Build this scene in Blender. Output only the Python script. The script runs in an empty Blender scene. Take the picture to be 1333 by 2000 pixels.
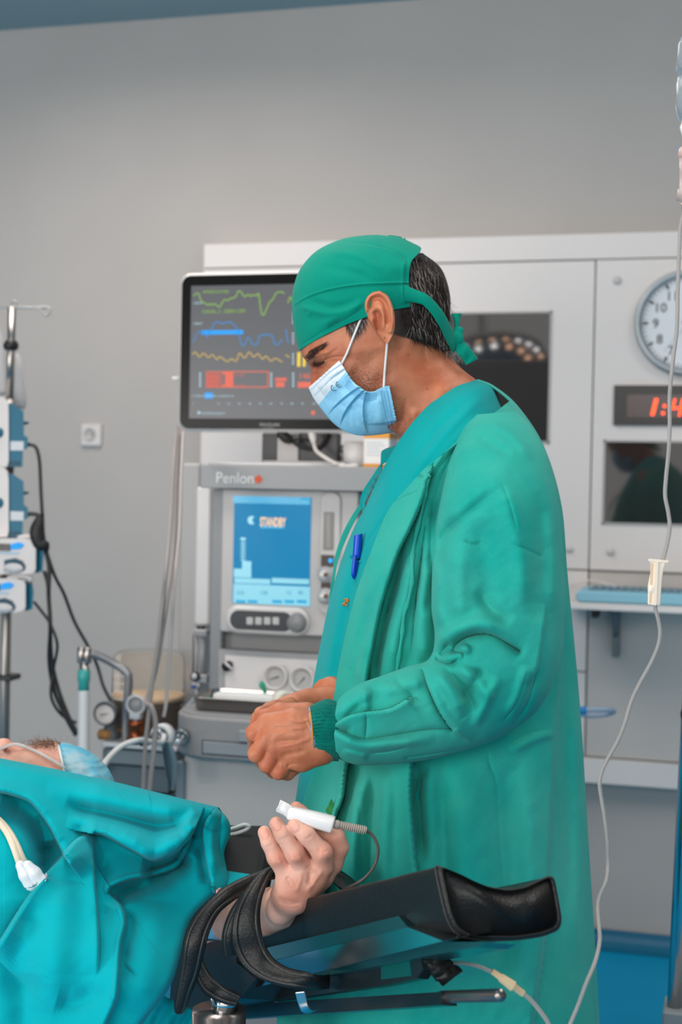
import bpy, math, random
import numpy as np
from mathutils import Vector, Matrix

random.seed(4); rng = np.random.default_rng(4)
sc = bpy.context.scene
COL = sc.collection
D2R = math.pi / 180

# ---------------------------------------------------------------- camera
W, H = 1333, 2000
FPX = 2778.0
CAM = np.array([0.0, 0.0, 1.36])
YAW, PITCH, ROLL = 15.6 * D2R, -1.24 * D2R, 1.1 * D2R
_f0 = np.array([-math.sin(YAW) * math.cos(PITCH), math.cos(YAW) * math.cos(PITCH), math.sin(PITCH)])
_r0 = np.array([math.cos(YAW), math.sin(YAW), 0.0])
_u0 = np.cross(_r0, _f0)
FW = _f0
RT = _r0 * math.cos(ROLL) + _u0 * math.sin(ROLL)
UP = -_r0 * math.sin(ROLL) + _u0 * math.cos(ROLL)
cd = bpy.data.cameras.new('camera')
cd.sensor_fit = 'VERTICAL'; cd.sensor_height = 36.0; cd.lens = 36.0 * FPX / H
cd.clip_start = 0.05
cam = bpy.data.objects.new('camera', cd); COL.objects.link(cam)
cam.matrix_world = Matrix(((RT[0], UP[0], -FW[0], CAM[0]), (RT[1], UP[1], -FW[1], CAM[1]), (RT[2], UP[2], -FW[2], CAM[2]), (0, 0, 0, 1)))
cd.dof.use_dof = True; cd.dof.focus_distance = 1.66; cd.dof.aperture_fstop = 5.8; cd.dof.aperture_blades = 0
sc.camera = cam

# ---------------------------------------------------------------- light and exposure
sc.view_settings.view_transform = 'Standard'; sc.view_settings.look = 'None'
sc.view_settings.gamma = 1.0; sc.view_settings.exposure = 0.0
world = bpy.data.worlds.new('world'); sc.world = world; world.use_nodes = True
wb = world.node_tree.nodes['Background']
wb.inputs[0].default_value = (1.0, 0.95, 0.91, 1); wb.inputs[1].default_value = 1.3

def area(name, loc, target, size, power, col=(1, 1, 1), spread=180, size_y=None):
    l = bpy.data.lights.new(name, 'AREA'); l.energy = power; l.color = col
    l.size = size
    if size_y: l.shape = 'RECTANGLE'; l.size_y = size_y
    l.spread = spread * D2R
    o = bpy.data.objects.new(name, l); COL.objects.link(o)
    o.location = loc
    d = Vector(target) - Vector(loc)
    o.rotation_euler = d.to_track_quat('-Z', 'Y').to_euler()
    return o
area('overhead_light', (-0.9, 1.4, 2.80), (-0.9, 1.4, 0), 1.0, 16, (1.0, 0.95, 0.90), size_y=1.0)
area('overhead_light', (-1.7, 3.0, 2.80), (-1.7, 3.0, 0), 1.0, 20, (1.0, 0.90, 0.83), spread=165, size_y=1.0)
area('overhead_light', (0.9, 2.2, 2.80), (0.9, 2.5, 0), 1.0, 27, (1.0, 0.90, 0.83), spread=165, size_y=1.0)
area('overhead_light', (-0.2, -1.9, 2.4), (-0.3, 2.2, 0.7), 2.0, 46, (1.0, 0.97, 0.94), size_y=0.9)  # added front fill behind the camera, not a ceiling fixture
area('low_fill_light', (-3.2, -1.6, 1.15), (-0.1, 2.2, 0.7), 1.6, 74, (1.0, 0.96, 0.92), size_y=1.4)  # added low fill from front left for the lower half, no fixture there

# ---------------------------------------------------------------- pixel helpers
def P(px, py, d):
    """world point seen at (px, py) at distance d along the view"""
    px = np.asarray(px, float); py = np.asarray(py, float); d = np.asarray(d, float)
    a = (px - W / 2) / FPX; b = (H / 2 - py) / FPX
    return CAM + d[..., None] * (FW + a[..., None] * RT + b[..., None] * UP)
def Pv(px, py, d): return P(px, py, d).tolist()
def Q(px, py, Y):
    """world point on the plane y = Y"""
    a = (px - W / 2) / FPX; b = (H / 2 - py) / FPX
    r = FW + a * RT + b * UP
    return CAM + r * (Y / r[1])
def QZ(px, py, Z):
    a = (px - W / 2) / FPX; b = (H / 2 - py) / FPX
    r = FW + a * RT + b * UP
    return CAM + r * ((Z - CAM[2]) / r[2])

# ---------------------------------------------------------------- materials
MATS = {}
def mat(name, col, rough=0.5, metal=0.0, spec=0.5, emit=None, es=1.0, noise=0.0, nscale=20.0, bump=0.0, bscale=200.0,
        trans=0.0, ior=1.45, alpha=1.0, sheen=0.0, coat=0.0, sss=0.0, col2=None):
    if name in MATS: return MATS[name]
    m = bpy.data.materials.new(name); m.use_nodes = True
    nt = m.node_tree; b = nt.nodes['Principled BSDF']
    def S(k, v):
        if k in b.inputs: b.inputs[k].default_value = v
    S('Base Color', (*col, 1)); S('Roughness', rough); S('Metallic', metal); S('Specular IOR Level', spec)
    S('Transmission Weight', trans); S('IOR', ior); S('Alpha', alpha); S('Sheen Weight', sheen); S('Coat Weight', coat)
    if sss: S('Subsurface Weight', sss); S('Subsurface Radius', (0.9, 0.35, 0.2)); S('Subsurface Scale', 0.008)
    if emit: S('Emission Color', (*emit, 1)); S('Emission Strength', es)
    tc = nt.nodes.new('ShaderNodeTexCoord')
    if noise:
        n = nt.nodes.new('ShaderNodeTexNoise'); n.inputs['Scale'].default_value = nscale; n.inputs['Detail'].default_value = 5
        nt.links.new(tc.outputs['Object'], n.inputs['Vector'])
        mx = nt.nodes.new('ShaderNodeMix'); mx.data_type = 'RGBA'
        c2 = col2 if col2 else tuple(c * (1 - noise) for c in col)
        mx.inputs[6].default_value = (*[min(1, c * (1 + (0 if col2 else noise))) for c in col], 1)
        mx.inputs[7].default_value = (*c2, 1)
        r = nt.nodes.new('ShaderNodeMapRange'); r.inputs[1].default_value = 0.35; r.inputs[2].default_value = 0.65
        nt.links.new(n.outputs['Fac'], r.inputs[0]); nt.links.new(r.outputs[0], mx.inputs[0])
        nt.links.new(mx.outputs[2], b.inputs['Base Color'])
    if bump:
        n = nt.nodes.new('ShaderNodeTexNoise'); n.inputs['Scale'].default_value = bscale; n.inputs['Detail'].default_value = 3
        nt.links.new(tc.outputs['Object'], n.inputs['Vector'])
        bp = nt.nodes.new('ShaderNodeBump'); bp.inputs['Strength'].default_value = bump; bp.inputs['Distance'].default_value = 0.002
        nt.links.new(n.outputs['Fac'], bp.inputs['Height']); nt.links.new(bp.outputs[0], b.inputs['Normal'])
    MATS[name] = m
    return m

def cloth_mat(name, col, col2, weave=1500.0, rough=0.85, sheen=0.15, bump=0.25, wear=6.0):
    m = mat(name, col, rough=rough, spec=0.1, sheen=sheen * .4)
    nt = m.node_tree; b = nt.nodes['Principled BSDF']
    tc = nt.nodes.new('ShaderNodeTexCoord')
    n = nt.nodes.new('ShaderNodeTexNoise'); n.inputs['Scale'].default_value = wear; n.inputs['Detail'].default_value = 6; n.inputs['Roughness'].default_value = 0.6
    nt.links.new(tc.outputs['Object'], n.inputs['Vector'])
    mp = nt.nodes.new('ShaderNodeMapping'); mp.inputs['Scale'].default_value = (1, 1, 0.25)
    nt.links.new(tc.outputs['Object'], mp.inputs['Vector'])
    n2 = nt.nodes.new('ShaderNodeTexNoise'); n2.inputs['Scale'].default_value = weave; n2.inputs['Detail'].default_value = 2
    nt.links.new(mp.outputs[0], n2.inputs['Vector'])
    mx = nt.nodes.new('ShaderNodeMix'); mx.data_type = 'RGBA'
    mx.inputs[6].default_value = (*col, 1); mx.inputs[7].default_value = (*col2, 1)
    r = nt.nodes.new('ShaderNodeMapRange'); r.inputs[1].default_value = 0.36; r.inputs[2].default_value = 0.68
    nt.links.new(n.outputs['Fac'], r.inputs[0]); nt.links.new(r.outputs[0], mx.inputs[0])
    mx2 = nt.nodes.new('ShaderNodeMix'); mx2.data_type = 'RGBA'; mx2.blend_type = 'MULTIPLY'; mx2.inputs[0].default_value = 0.22
    nt.links.new(mx.outputs[2], mx2.inputs[6]); nt.links.new(n2.outputs['Fac'], mx2.inputs[7])
    nt.links.new(mx2.outputs[2], b.inputs['Base Color'])
    bp = nt.nodes.new('ShaderNodeBump'); bp.inputs['Strength'].default_value = bump; bp.inputs['Distance'].default_value = 0.0006
    nt.links.new(n2.outputs['Fac'], bp.inputs['Height']); nt.links.new(bp.outputs[0], b.inputs['Normal'])
    return m

# ---------------------------------------------------------------- mesh builder
class MB:
    def __init__(s): s.v = []; s.f = []; s.m = []; s.n = 0; s.sm = []; s.mi = 0; s.smooth = False
    def add(s, V, F, mi=None, smooth=None):
        V = np.asarray(V, float).reshape(-1, 3)
        mi = s.mi if mi is None else mi; smooth = s.smooth if smooth is None else smooth
        s.v.append(V)
        for f in F: s.f.append(tuple(int(i) + s.n for i in f)); s.m.append(mi); s.sm.append(smooth)
        s.n += len(V); return s
    def box(s, a, b, mi=None, bev=0.0):
        a = np.minimum(a, b), np.maximum(a, b)
        (x0, y0, z0), (x1, y1, z1) = a
        if bev <= 0:
            V = [(x0,y0,z0),(x1,y0,z0),(x1,y1,z0),(x0,y1,z0),(x0,y0,z1),(x1,y0,z1),(x1,y1,z1),(x0,y1,z1)]
            return s.add(V, [(0,3,2,1),(4,5,6,7),(0,1,5,4),(1,2,6,5),(2,3,7,6),(3,0,4,7)], mi)
        e = min(bev, (x1-x0)*.49, (y1-y0)*.49, (z1-z0)*.49)
        return s.rbox((x0+x1)/2, (z0+z1)/2, (x1-x0)/2, (z1-z0)/2, e, y0, y1, mi, edge=e*.5)
    def rbox(s, cx, cz, hx, hz, r, y0, y1, mi=None, edge=0.0, n=5, M=None):
        """rounded rectangle in xz, extruded in y, with chamfered rims"""
        r = min(r, hx * .999, hz * .999)
        def ring(ins, y):
            out = []
            rr = max(r - ins, 1e-5)
            for (sx, sz, a0) in ((1, 1, 0), (-1, 1, 90), (-1, -1, 180), (1, -1, 270)):
                for k in range(n + 1):
                    a = (a0 + 90 * k / n) * D2R
                    out.append((cx + sx * (hx - r) + rr * math.cos(a), y, cz + sz * (hz - r) + rr * math.sin(a)))
            return out
        rings = [ring(edge, y0), ring(0, y0 + edge), ring(0, y1 - edge), ring(edge, y1)] if edge > 0 else [ring(0, y0), ring(0, y1)]
        N = len(rings[0]); V = [p for q in rings for p in q]; F = [tuple(range(N))]
        for k in range(len(rings) - 1):
            for i in range(N):
                j = (i + 1) % N
                F.append((k*N+i, (k+1)*N+i, (k+1)*N+j, k*N+j))
        F.append(tuple(range(len(V) - 1, len(V) - N - 1, -1)))
        if M is not None: V = [M @ Vector(p) for p in V]
        return s.add(V, F, mi)
    def tube(s, pts, rad, n=12, mi=None, caps=True, closed=False, smooth=True):
        pts = np.asarray(pts, float); m = len(pts)
        rad = np.broadcast_to(np.asarray(rad, float), (m,))
        T = np.gradient(pts, axis=0)
        if closed: T = np.roll(pts, -1, 0) - np.roll(pts, 1, 0)
        T /= np.linalg.norm(T, axis=1)[:, None] + 1e-12
        up = np.array([0.13, 0.2, 0.97]) if abs(T[0][2]) < 0.9 else np.array([1.0, 0.1, 0])
        nrm = up - T[0] * up.dot(T[0]); nrm /= np.linalg.norm(nrm)
        V = []
        for i in range(m):
            nrm = nrm - T[i] * nrm.dot(T[i]); nrm /= np.linalg.norm(nrm) + 1e-12
            bi = np.cross(T[i], nrm)
            for k in range(n):
                a = 2 * math.pi * k / n
                V.append(pts[i] + rad[i] * (math.cos(a) * nrm + math.sin(a) * bi))
        F = []
        for i in range(m if closed else m - 1):
            i2 = (i + 1) % m
            for k in range(n):
                k2 = (k + 1) % n
                F.append((i*n+k, i*n+k2, i2*n+k2, i2*n+k))
        if caps and not closed:
            F.append(tuple(range(n - 1, -1, -1))); F.append(tuple((m-1)*n + k for k in range(n)))
        return s.add(V, F, mi, smooth)
    def cyl(s, a, b, r, r2=None, n=24, mi=None, smooth=True):
        return s.tube([a, b], [r, r if r2 is None else r2], n, mi, smooth=smooth)
    def lathe(s, base, axis, prof, n=32, mi=None, smooth=True):
        """prof: list of (distance along axis, radius)"""
        base = np.asarray(base, float); ax = np.asarray(axis, float); ax = ax / np.linalg.norm(ax)
        t = np.array([0, 0, 1.0]) if abs(ax[2]) < .9 else np.array([1.0, 0, 0])
        e1 = np.cross(ax, t); e1 /= np.linalg.norm(e1); e2 = np.cross(ax, e1)
        V = []; F = []
        for (h, r) in prof:
            for k in range(n):
                a = 2 * math.pi * k / n; V.append(base + ax * h + r * (math.cos(a) * e1 + math.sin(a) * e2))
        for i in range(len(prof) - 1):
            for k in range(n):
                k2 = (k + 1) % n; F.append((i*n+k, i*n+k2, (i+1)*n+k2, (i+1)*n+k))
        if prof[0][1] > 1e-4: F.append(tuple(range(n - 1, -1, -1)))
        if prof[-1][1] > 1e-4: F.append(tuple((len(prof)-1)*n + k for k in range(n)))
        return s.add(V, F, mi, smooth)
    def sphere(s, c, r, n=16, mi=None, sc_=(1, 1, 1)):
        V = []; F = []
        for i in range(n + 1):
            t = math.pi * i / n
            for k in range(2 * n):
                a = math.pi * k / n
                V.append((c[0] + r*sc_[0]*math.sin(t)*math.cos(a), c[1] + r*sc_[1]*math.sin(t)*math.sin(a), c[2] + r*sc_[2]*math.cos(t)))
        for i in range(n):
            for k in range(2 * n):
                k2 = (k + 1) % (2 * n); F.append((i*2*n+k, (i+1)*2*n+k, (i+1)*2*n+k2, i*2*n+k2))
        return s.add(V, F, mi, True)
    def torus(s, c, axis, R, r, n=36, m=10, mi=None, arc=None):
        ax = np.asarray(axis, float); ax = ax / np.linalg.norm(ax); t = np.array([0, 0, 1.0]) if abs(ax[2]) < .9 else np.array([1.0, 0, 0])
        e1 = np.cross(ax, t); e1 /= np.linalg.norm(e1); e2 = np.cross(ax, e1)
        pts = [np.asarray(c) + R * (math.cos(2*math.pi*k/n)*e1 + math.sin(2*math.pi*k/n)*e2) for k in range(n)]
        return s.tube(pts, r, m, mi, closed=True)
    def text(s, txt, origin, size, mi=None, ex=0.0008, xdir=(1, 0, 0), zdir=(0, 0, 1), align='LEFT', sx=1.0, bold=0):
        c = bpy.data.curves.new('t', 'FONT'); c.body = txt; c.size = size; c.extrude = 0; c.align_x = align; c.resolution_u = 3; c.offset = bold * size
        o = bpy.data.objects.new('t', c); COL.objects.link(o)
        dg = bpy.context.evaluated_depsgraph_get(); me = bpy.data.meshes.new_from_object(o.evaluated_get(dg))
        X = np.array(xdir, float); Z = np.array(zdir, float); X /= np.linalg.norm(X); Z /= np.linalg.norm(Z)
        V = [np.asarray(origin) + X * v.co.x * sx + Z * v.co.y for v in me.vertices]
        s.add(V, [tuple(p.vertices) for p in me.polygons], mi, False)
        bpy.data.objects.remove(o); bpy.data.meshes.remove(me); bpy.data.curves.remove(c)
        return s
    def quad(s, a, b, c, d, mi=None): return s.add([a, b, c, d], [(0, 1, 2, 3)], mi)
    def build(s, name, mats, parent=None, solid=None, subsurf=0):
        if not isinstance(mats, (list, tuple)): mats = [mats]
        V = np.vstack(s.v)
        if parent is not None: org = np.array(root_loc(parent))
        else: org = np.array([(V[:,0].min()+V[:,0].max())/2, (V[:,1].min()+V[:,1].max())/2, V[:,2].min()])
        me = bpy.data.meshes.new(name); me.from_pydata((V - org).tolist(), [], s.f)
        for m_ in mats: me.materials.append(m_)
        me.polygons.foreach_set('material_index', s.m); me.polygons.foreach_set('use_smooth', s.sm)
        me.update()
        o = bpy.data.objects.new(name, me); COL.objects.link(o)
        if parent is None: o.location = org.tolist()
        else: o.parent = parent
        if solid:
            md = o.modifiers.new('solid', 'SOLIDIFY'); md.thickness = solid; md.offset = -1
        if subsurf:
            md = o.modifiers.new('sub', 'SUBSURF'); md.levels = subsurf; md.render_levels = subsurf
        return o

def root_loc(p):
    l = Vector((0, 0, 0))
    while p is not None: l = l + p.location; p = p.parent
    return l
def thing(name, label, cat, loc=(0, 0, 0), group=None):
    o = bpy.data.objects.new(name, None); COL.objects.link(o); o.empty_display_size = 0.05
    o.location = tuple(float(c) for c in loc); o['label'] = label; o['category'] = cat
    if group: o['group'] = group
    return o
def tag(o, label, cat, group=None):
    o['label'] = label; o['category'] = cat
    if group: o['group'] = group
    return o
def struct(o): o['kind'] = 'structure'; return o

# ---------------------------------------------------------------- curves, lofts, folds
def spline(pts, n):
    """Catmull-Rom through the control points, n samples, even in control parameter"""
    p = np.asarray(pts, float); m = len(p)
    if m == 2: return p[0] + (p[1] - p[0]) * np.linspace(0, 1, n)[:, None]
    q = np.vstack([2 * p[0] - p[1], p, 2 * p[-1] - p[-2]])
    t = np.linspace(0, m - 1, n); i = np.minimum(t.astype(int), m - 2); u = (t - i)[:, None]
    a, b, c, d = q[i], q[i + 1], q[i + 2], q[i + 3]
    return 0.5 * ((2 * b) + (-a + c) * u + (2 * a - 5 * b + 4 * c - d) * u**2 + (-a + 3 * b - 3 * c + d) * u**3)
def path3(pts, n=60):
    """pts: (px, py, depth)"""
    s_ = spline(pts, n); return P(s_[:, 0], s_[:, 1], s_[:, 2])

def folds(px, py, strokes):
    """height (m, towards the viewer) at each point from fold strokes: (kind, height, width, points)"""
    Hh = np.zeros_like(px)
    for st in strokes:
        kind, h, w, pts = st[:4]
        pl = spline(pts, max(8, 6 * len(pts)))
        R_ = w * (4.0 if kind in 'cst' else 2.6)
        sel = (px > pl[:, 0].min() - R_) & (px < pl[:, 0].max() + R_) & (py > pl[:, 1].min() - R_) & (py < pl[:, 1].max() + R_)
        idx = np.nonzero(sel.ravel())[0]
        if not len(idx): continue
        x = px.ravel()[idx]; y = py.ravel()[idx]
        best = np.full(len(x), 1e9); sg = np.zeros(len(x)); tt = np.zeros(len(x)); ov = np.zeros(len(x)); m = len(pl) - 1
        for k in range(m):
            a = pl[k]; d = pl[k + 1] - a; L2 = d.dot(d) + 1e-9
            tu = ((x - a[0]) * d[0] + (y - a[1]) * d[1]) / L2; t = np.clip(tu, 0, 1)
            o_ = (np.clip(-tu, 0, None) if k == 0 else 0) + (np.clip(tu - 1, 0, None) if k == m - 1 else 0)
            ex = x - a[0] - t * d[0]; ey = y - a[1] - t * d[1]; dd = np.hypot(ex, ey)
            up = dd < best; best[up] = dd[up]; sg[up] = np.sign(d[0] * ey - d[1] * ex)[up]; tt[up] = ((k + t) / m)[up]
            ov[up] = (o_ * np.sqrt(L2))[up] if not np.isscalar(o_) else 0
        tp = np.clip(np.sin(np.pi * np.clip(tt, 0, 1)) * 1.6, 0, 1)
        if len(st) > 4 and st[4] == 'full': tp = np.ones_like(tp)
        if len(st) > 4 and st[4] == 'head': tp = np.clip((1 - tt) * 2, 0, 1)
        tp = tp * np.exp(-(ov / (w * (.5 if kind in 'st' else 1.0) + 2)) ** 2)
        if kind == 'r': g = np.exp(-(best / w) ** 2)
        elif kind == 'v': g = -np.exp(-(best / w) ** 2)
        elif kind == 'c': g = -np.exp(-best / w)
        elif kind == 's':   # raised on the right-hand side of travel (screen), sharp step at the line
            sd = best * sg
            g = np.where(sd > 0, np.exp(-sd / w), 0) * np.clip(sd / max(2.5, w * .09), 0, 1) - 0.25 * np.where(sd <= 0, np.exp(sd / (w * .45)), 0)
        elif kind == 't':   # wide plateau step
            sd = best * sg
            g = 0.5 * (1 + np.tanh(sd / 2.0)) * np.exp(-np.clip(sd, 0, None) / w) * (sd > -6)
        tmp = Hh.ravel(); tmp[idx] += h * g * tp; Hh = tmp.reshape(Hh.shape)
    return Hh

def grid_faces(nr, nc, close=False):
    i = np.arange(nr - 1)[:, None]; j = np.arange(nc if close else nc - 1)[None, :]
    j2 = (j + 1) % nc
    a = i * nc + j; b = i * nc + j2; c = (i + 1) * nc + j2; d = (i + 1) * nc + j
    return np.stack([a, b, c, d], -1).reshape(-1, 4)

def loft(rows, nr=120, nc=96, strokes=(), noise=None, th0=0.0, th1=2 * math.pi, ex=1.0, caps=True, shape=None, start=None, tilt=None, gnoise=None):
    """rows: [Ax, Ay, Bx, By, depth, half thickness, bowx, bowy]; A = start edge, B = opposite edge.
    theta 0 is at A, pi/2 faces the viewer, pi is at B"""
    R_ = spline([list(r) + [0] * (8 - len(r)) for r in rows], nr)
    th = np.linspace(th0, th1, nc, endpoint=(th1 - th0) < 2 * math.pi - 1e-6)[None, :]
    if callable(start): start = start(R_)
    if start is not None:    # per-row (start, end) angles
        st = np.asarray(start, float)
        if len(st) != nr: st = spline(st, nr)
        th = st[:, :1] + (st[:, 1:2] - st[:, :1]) * np.linspace(0, 1, nc)[None, :]
    A = R_[:, 0:2]; B = R_[:, 2:4]; mid = (A + B) / 2; hv = (B - A) / 2
    c = -np.cos(th); s_ = np.sin(th)
    if ex != 1.0: c = np.sign(c) * np.abs(c) ** ex; s_ = np.sign(s_) * np.abs(s_) ** ex
    px = mid[:, 0:1] + hv[:, 0:1] * c + R_[:, 6:7] * s_ ** 2
    py = mid[:, 1:2] + hv[:, 1:2] * c + R_[:, 7:8] * s_ ** 2
    k = shape(np.linspace(0, 1, nr)[:, None], (c + 1) / 2) if shape is not None else 1.0
    dep = R_[:, 4:5] - R_[:, 5:6] * s_ * k
    if tilt is not None: dep = dep + tilt(np.linspace(0, 1, nr)[:, None], (c + 1) / 2)
    if gnoise is not None:
        gx_, gy_, gd_ = gnoise(px, py, s_); px = px + gx_; py = py + gy_; dep = dep + gd_
    front = np.clip(np.broadcast_to(s_, px.shape) * 2.2, 0, 1)
    hgt = folds(px, py, strokes) if strokes else np.zeros_like(px)
    # away from the viewer the cloth gets a repeat of its own soft folds
    dep = dep - hgt * front
    if noise is not None: dep = dep - noise(px, py) * front
    V = P(px, py, dep)
    close = (th1 - th0) >= 2 * math.pi - 1e-6 and start is None
    F = [tuple(f) for f in grid_faces(nr, V.shape[1], close)]
    if caps and close:
        n = V.shape[1]; F.append(tuple(range(n - 1, -1, -1))); F.append(tuple((nr - 1) * n + q for q in range(n)))
    return V.reshape(-1, 3), F

def sheet(left, right, nr, nc, depth, strokes=(), curve=None):
    """open sheet between two edge curves (px, py); depth(px, py, u, v) -> m"""
    L_ = spline(left, nr); R_ = spline(right, nr)
    v = np.linspace(0, 1, nc)[None, :]; u = np.linspace(0, 1, nr)[:, None]
    px = L_[:, 0:1] * (1 - v) + R_[:, 0:1] * v; py = L_[:, 1:2] * (1 - v) + R_[:, 1:2] * v
    if curve is not None:
        ox, oy = curve(u, v); px = px + ox; py = py + oy
    d = depth(px, py, u, v) - folds(px, py, strokes)
    return P(px, py, d).reshape(-1, 3), [tuple(f) for f in grid_faces(nr, nc)], px, py

# smooth value noise in pixel space
_ng = rng.random((64, 64))
def vnoise(x, y, s):
    x = x / s + 7.3; y = y / s + 3.1
    i = np.floor(x).astype(int); j = np.floor(y).astype(int); u = x - i; v = y - j
    u = u * u * (3 - 2 * u); v = v * v * (3 - 2 * v)
    g = lambda a, b: _ng[a % 64, b % 64]
    return (g(i, j) * (1 - u) + g(i + 1, j) * u) * (1 - v) + (g(i, j + 1) * (1 - u) + g(i + 1, j + 1) * u) * v - 0.5

# ---------------------------------------------------------------- signed distance bodies
def cone_sdf(X, a, b, ra, rb):
    a = np.asarray(a); b = np.asarray(b); ba = b - a; L2 = ba.dot(ba) + 1e-12
    t = np.clip(((X - a) @ ba) / L2, 0, 1)
    return np.linalg.norm(X - a - t[..., None] * ba, axis=-1) - (ra + (rb - ra) * t)
def ell_sdf(X, c, R3, axes=None):
    Y = X - np.asarray(c)
    if axes is not None: Y = Y @ np.asarray(axes).T
    q = Y / np.asarray(R3); k0 = np.linalg.norm(q, axis=-1); k1 = np.linalg.norm(q / np.asarray(R3), axis=-1) + 1e-9
    return k0 * (k0 - 1) / k1
def smin(a, b, k):
    h = np.clip(0.5 + 0.5 * (b - a) / k, 0, 1); return b + (a - b) * h - k * h * (1 - h)
def sdf_mesh(fn, lo, hi, res):
    lo = np.asarray(lo, float); hi = np.asarray(hi, float)
    n = np.ceil((hi - lo) / res).astype(int) + 1
    ax = [lo[i] + res * np.arange(n[i]) for i in range(3)]
    G = np.empty(n, np.float32)
    for i in range(n[0]):
        Yg, Zg = np.meshgrid(ax[1], ax[2], indexing='ij')
        X = np.stack([np.full_like(Yg, ax[0][i]), Yg, Zg], -1); G[i] = fn(X)
    inside = G < 0
    c = np.zeros(tuple(n - 1), int)
    acc = np.zeros(tuple(n - 1) + (3,)); cnt = np.zeros(tuple(n - 1))
    idx = np.indices(tuple(n - 1)).transpose(1, 2, 3, 0).astype(float)
    sl = [slice(0, -1), slice(1, None)]
    corners = [(a, b, d) for a in (0, 1) for b in (0, 1) for d in (0, 1)]
    for ca in corners:
        for axi in range(3):
            if ca[axi]: continue
            cb = list(ca); cb[axi] = 1
            va = G[sl[ca[0]], sl[ca[1]], sl[ca[2]]]; vb = G[sl[cb[0]], sl[cb[1]], sl[cb[2]]]
            cr = (va < 0) != (vb < 0)
            t = np.where(cr, va / np.where(cr, va - vb, 1), 0)
            for q in range(3):
                acc[..., q] += cr * ((ca[q] + t) if q == axi else ca[q])
            cnt += cr
    act = cnt > 0
    ids = -np.ones(tuple(n - 1), int); ids[act] = np.arange(act.sum())
    V = lo + res * (idx[act] + acc[act] / cnt[act][:, None])
    F = []
    for axi in range(3):
        o = [i for i in range(3) if i != axi]
        s0 = [slice(1, -1)] * 3; s0[axi] = slice(0, -1); s1 = list(s0); s1[axi] = slice(1, None)
        g0 = inside[tuple(s0)]; g1 = inside[tuple(s1)]
        w = np.argwhere(g0 != g1); fl = g0[g0 != g1]
        base = w.copy(); base[:, o[0]] += 1; base[:, o[1]] += 1
        def cell(da, db):
            q = base.copy(); q[:, o[0]] -= da; q[:, o[1]] -= db
            return ids[q[:, 0], q[:, 1], q[:, 2]]
        f = np.stack([cell(1, 1), cell(0, 1), cell(0, 0), cell(1, 0)], -1)
        flip = fl if axi != 1 else ~fl
        f[~flip] = f[~flip][:, ::-1]
        F.append(f)
    return V, np.vstack(F)
def relax(V, F, it=3, lam=0.5):
    E = np.vstack([F[:, [0, 1]], F[:, [1, 2]], F[:, [2, 3]], F[:, [3, 0]]])
    for _ in range(it):
        S_ = np.zeros_like(V); C = np.zeros(len(V))
        for a, b in ((0, 1), (1, 0)):
            np.add.at(S_, E[:, a], V[E[:, b]]); np.add.at(C, E[:, a], 1)
        V = V + lam * (S_ / C[:, None] - V)
    return V
def to_px(V):
    q = V - CAM; d = q @ FW
    return W / 2 + FPX * (q @ RT) / d, H / 2 - FPX * (q @ UP) / d, d
def normals(V, F):
    n = np.cross(V[F[:, 1]] - V[F[:, 0]], V[F[:, 2]] - V[F[:, 0]]); N = np.zeros_like(V)
    for k in range(4): np.add.at(N, F[:, k], n)
    return N / (np.linalg.norm(N, axis=1)[:, None] + 1e-12)

def gn_faces(V, F, x): pass
class Near:
    """depth of the nearest visible surface at a pixel"""
    def __init__(s, V, cell=6.0):
        x, y, d = to_px(np.asarray(V)); s.c = cell; s.t = {}
        for a, b, c in zip((x // cell).astype(int), (y // cell).astype(int), d):
            k = (a, b)
            if k not in s.t or c < s.t[k]: s.t[k] = c
    def __call__(s, px, py, default=1.9):
        a, b = int(px // s.c), int(py // s.c)
        for r in range(0, 7):
            v = [s.t[(a + i, b + j)] for i in range(-r, r + 1) for j in range(-r, r + 1) if (a + i, b + j) in s.t]
            if v: return float(np.mean(v)) if r else v[0]
        return default
def set_tint(o, fn):
    me = o.data; n = len(me.vertices); co = np.empty(n * 3); me.vertices.foreach_get('co', co)
    V = co.reshape(-1, 3) + np.array(root_loc(o))
    x, y, d = to_px(V); colr = np.ones((n, 4)); fn(x, y, d, colr)
    at = me.color_attributes.new('tint', 'FLOAT_COLOR', 'POINT'); at.data.foreach_set('color', colr.ravel())
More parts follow.
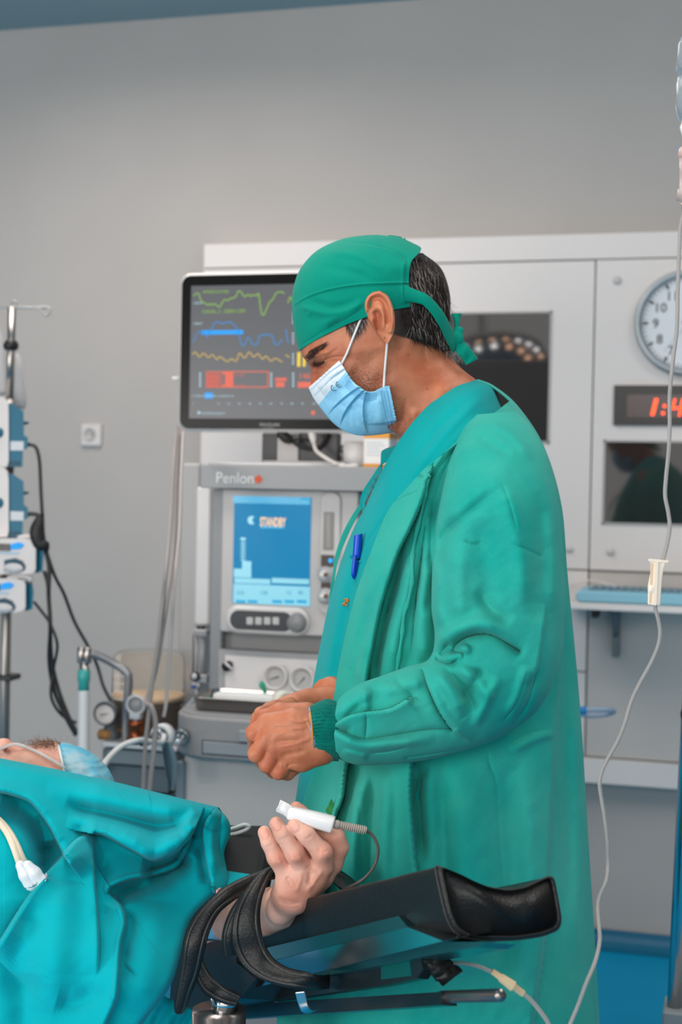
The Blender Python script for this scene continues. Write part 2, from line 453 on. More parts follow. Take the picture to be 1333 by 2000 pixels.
def skin_mat(name, col, col2, rough=.5, fine=260):
    m = mat(name, col, rough=rough, spec=.45, sss=.12)
    nt = m.node_tree; b = nt.nodes['Principled BSDF']; tc = nt.nodes.new('ShaderNodeTexCoord')
    n = nt.nodes.new('ShaderNodeTexNoise'); n.inputs['Scale'].default_value = 28; n.inputs['Detail'].default_value = 6
    nt.links.new(tc.outputs['Object'], n.inputs['Vector'])
    mx = nt.nodes.new('ShaderNodeMix'); mx.data_type = 'RGBA'; mx.inputs[6].default_value = (*col, 1); mx.inputs[7].default_value = (*col2, 1)
    r = nt.nodes.new('ShaderNodeMapRange'); r.inputs[1].default_value = .38; r.inputs[2].default_value = .66
    nt.links.new(n.outputs['Fac'], r.inputs[0]); nt.links.new(r.outputs[0], mx.inputs[0])
    at = nt.nodes.new('ShaderNodeAttribute'); at.attribute_name = 'tint'
    m2 = nt.nodes.new('ShaderNodeMix'); m2.data_type = 'RGBA'; m2.blend_type = 'MULTIPLY'; m2.inputs[0].default_value = 1
    nt.links.new(mx.outputs[2], m2.inputs[6]); nt.links.new(at.outputs['Color'], m2.inputs[7]); nt.links.new(m2.outputs[2], b.inputs['Base Color'])
    vo = nt.nodes.new('ShaderNodeTexNoise'); vo.inputs['Scale'].default_value = 620; vo.inputs['Detail'].default_value = 1; nt.links.new(tc.outputs['Object'], vo.inputs['Vector'])
    vr = nt.nodes.new('ShaderNodeMapRange'); vr.inputs[1].default_value = .50; vr.inputs[2].default_value = .60; nt.links.new(vo.outputs['Fac'], vr.inputs[0])
    iv = nt.nodes.new('ShaderNodeMath'); iv.operation = 'SUBTRACT'; iv.inputs[0].default_value = 1; nt.links.new(at.outputs['Alpha'], iv.inputs[1])
    mm = nt.nodes.new('ShaderNodeMath'); mm.operation = 'MULTIPLY'; nt.links.new(iv.outputs[0], mm.inputs[0]); nt.links.new(vr.outputs[0], mm.inputs[1])
    m3 = nt.nodes.new('ShaderNodeMix'); m3.data_type = 'RGBA'; m3.inputs[7].default_value = (.03, .022, .02, 1)
    nt.links.new(mm.outputs[0], m3.inputs[0]); nt.links.new(m2.outputs[2], m3.inputs[6]); nt.links.new(m3.outputs[2], b.inputs['Base Color'])
    n2 = nt.nodes.new('ShaderNodeTexNoise'); n2.inputs['Scale'].default_value = fine; n2.inputs['Detail'].default_value = 4
    nt.links.new(tc.outputs['Object'], n2.inputs['Vector'])
    bp = nt.nodes.new('ShaderNodeBump'); bp.inputs['Strength'].default_value = .35; bp.inputs['Distance'].default_value = .0008
    nt.links.new(n2.outputs['Fac'], bp.inputs['Height']); nt.links.new(bp.outputs[0], b.inputs['Normal'])
    return m
def flip_out(V, F):
    """faces turned outwards"""
    F = np.asarray(F); v = V[F]
    vol = np.einsum('ij,ij->i', np.cross(v[:, 1] - v[:, 0], v[:, 2] - v[:, 0]), v[:, 0] - V.mean(0)).sum()
    return F[:, ::-1] if vol < 0 else F
def strands(mb, n, area_fn, surf, length, dirfn, r=.00035, lift=.001, curl=.3, segs=6, mi=0, off=.0):
    """short hairs lying on a surface; area_fn gives a root pixel"""
    for _ in range(n):
        x, y = area_fn(); L_ = length * (0.6 + .8 * random.random()); pts = []
        dx, dy = dirfn(x, y); a = math.atan2(dy, dx) + random.gauss(0, curl * .6); bend = random.gauss(0, curl)
        for k in range(segs):
            d = surf(x, y) - off - lift * math.sin(math.pi * (k + .5) / segs)
            pts.append(P(x, y, d)); x += math.cos(a) * L_ / segs; y += math.sin(a) * L_ / segs; a += bend / segs
        pts = np.array(pts)
        mb.tube(pts, [r * (1 - .8 * k / (segs - 1)) for k in range(segs)], 3, mi, caps=False)
def C(r, g, b):
    return tuple(((c / 255) / 12.92 if c / 255 <= 0.04045 else ((c / 255 + 0.055) / 1.055) ** 2.4) for c in (r, g, b))

# ================================================================ SETTING
WY = 4.25                                    # the back wall plane
wall_m = mat('painted_wall', C(184, 179, 175), rough=0.75, spec=0.25, noise=0.02, nscale=3, bump=0.05, bscale=60)
ceil_m = mat('ceiling_paint', C(150, 175, 182), rough=0.8)
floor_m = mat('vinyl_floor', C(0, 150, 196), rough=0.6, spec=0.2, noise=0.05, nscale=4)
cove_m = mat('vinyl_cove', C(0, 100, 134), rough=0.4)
lam_m = mat('laminate_panel', C(228, 222, 219), rough=0.4, spec=0.4)
steel_m = mat('steel_panel', C(200, 194, 189), rough=0.38, spec=0.5, noise=0.02, nscale=5)
dark_m = mat('dark_gap', C(70, 68, 68), rough=0.8)
struct(MB().box((-6, -3.2, -0.1), (4.6, WY + 0.1, 0)).build('floor', floor_m))
struct(MB().box((-6, WY, 0), (4.6, WY + 0.1, 3.2)).build('wall_back', wall_m))
struct(MB().box((-6.1, -3.2, 0), (-6, WY, 3.2)).build('wall_left', wall_m))
struct(MB().box((4.5, -3.2, 0), (4.6, WY, 3.2)).build('wall_right', wall_m))
zc = Q(0, 54, WY)[2]; zc2 = Q(500, 3, WY)[2]
struct(MB().box((-6, -3.2, zc - 0.01), (4.6, WY, zc + 0.1)).build('ceiling', ceil_m))
# blue vinyl turned up against the foot of the wall
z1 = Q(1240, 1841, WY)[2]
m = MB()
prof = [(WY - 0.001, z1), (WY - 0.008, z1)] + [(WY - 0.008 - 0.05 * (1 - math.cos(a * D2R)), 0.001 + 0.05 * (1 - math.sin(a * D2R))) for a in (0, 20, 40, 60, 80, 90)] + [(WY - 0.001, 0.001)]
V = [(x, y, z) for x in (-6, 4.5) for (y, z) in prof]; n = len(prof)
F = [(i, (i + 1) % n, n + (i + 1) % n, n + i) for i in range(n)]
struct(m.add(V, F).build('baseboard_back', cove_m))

# ---- the service panel on the wall: laminate boards with joints, skirting board, recessed grey board
PY = WY - 0.07                                # front face of the boards
def wbox(mb, x0, y0, x1, y1, front=PY, back=None, mi=0, bev=0.0, zl=None):
    a = Q(x0, (y0 + y1) / 2, front); b = Q(x1, (y0 + y1) / 2, front); t = Q((x0 + x1) / 2, y0, front); c = Q((x0 + x1) / 2, y1, front)
    mb.box((a[0], front, c[2]), (b[0], (back if back is not None else WY), t[2]), mi, bev); return mb
def zq(px, py, Y=PY): return float(Q(px, py, Y)[2])
xL = float(Q(394, 700, PY)[0]); xJ = float(Q(1158, 800, PY)[0]); xR = 3.4
zT = zq(394, 480); zT = (zT + zq(1320, 446)) / 2
zJ1 = zq(1167, 507); zJ2 = zq(1240, 1117); zB1 = zq(1200, 1482); zB2 = zq(1240, 1536)
G = 0.0022
def board(x0, z0, x1, z1_, mtl=lam_m, front=PY, name='trim_1'):
    return MB().box((x0 + G, front, z0 + G), (x1 - G, WY - 0.002, z1_ - G), bev=0.0015).build(name, mtl)
k = 1
xM = float(Q(870, 800, PY)[0])
for (x0, z0, x1, z1_, mt, fr) in (
    (xL, zJ1, xR, zT, lam_m, PY), (xL, zJ2, xJ, zJ1, lam_m, PY),
    (xJ, zJ2, xR, zJ1, lam_m, PY - 0.004),
    (xL, zq(1135, 1312), xJ, zJ2, lam_m, PY), (xL, zB1, xJ, zq(1135, 1312), lam_m, PY),
    (xJ, zB1, xR, zJ2, steel_m, PY + 0.004), (xL, zB2, xR, zB1, lam_m, PY - 0.006)):
    o = board(x0, z0, x1, z1_, mt, fr, 'trim_%d' % k); struct(o); k += 1
struct(MB().box((xL + 0.002, WY - 0.05, zB2 + 0.003), (xR - 0.01, WY - 0.001, zT - 0.006)).build('trim_8', dark_m))

# domed screw caps on the boards
cap_m = mat('screw_cap', C(212, 208, 206), rough=0.3)
for i, (px, py, lb) in enumerate(((1206, 548, 'white domed screw cap at the upper left of the round clock'),
                                  (1193, 1077, 'white domed screw cap below the dark film viewer'),
                                  (1113, 1072, 'white domed screw cap beside the back of the green gown'))):
    p = Q(px, py, PY - 0.006 if px > 1160 else PY)
    tag(MB().lathe(p, (0, -1, 0), [(-.002, .0125), (0.002, .0125), (.006, .0105), (.009, .006), (.0102, .0)], 24).build('screw_cap', cap_m), lb, 'screw cap', 'screw caps on the wall boards')

# dark glass pane (glossy) behind the doctor
glass_m = mat('black_glass', C(42, 40, 40), rough=0.04, spec=0.9, coat=0.3)
frame_m = mat('pane_edge', C(170, 168, 166), rough=0.3)
def pane(name, x0, y0, x1, y1, lb, cat, gm=glass_m, front=PY, fr=0.006):
    a = Q(x0, y0, front); b = Q(x1, y1, front)
    t = thing(name, lb, cat, ((a[0] + b[0]) / 2, front, b[2]))
    f = MB()
    for (p, q) in (((a[0], a[2]), (b[0], a[2] - fr)), ((a[0], b[2] + fr), (b[0], b[2])), ((a[0], a[2]), (a[0] + fr, b[2])), ((b[0] - fr, a[2]), (b[0], b[2]))):
        f.box((p[0], front - 0.004, p[1]), (q[0], front + 0.001, q[1]))
    f.build('frame', frame_m, t)
    MB().box((a[0] + fr * .8, front - 0.002, b[2] + fr * .8), (b[0] - fr * .8, front + 0.002, a[2] - fr * .8)).build('glass', gm, t)
    return t
pane('film_viewer', 742, 612, 1074, 866, 'large black glossy film viewer behind the doctor reflecting a lamp', 'film viewer')
pane('film_viewer', 1180, 859, 1560, 1034, 'black glossy film viewer below the red digital clock', 'film viewer', front=PY - 0.004)

# round clock
t0 = Q(1345, 632, PY - 0.004); R0 = float(Q(1345 + 106, 632, PY - 0.004)[0] - t0[0])
ck = thing('wall_clock', 'round white analogue wall clock with grey rim above the digital display', 'clock', t0)
rim_m = mat('clock_rim', C(168, 176, 180), rough=0.28, metal=0.3); face_m = mat('clock_face', C(226, 230, 236), rough=0.4)
ink_m = mat('clock_ink', C(40, 42, 48), rough=0.5)
MB().lathe(t0, (0, -1, 0), [(0, R0), (.03, R0), (.038, R0 * .985), (.041, R0 * .95), (.038, R0 * .9), (.026, R0 * .855), (.018, R0 * .85)], 72).build('rim', rim_m, ck)
MB().lathe(t0, (0, -1, 0), [(.0, R0 * .9), (.019, R0 * .9)], 72, smooth=False).build('dial', face_m, ck)
m = MB(); yf = t0[1] - .0195
for h in range(60):
    a = h * 6 * D2R; r1 = R0 * .845; r2 = R0 * (.745 if h % 5 == 0 else .79); w = .0040 if h % 5 == 0 else .0013
    d = np.array([math.sin(a), 0, math.cos(a)]); s_ = np.array([math.cos(a), 0, -math.sin(a)])
    c = np.array([t0[0], yf, t0[2]])
    m.quad(c + d*r1 - s_*w, c + d*r1 + s_*w, c + d*r2 + s_*w, c + d*r2 - s_*w)
for h in range(1, 13):
    a = h * 30 * D2R; sz = R0 * .25
    m.text(str(h), (t0[0] + math.sin(a) * R0 * .60, yf, t0[2] + math.cos(a) * R0 * .60 - sz * .36), sz, align='CENTER', bold=.012)
m.build('numerals', ink_m, ck)
def hand(mb, ang, L_, w):
    a = ang * D2R; d = np.array([math.sin(a), 0, math.cos(a)]); s_ = np.array([math.cos(a), 0, -math.sin(a)]); c = np.array([t0[0], yf - .004, t0[2]])
    mb.quad(c - d*L_*.15 - s_*w, c - d*L_*.15 + s_*w, c + d*L_ + s_*w*.5, c + d*L_ - s_*w*.5)
hand(m2 := MB(), 52, R0 * .45, .005); m2.build('hour_hand', ink_m, ck)
hand(m2 := MB(), 246, R0 * .68, .0034) if False else hand(m2 := MB(), 100, R0 * .68, .0034); m2.build('minute_hand', ink_m, ck)
hand(m2 := MB(), 218, R0 * .7, .001); m2.build('second_hand', mat('clock_grey', C(150, 155, 160)), ck)

# digital clock
DY = PY - 0.004
a = Q(1201, 753, DY); b = Q(1540, 833, DY)
dc = thing('digital_clock', 'black digital wall clock with red dotted digits under the round clock', 'clock', ((a[0]+b[0])/2, DY, b[2]))
blk = mat('black_plastic', C(30, 29, 29), rough=0.35)
MB().box((a[0], DY - .012, b[2]), (b[0], DY, a[2]), bev=.002).build('housing', blk, dc)
c = Q(1226, 771, DY - .012); e = Q(1515, 817, DY - .012)
MB().box((c[0], DY - .0135, e[2]), (e[0], DY - .0115, c[2])).build('display_window', mat('red_filter', C(62, 36, 32), rough=0.25), dc)
led = mat('red_led', (0.9, 0.05, 0.01), emit=(1.0, 0.07, 0.015), es=3.0)
m = MB(); yd = DY - .0142
def dots(pts, r=.0034):
    for (px, py) in pts:
        p = Q(px, py, yd); m.lathe(p, (0, -1, 0), [(0, r), (.0008, r)], 10, smooth=False)
seg = lambda x0, y0, x1, y1, n: [(x0 + (x1 - x0) * i / (n - 1), y0 + (y1 - y0) * i / (n - 1)) for i in range(n)]
dots(seg(1284, 781, 1277, 809, 7)); dots(seg(1281, 781, 1274, 809, 7)); dots([(1299, 793), (1296, 807)], .0046)
dots(seg(1319, 781, 1314, 797, 5)); dots(seg(1314, 797, 1332, 797, 5)); dots(seg(1334, 781, 1328, 811, 8))
dots(seg(1352, 781, 1347, 797, 5)); dots(seg(1347, 797, 1365, 797, 5)); dots(seg(1367, 781, 1361, 811, 8))
m.build('digits', led, dc)

# ---- fold-out shelf with light blue keyboard
SY = WY - 0.36; zs = zq(1240, 1182, SY)
sh = thing('wall_shelf', 'white shelf on a bracket carrying the light blue keyboard', 'shelf', (1.0, WY - .2, zs))
xa = float(Q(1090, 1182, SY)[0])
MB().box((xa, SY, zs - .018), (2.6, WY - .08, zs), bev=.004).build('board', lam_m, sh)
bx = float(Q(1200, 1215, SY + .16)[0]); bk = mat('bracket_grey', C(112, 120, 124), rough=.4, metal=.3)
m = MB(); m.box((bx - .012, SY + .1, zs - .03), (bx + .012, WY - .07, zs - .018)); m.box((bx - .009, WY - .13, zs - .17), (bx + .009, WY - .068, zs - .03), bev=.003)
m.tube([(bx, SY + .12, zs - .03), (bx, WY - .09, zs - .13)], .008)
m.build('bracket', bk, sh)
MB().box((bx - .06, SY + .12, zs - .05), (bx - .04, SY + .18, zs - .018), bev=.004).build('catch', blk, sh)
kx0 = float(Q(1126, 1165, SY + .02)[0]); kz = zs + .001
kb = thing('keyboard', 'light blue washable keyboard lying on the white wall shelf', 'keyboard', (kx0 + .3, SY + .1, kz))
kbm = mat('keyboard_blue', C(140, 196, 214), rough=.5); keym = mat('key_grey', C(110, 140, 156), rough=.6)
MB().box((kx0, SY + .01, kz), (kx0 + .5, SY + .2, kz + .032), bev=.012).build('body', kbm, kb)
for r in range(4):
    m = MB()
    for q in range(22): m.box((kx0 + .03 + q * .0205, SY + .035 + r * .038, kz + .031), (kx0 + .046 + q * .0205, SY + .062 + r * .038, kz + .037), bev=.003)
    m.build('key_row', keym, kb)
p0 = Q(1240, 1150, SY + .26)
tag(MB().box((p0[0], SY + .22, zs + .0005), (p0[0] + .5, SY + .27, p0[2] + .004), bev=.004).build('keyboard_tray', blk), 'black flat strip behind the light blue keyboard', 'tray')
cb = MB().tube([(*(Q(x, y, WY - .09)),) for x, y in ((1092, 1180), (1100, 1142), (1130, 1134), (1175, 1138), (1200, 1148), (1215, 1160), (1220, 1190))], .003)
V = np.array(spline([Q(1085, 1170, WY - .095), Q(1105, 1146, WY - .095), Q(1150, 1134, WY - .095), Q(1190, 1142, WY - .11), Q(1225, 1152, WY - .12)], 40))
tag(MB().tube(V, .003, 8).build('white_cable', lam_m), 'thin white cable lying in a loop behind the keyboard', 'cable')

# blue-ended clear hose loop
hoop = thing('clear_hose', 'short clear hose loop with a bright blue collar behind the gown', 'hose', Q(1165, 1395, 3.6))
clr = mat('clear_plastic', C(222, 232, 240), rough=.12, trans=.75, spec=.6, ior=1.3)
V = spline([Q(x, y, 3.6 + dy) for x, y, dy in ((770, 1420, -.55), (900, 1405, -.35), (1010, 1395, -.1), (1090, 1391, 0), (1137, 1387, 0), (1180, 1386, .0), (1200, 1389, .03), (1190, 1394, .06), (1160, 1398, .06), (1130, 1396, .06), (1040, 1400, -.02), (900, 1412, -.3), (765, 1428, -.55))], 60)
MB().tube(V, .0065, 12).build('tube', mat('milky_hose', C(176, 196, 216), rough=.25, trans=.35, ior=1.3), hoop)
MB().cyl(Q(1131, 1388, 3.6), Q(1146, 1388, 3.6), .0105).build('collar', mat('bright_blue', C(20, 130, 200), rough=.4), hoop)

# wall socket
p = Q(181, 850, WY)
so = thing('wall_socket', 'white square power socket on the bare grey wall', 'socket', (p[0], WY, p[2] - .04))
sw = mat('socket_white', C(214, 208, 206), rough=.35)
hw = .036; MB().rbox(p[0], p[2], hw, hw, .006, WY - .014, WY, edge=.004).build('plate', sw, so)
m = MB(); m.lathe((p[0] - .004, WY - .014, p[2] + .002), (0, -1, 0), [(0, .021), (.004, .021), (.005, .0195), (.001, .0175), (.001, 0)], 36)
m.build('insert', mat('socket_inner', C(190, 184, 182), rough=.4), so)
m = MB()
for dx in (-.0095, .0095): m.lathe((p[0] - .004 + dx, WY - .0152, p[2] + .002), (0, -1, 0), [(0, .0025), (.0006, .0025)], 12)
m.build('pin_hole', blk, so)

# chrome pole and base at the right edge
pm = mat('chrome', C(200, 205, 208), rough=.12, metal=1.0)
ds = 2.3
a = P(1327, 1550, ds); b = P(1316, 1965, ds)
xs, ys = b[0], b[1]
st = thing('rolling_stand', 'chrome pole in a grey block at the lower right edge', 'stand', (xs, ys, 0))
m = MB(); m.tube([(xs, ys, b[2] - .1), (xs + .014, ys, b[2] + .5), (xs + .03, ys, b[2] + .98)], .0125, 24); m.build('pole', pm, st)
gb = mat('grey_plastic', C(128, 133, 136), rough=.5)
z = float(P(1316, 1965, ds)[2])
m = MB(); m.box((xs - .016, ys - .03, z - .1), (xs + .12, ys + .05, z), bev=.006); m.build('clamp_block', gb, st)
MB().tube([(xs, ys, z - .1), (xs, ys, .09)], .016).build('lower_pole', pm, st)
for q in range(5):
    aa = q * 72 * D2R; MB().tube([(xs, ys, .08), (xs + .28 * math.cos(aa), ys + .28 * math.sin(aa), .06)], .014).build('leg', gb, st)
    MB().lathe((xs + .28 * math.cos(aa) - .01, ys + .28 * math.sin(aa), .03), (1, 0, 0), [(0, .03), (.02, .03)], 20).build('castor', blk, st)
p = P(1329, 1390, ds)
MB().sphere((xs + .018, ys - .012, p[2]), .018).build('clamp_knob', blk, st)

# ceiling-hung operating lamp above the table (seen only as a reflection in the black pane)
lp = np.array([-1.22, 1.25, 1.93])
ol = thing('operating_lamp', 'white round operating lamp over the table, seen reflected in the black pane', 'lamp', lp)
nx = np.array([0.25, 0.45, -0.86]); nx /= np.linalg.norm(nx)
MB().lathe(lp - nx * .06, nx, [(0, .05), (.0, .26), (.03, .3), (.06, .3), (.062, .28), (.05, .27), (.05, 0)], 48).build('housing', mat('lamp_white', C(190, 186, 184), rough=.3), ol)
e1 = np.cross(nx, (0, 0, 1)); e1 /= np.linalg.norm(e1); e2 = np.cross(nx, e1)
mA, mBb = MB(), MB()
for ring, cnt in ((.20, 16), (.265, 24)):
    for q in range(cnt):
        aa = 2 * math.pi * q / cnt + ring
        c = lp - nx * .009 + ring * (math.cos(aa) * e1 + math.sin(aa) * e2)
        wh = (q // 3 + int(ring * 50)) % 2
        MB().lathe(c, nx, [(0, .014), (.004, .014), (.007, .008), (.008, 0)], 12).build('bulb', mat('led_white', (1, 1, 1), emit=(1, .97, .95), es=14) if wh else mat('led_warm', (1, .6, .4), emit=(1, .55, .32), es=10), ol)
MB().tube([lp - nx * .05, lp - nx * .2, (lp[0] - .1, lp[1] - .3, 2.5), (lp[0] - .1, lp[1] - .3, zc)], .025, 16).build('arm', mat('lamp_white', (1, 1, 1)), ol)
# ================================================================ ANAESTHESIA MACHINE
MY = 3.0
warm = mat('machine_cream', C(198, 192, 189), rough=.42)
grey = mat('machine_grey', C(150, 150, 151), rough=.45)
dgrey = mat('machine_dark_grey', C(158, 154, 153), rough=.45)
pale = mat('machine_pale', C(218, 214, 212), rough=.35)
char = mat('charcoal', C(62, 64, 68), rough=.4)
def qb(mb, x0, y0, x1, y1, Y, dep, mi=None, bev=.004):
    """box whose front face (in plane Y) shows at the pixel rectangle"""
    xm, ym = (x0 + x1) / 2, (y0 + y1) / 2
    mb.box((Q(x0, ym, Y)[0], Y, Q(xm, y1, Y)[2]), (Q(x1, ym, Y)[0], Y + dep, Q(xm, y0, Y)[2]), mi, bev); return mb
def qx(px, py=1200, Y=MY): return float(Q(px, py, Y)[0])
def qz(px, py, Y=MY): return float(Q(px, py, Y)[2])
mx = qx(520)
am = thing('anaesthesia_machine', 'grey and cream anaesthesia machine with a blue standby screen behind the doctor', 'anaesthesia machine', (mx, MY + .3, 0))
# top shelf with the name in white letters
m = qb(MB(), 391, 910, 760, 957, MY - .06, .50); m.build('top_shelf', grey, am)
TY = MY - .0615
m = MB(); p = Q(421, 943, TY); m.text('Penlon', p, .0345, sx=.95, zdir=(0, 0, 1)); m.build('lettering', mat('letter_white', C(226, 226, 226)), am)
p = Q(505, 936, TY); r = .0105
MB().quad(p + (0, 0, -r), p + (r, 0, 0), p + (0, 0, r), p + (-r, 0, 0)).build('red_diamond', mat('diamond', C(206, 74, 30)), am)
# uprights
m = qb(MB(), 381, 950, 411, 1222, MY + .10, .1, bev=.01); m.build('white_column', pale, am)
m = qb(MB(), 411, 955, 434, 1372, MY + .02, .3, bev=.006); m.build('side_post', grey, am)
m = qb(MB(), 350, 905, 388, 1400, MY + .26, .1, bev=.01); m.build('rear_column', mat('rear_grey', C(176, 174, 173), rough=.5), am)
# screen housing
m = qb(MB(), 432, 957, 698, 1240, MY, .22, bev=.006); m.build('screen_housing', warm, am)
m = qb(MB(), 700, 960, 740, 1375, MY + .03, .3, bev=.006); m.build('right_post', dgrey, am)
scr = mat('screen_blue', C(0, 40, 64), rough=.35, spec=.2, emit=C(0, 136, 188), es=.85)
scl = mat('screen_light_blue', C(70, 110, 120), rough=.25, emit=C(140, 212, 232), es=.85)
scm = mat('screen_mid_blue', C(0, 70, 100), rough=.25, emit=C(20, 165, 210), es=.9)
scw = mat('screen_cream', C(120, 100, 80), rough=.25, emit=C(240, 196, 150), es=1.0)
d = MB(); qb(d, 456, 970, 606, 1181, MY - .003, .006, 0, 0)
SYY = MY - .0036
def dq(x0, y0, x1, y1, mi, Y=SYY): return qb(d, x0, y0, x1, y1, Y, .0006, mi, 0)
dq(456, 970, 606, 984, 2); dq(456, 1143, 606, 1181, 1); dq(458, 1130, 528, 1140, 1); dq(531, 1130, 604, 1140, 1)
for x in (461, 484, 532, 556, 580): dq(x, 1172, x + 19, 1178, 2, SYY - .0005)
dq(457, 1111, 491, 1128, 1); dq(473, 1096, 491, 1112, 1)
for yy in range(1058, 1096, 4): dq(470, yy, 480, yy + 1.6, 1)
dq(470, 1050, 480, 1055, 1); dq(474, 1055, 475, 1096, 1)
dq(509, 1028, 554, 1032, 2)
dq(463, 976, 482, 979, 1); dq(578, 974, 582, 984, 1); dq(590, 978, 598, 984, 1); dq(588, 973, 604, 976, 2)
d.text('STANDBY', Q(508, 1027, SYY - .0006), .027, 3, sx=.50, bold=.035)
d.lathe(Q(492, 1016, SYY), (0, -1, 0), [(0, .0095), (.0006, .0095)], 24, 1, False)
d.lathe(Q(499, 1016, SYY - .0007), (0, -1, 0), [(0, .007), (.0006, .007)], 24, 0, False)
for s_, x in (('310', 462), ('120', 508), ('12', 559), ('40', 582)): d.text(s_, Q(x, 1161, SYY - .0006), .012, 0)
d.build('standby_screen', [scr, scl, scm, scw], am)
# control strip under the screen
p0, p1 = Q(444, 1212, MY), Q(606, 1212, MY)
cx, cz = (p0[0] + p1[0]) / 2, qz(525, 1211); hx = (p1[0] - p0[0]) / 2
m = MB().rbox(cx, cz, hx, .031, .03, MY - .014, MY, edge=.006, n=8); m.build('control_bezel', mat('bezel_white', C(222, 216, 212), rough=.3), am)
m = MB().rbox(cx - .012, cz - .001, hx - .024, .0215, .021, MY - .016, MY - .01, edge=.001, n=8)
kp = m.build('keypad', char, am)
m = MB()
for x in (488, 505, 522, 539):
    q = Q(x, 1213, MY - .018); MB().rbox(q[0], q[2], .0076, .0082, .002, MY - .019, MY - .014, edge=.001).build('button', mat('button_grey', C(196, 192, 190), rough=.4), am)
q = Q(581, 1216, MY - .016); MB().lathe(q, (0, -1, 0), [(0, .022), (.004, .021), (.018, .0185), (.02, .017), (.021, 0)], 40).build('dial_knob', mat('knob_grey', C(140, 138, 138), rough=.35), am)
# flowmeter strip on the right
m = MB().rbox(qx(643), qz(643, 1080), .024, .135, .02, MY - .006, MY, edge=.003, n=6); m.build('meter_strip', mat('strip_cream', C(204, 199, 196), rough=.4), am)
qb(MB(), 632, 1000, 652, 1074, MY - .008, .006, bev=0).build('meter_window', mat('meter_dark', C(128, 122, 118), rough=.25), am)
m = MB()
for yy in range(1006, 1070, 5): qb(m, 638, yy, 645, yy + 1, MY - .0085, .001, bev=0)
m.build('meter_scale', pale, am)
for (ya, yb) in ((1084, 1107), (1138, 1152)): qb(MB(), 627, ya, 652, yb, MY - .009, .006, bev=.001).build('dark_label', mat('label_brown', C(82, 72, 66)), am)
MB().lathe(Q(646, 1095, MY - .009), (0, -1, 0), [(0, .005), (.003, .004), (.003, 0)], 16).build('blue_light', mat('blue_led', (0, .3, .8), emit=C(40, 150, 220), es=1.2), am)
for (px, py) in ((637, 1122), (637, 1164)):
    k_ = MB().lathe(Q(px, py, MY - .006), (0, -1, 0), [(0, .0185), (.006, .018), (.008, .0125), (.022, .0115), (.024, .009), (.024, 0)], 32).build('flow_knob', mat('knob_pale', C(210, 206, 204), rough=.25, metal=.2), am)
    MB().lathe(Q(px, py, MY - .0305), (0, -1, 0), [(0, .005), (.002, .005), (.002, 0)], 16).build('knob_cap', mat('knob_brown', C(120, 86, 70)), k_)
q = Q(686, 1000, MY - .003); MB().lathe(Q(728, 998, MY + .02), (0, -1, 0), [(0, .008), (.01, .007), (.01, 0)], 16).build('black_plug', blk, am)
# recess and lower gauge panel
qb(MB(), 433, 1240, 692, 1276, MY + .05, .15, bev=0).build('recess', mat('recess_grey', C(158, 156, 156), rough=.5), am)
def slant(mb, x0, y0, x1, y1, Y0, Y1, th=.05, mi=0):
    a, b = Q(x0, y0, Y0), Q(x1, y0, Y0); c_, e = Q(x0, y1, Y1), Q(x1, y1, Y1)
    b[2] = a[2] = (a[2] + b[2]) / 2; e[2] = c_[2] = (c_[2] + e[2]) / 2
    V = [a, b, e, c_] + [x + np.array([0, th, 0]) for x in (a, b, e, c_)]
    return mb.add(V, [(3, 2, 1, 0), (4, 5, 6, 7), (0, 1, 5, 4), (1, 2, 6, 5), (2, 3, 7, 6), (3, 0, 4, 7)], mi, False)
slant(MB(), 427, 1275, 690, 1383, MY + .01, MY - .05, .16).build('gauge_panel', grey, am)
slant(MB(), 440, 1286, 670, 1362, MY - .0, MY - .044, .02).build('gauge_plate', mat('plate_pale', C(204, 200, 199), rough=.4), am)
gx = lambda px, py, o=0: Q(px, py, MY - .0 - .044 * (py - 1286) / 76 - o)
for (px, py, ang) in ((540, 1323, 200), (592, 1327, 230)):
    g = MB().lathe(gx(px, py), (0, -1, .12), [(0, .0295), (.012, .0295), (.016, .027), (.014, .0235), (.008, .0225)], 40).build('gauge', mat('gauge_white', C(214, 210, 208), rough=.3), am)
    MB().lathe(gx(px, py), (0, -1, .12), [(0, .023), (.009, .023)], 40, smooth=False).build('gauge_dial', mat('gauge_dial', C(184, 182, 180), rough=.3), g)
    m = MB(); c_ = gx(px, py, .0105)
    for q in range(24):
        a_ = (q * 12 - 50) * D2R; dv = np.array([math.cos(a_), 0, math.sin(a_)]); m.tube([c_ + dv * .0185, c_ + dv * .0215], .0005, 6)
    a_ = ang * D2R; dv = np.array([math.cos(a_), 0, math.sin(a_)]); m.tube([c_ - dv * .006, c_ + dv * .017], [.0014, .0006], 6)
    m.build('gauge_marks', ink_m, g)
kb_ = MB().lathe(gx(447, 1301), (0, -1, .1), [(0, .0125), (.016, .011), (.018, .01), (.018, 0)], 24).build('selector_knob', blk, am)
m = MB(); c_ = gx(447, 1301, .02); m.tube([c_ + (-.010, 0, .008), c_ + (.010, 0, -.008)], .0028, 8); m.build('knob_pointer', pale, kb_)
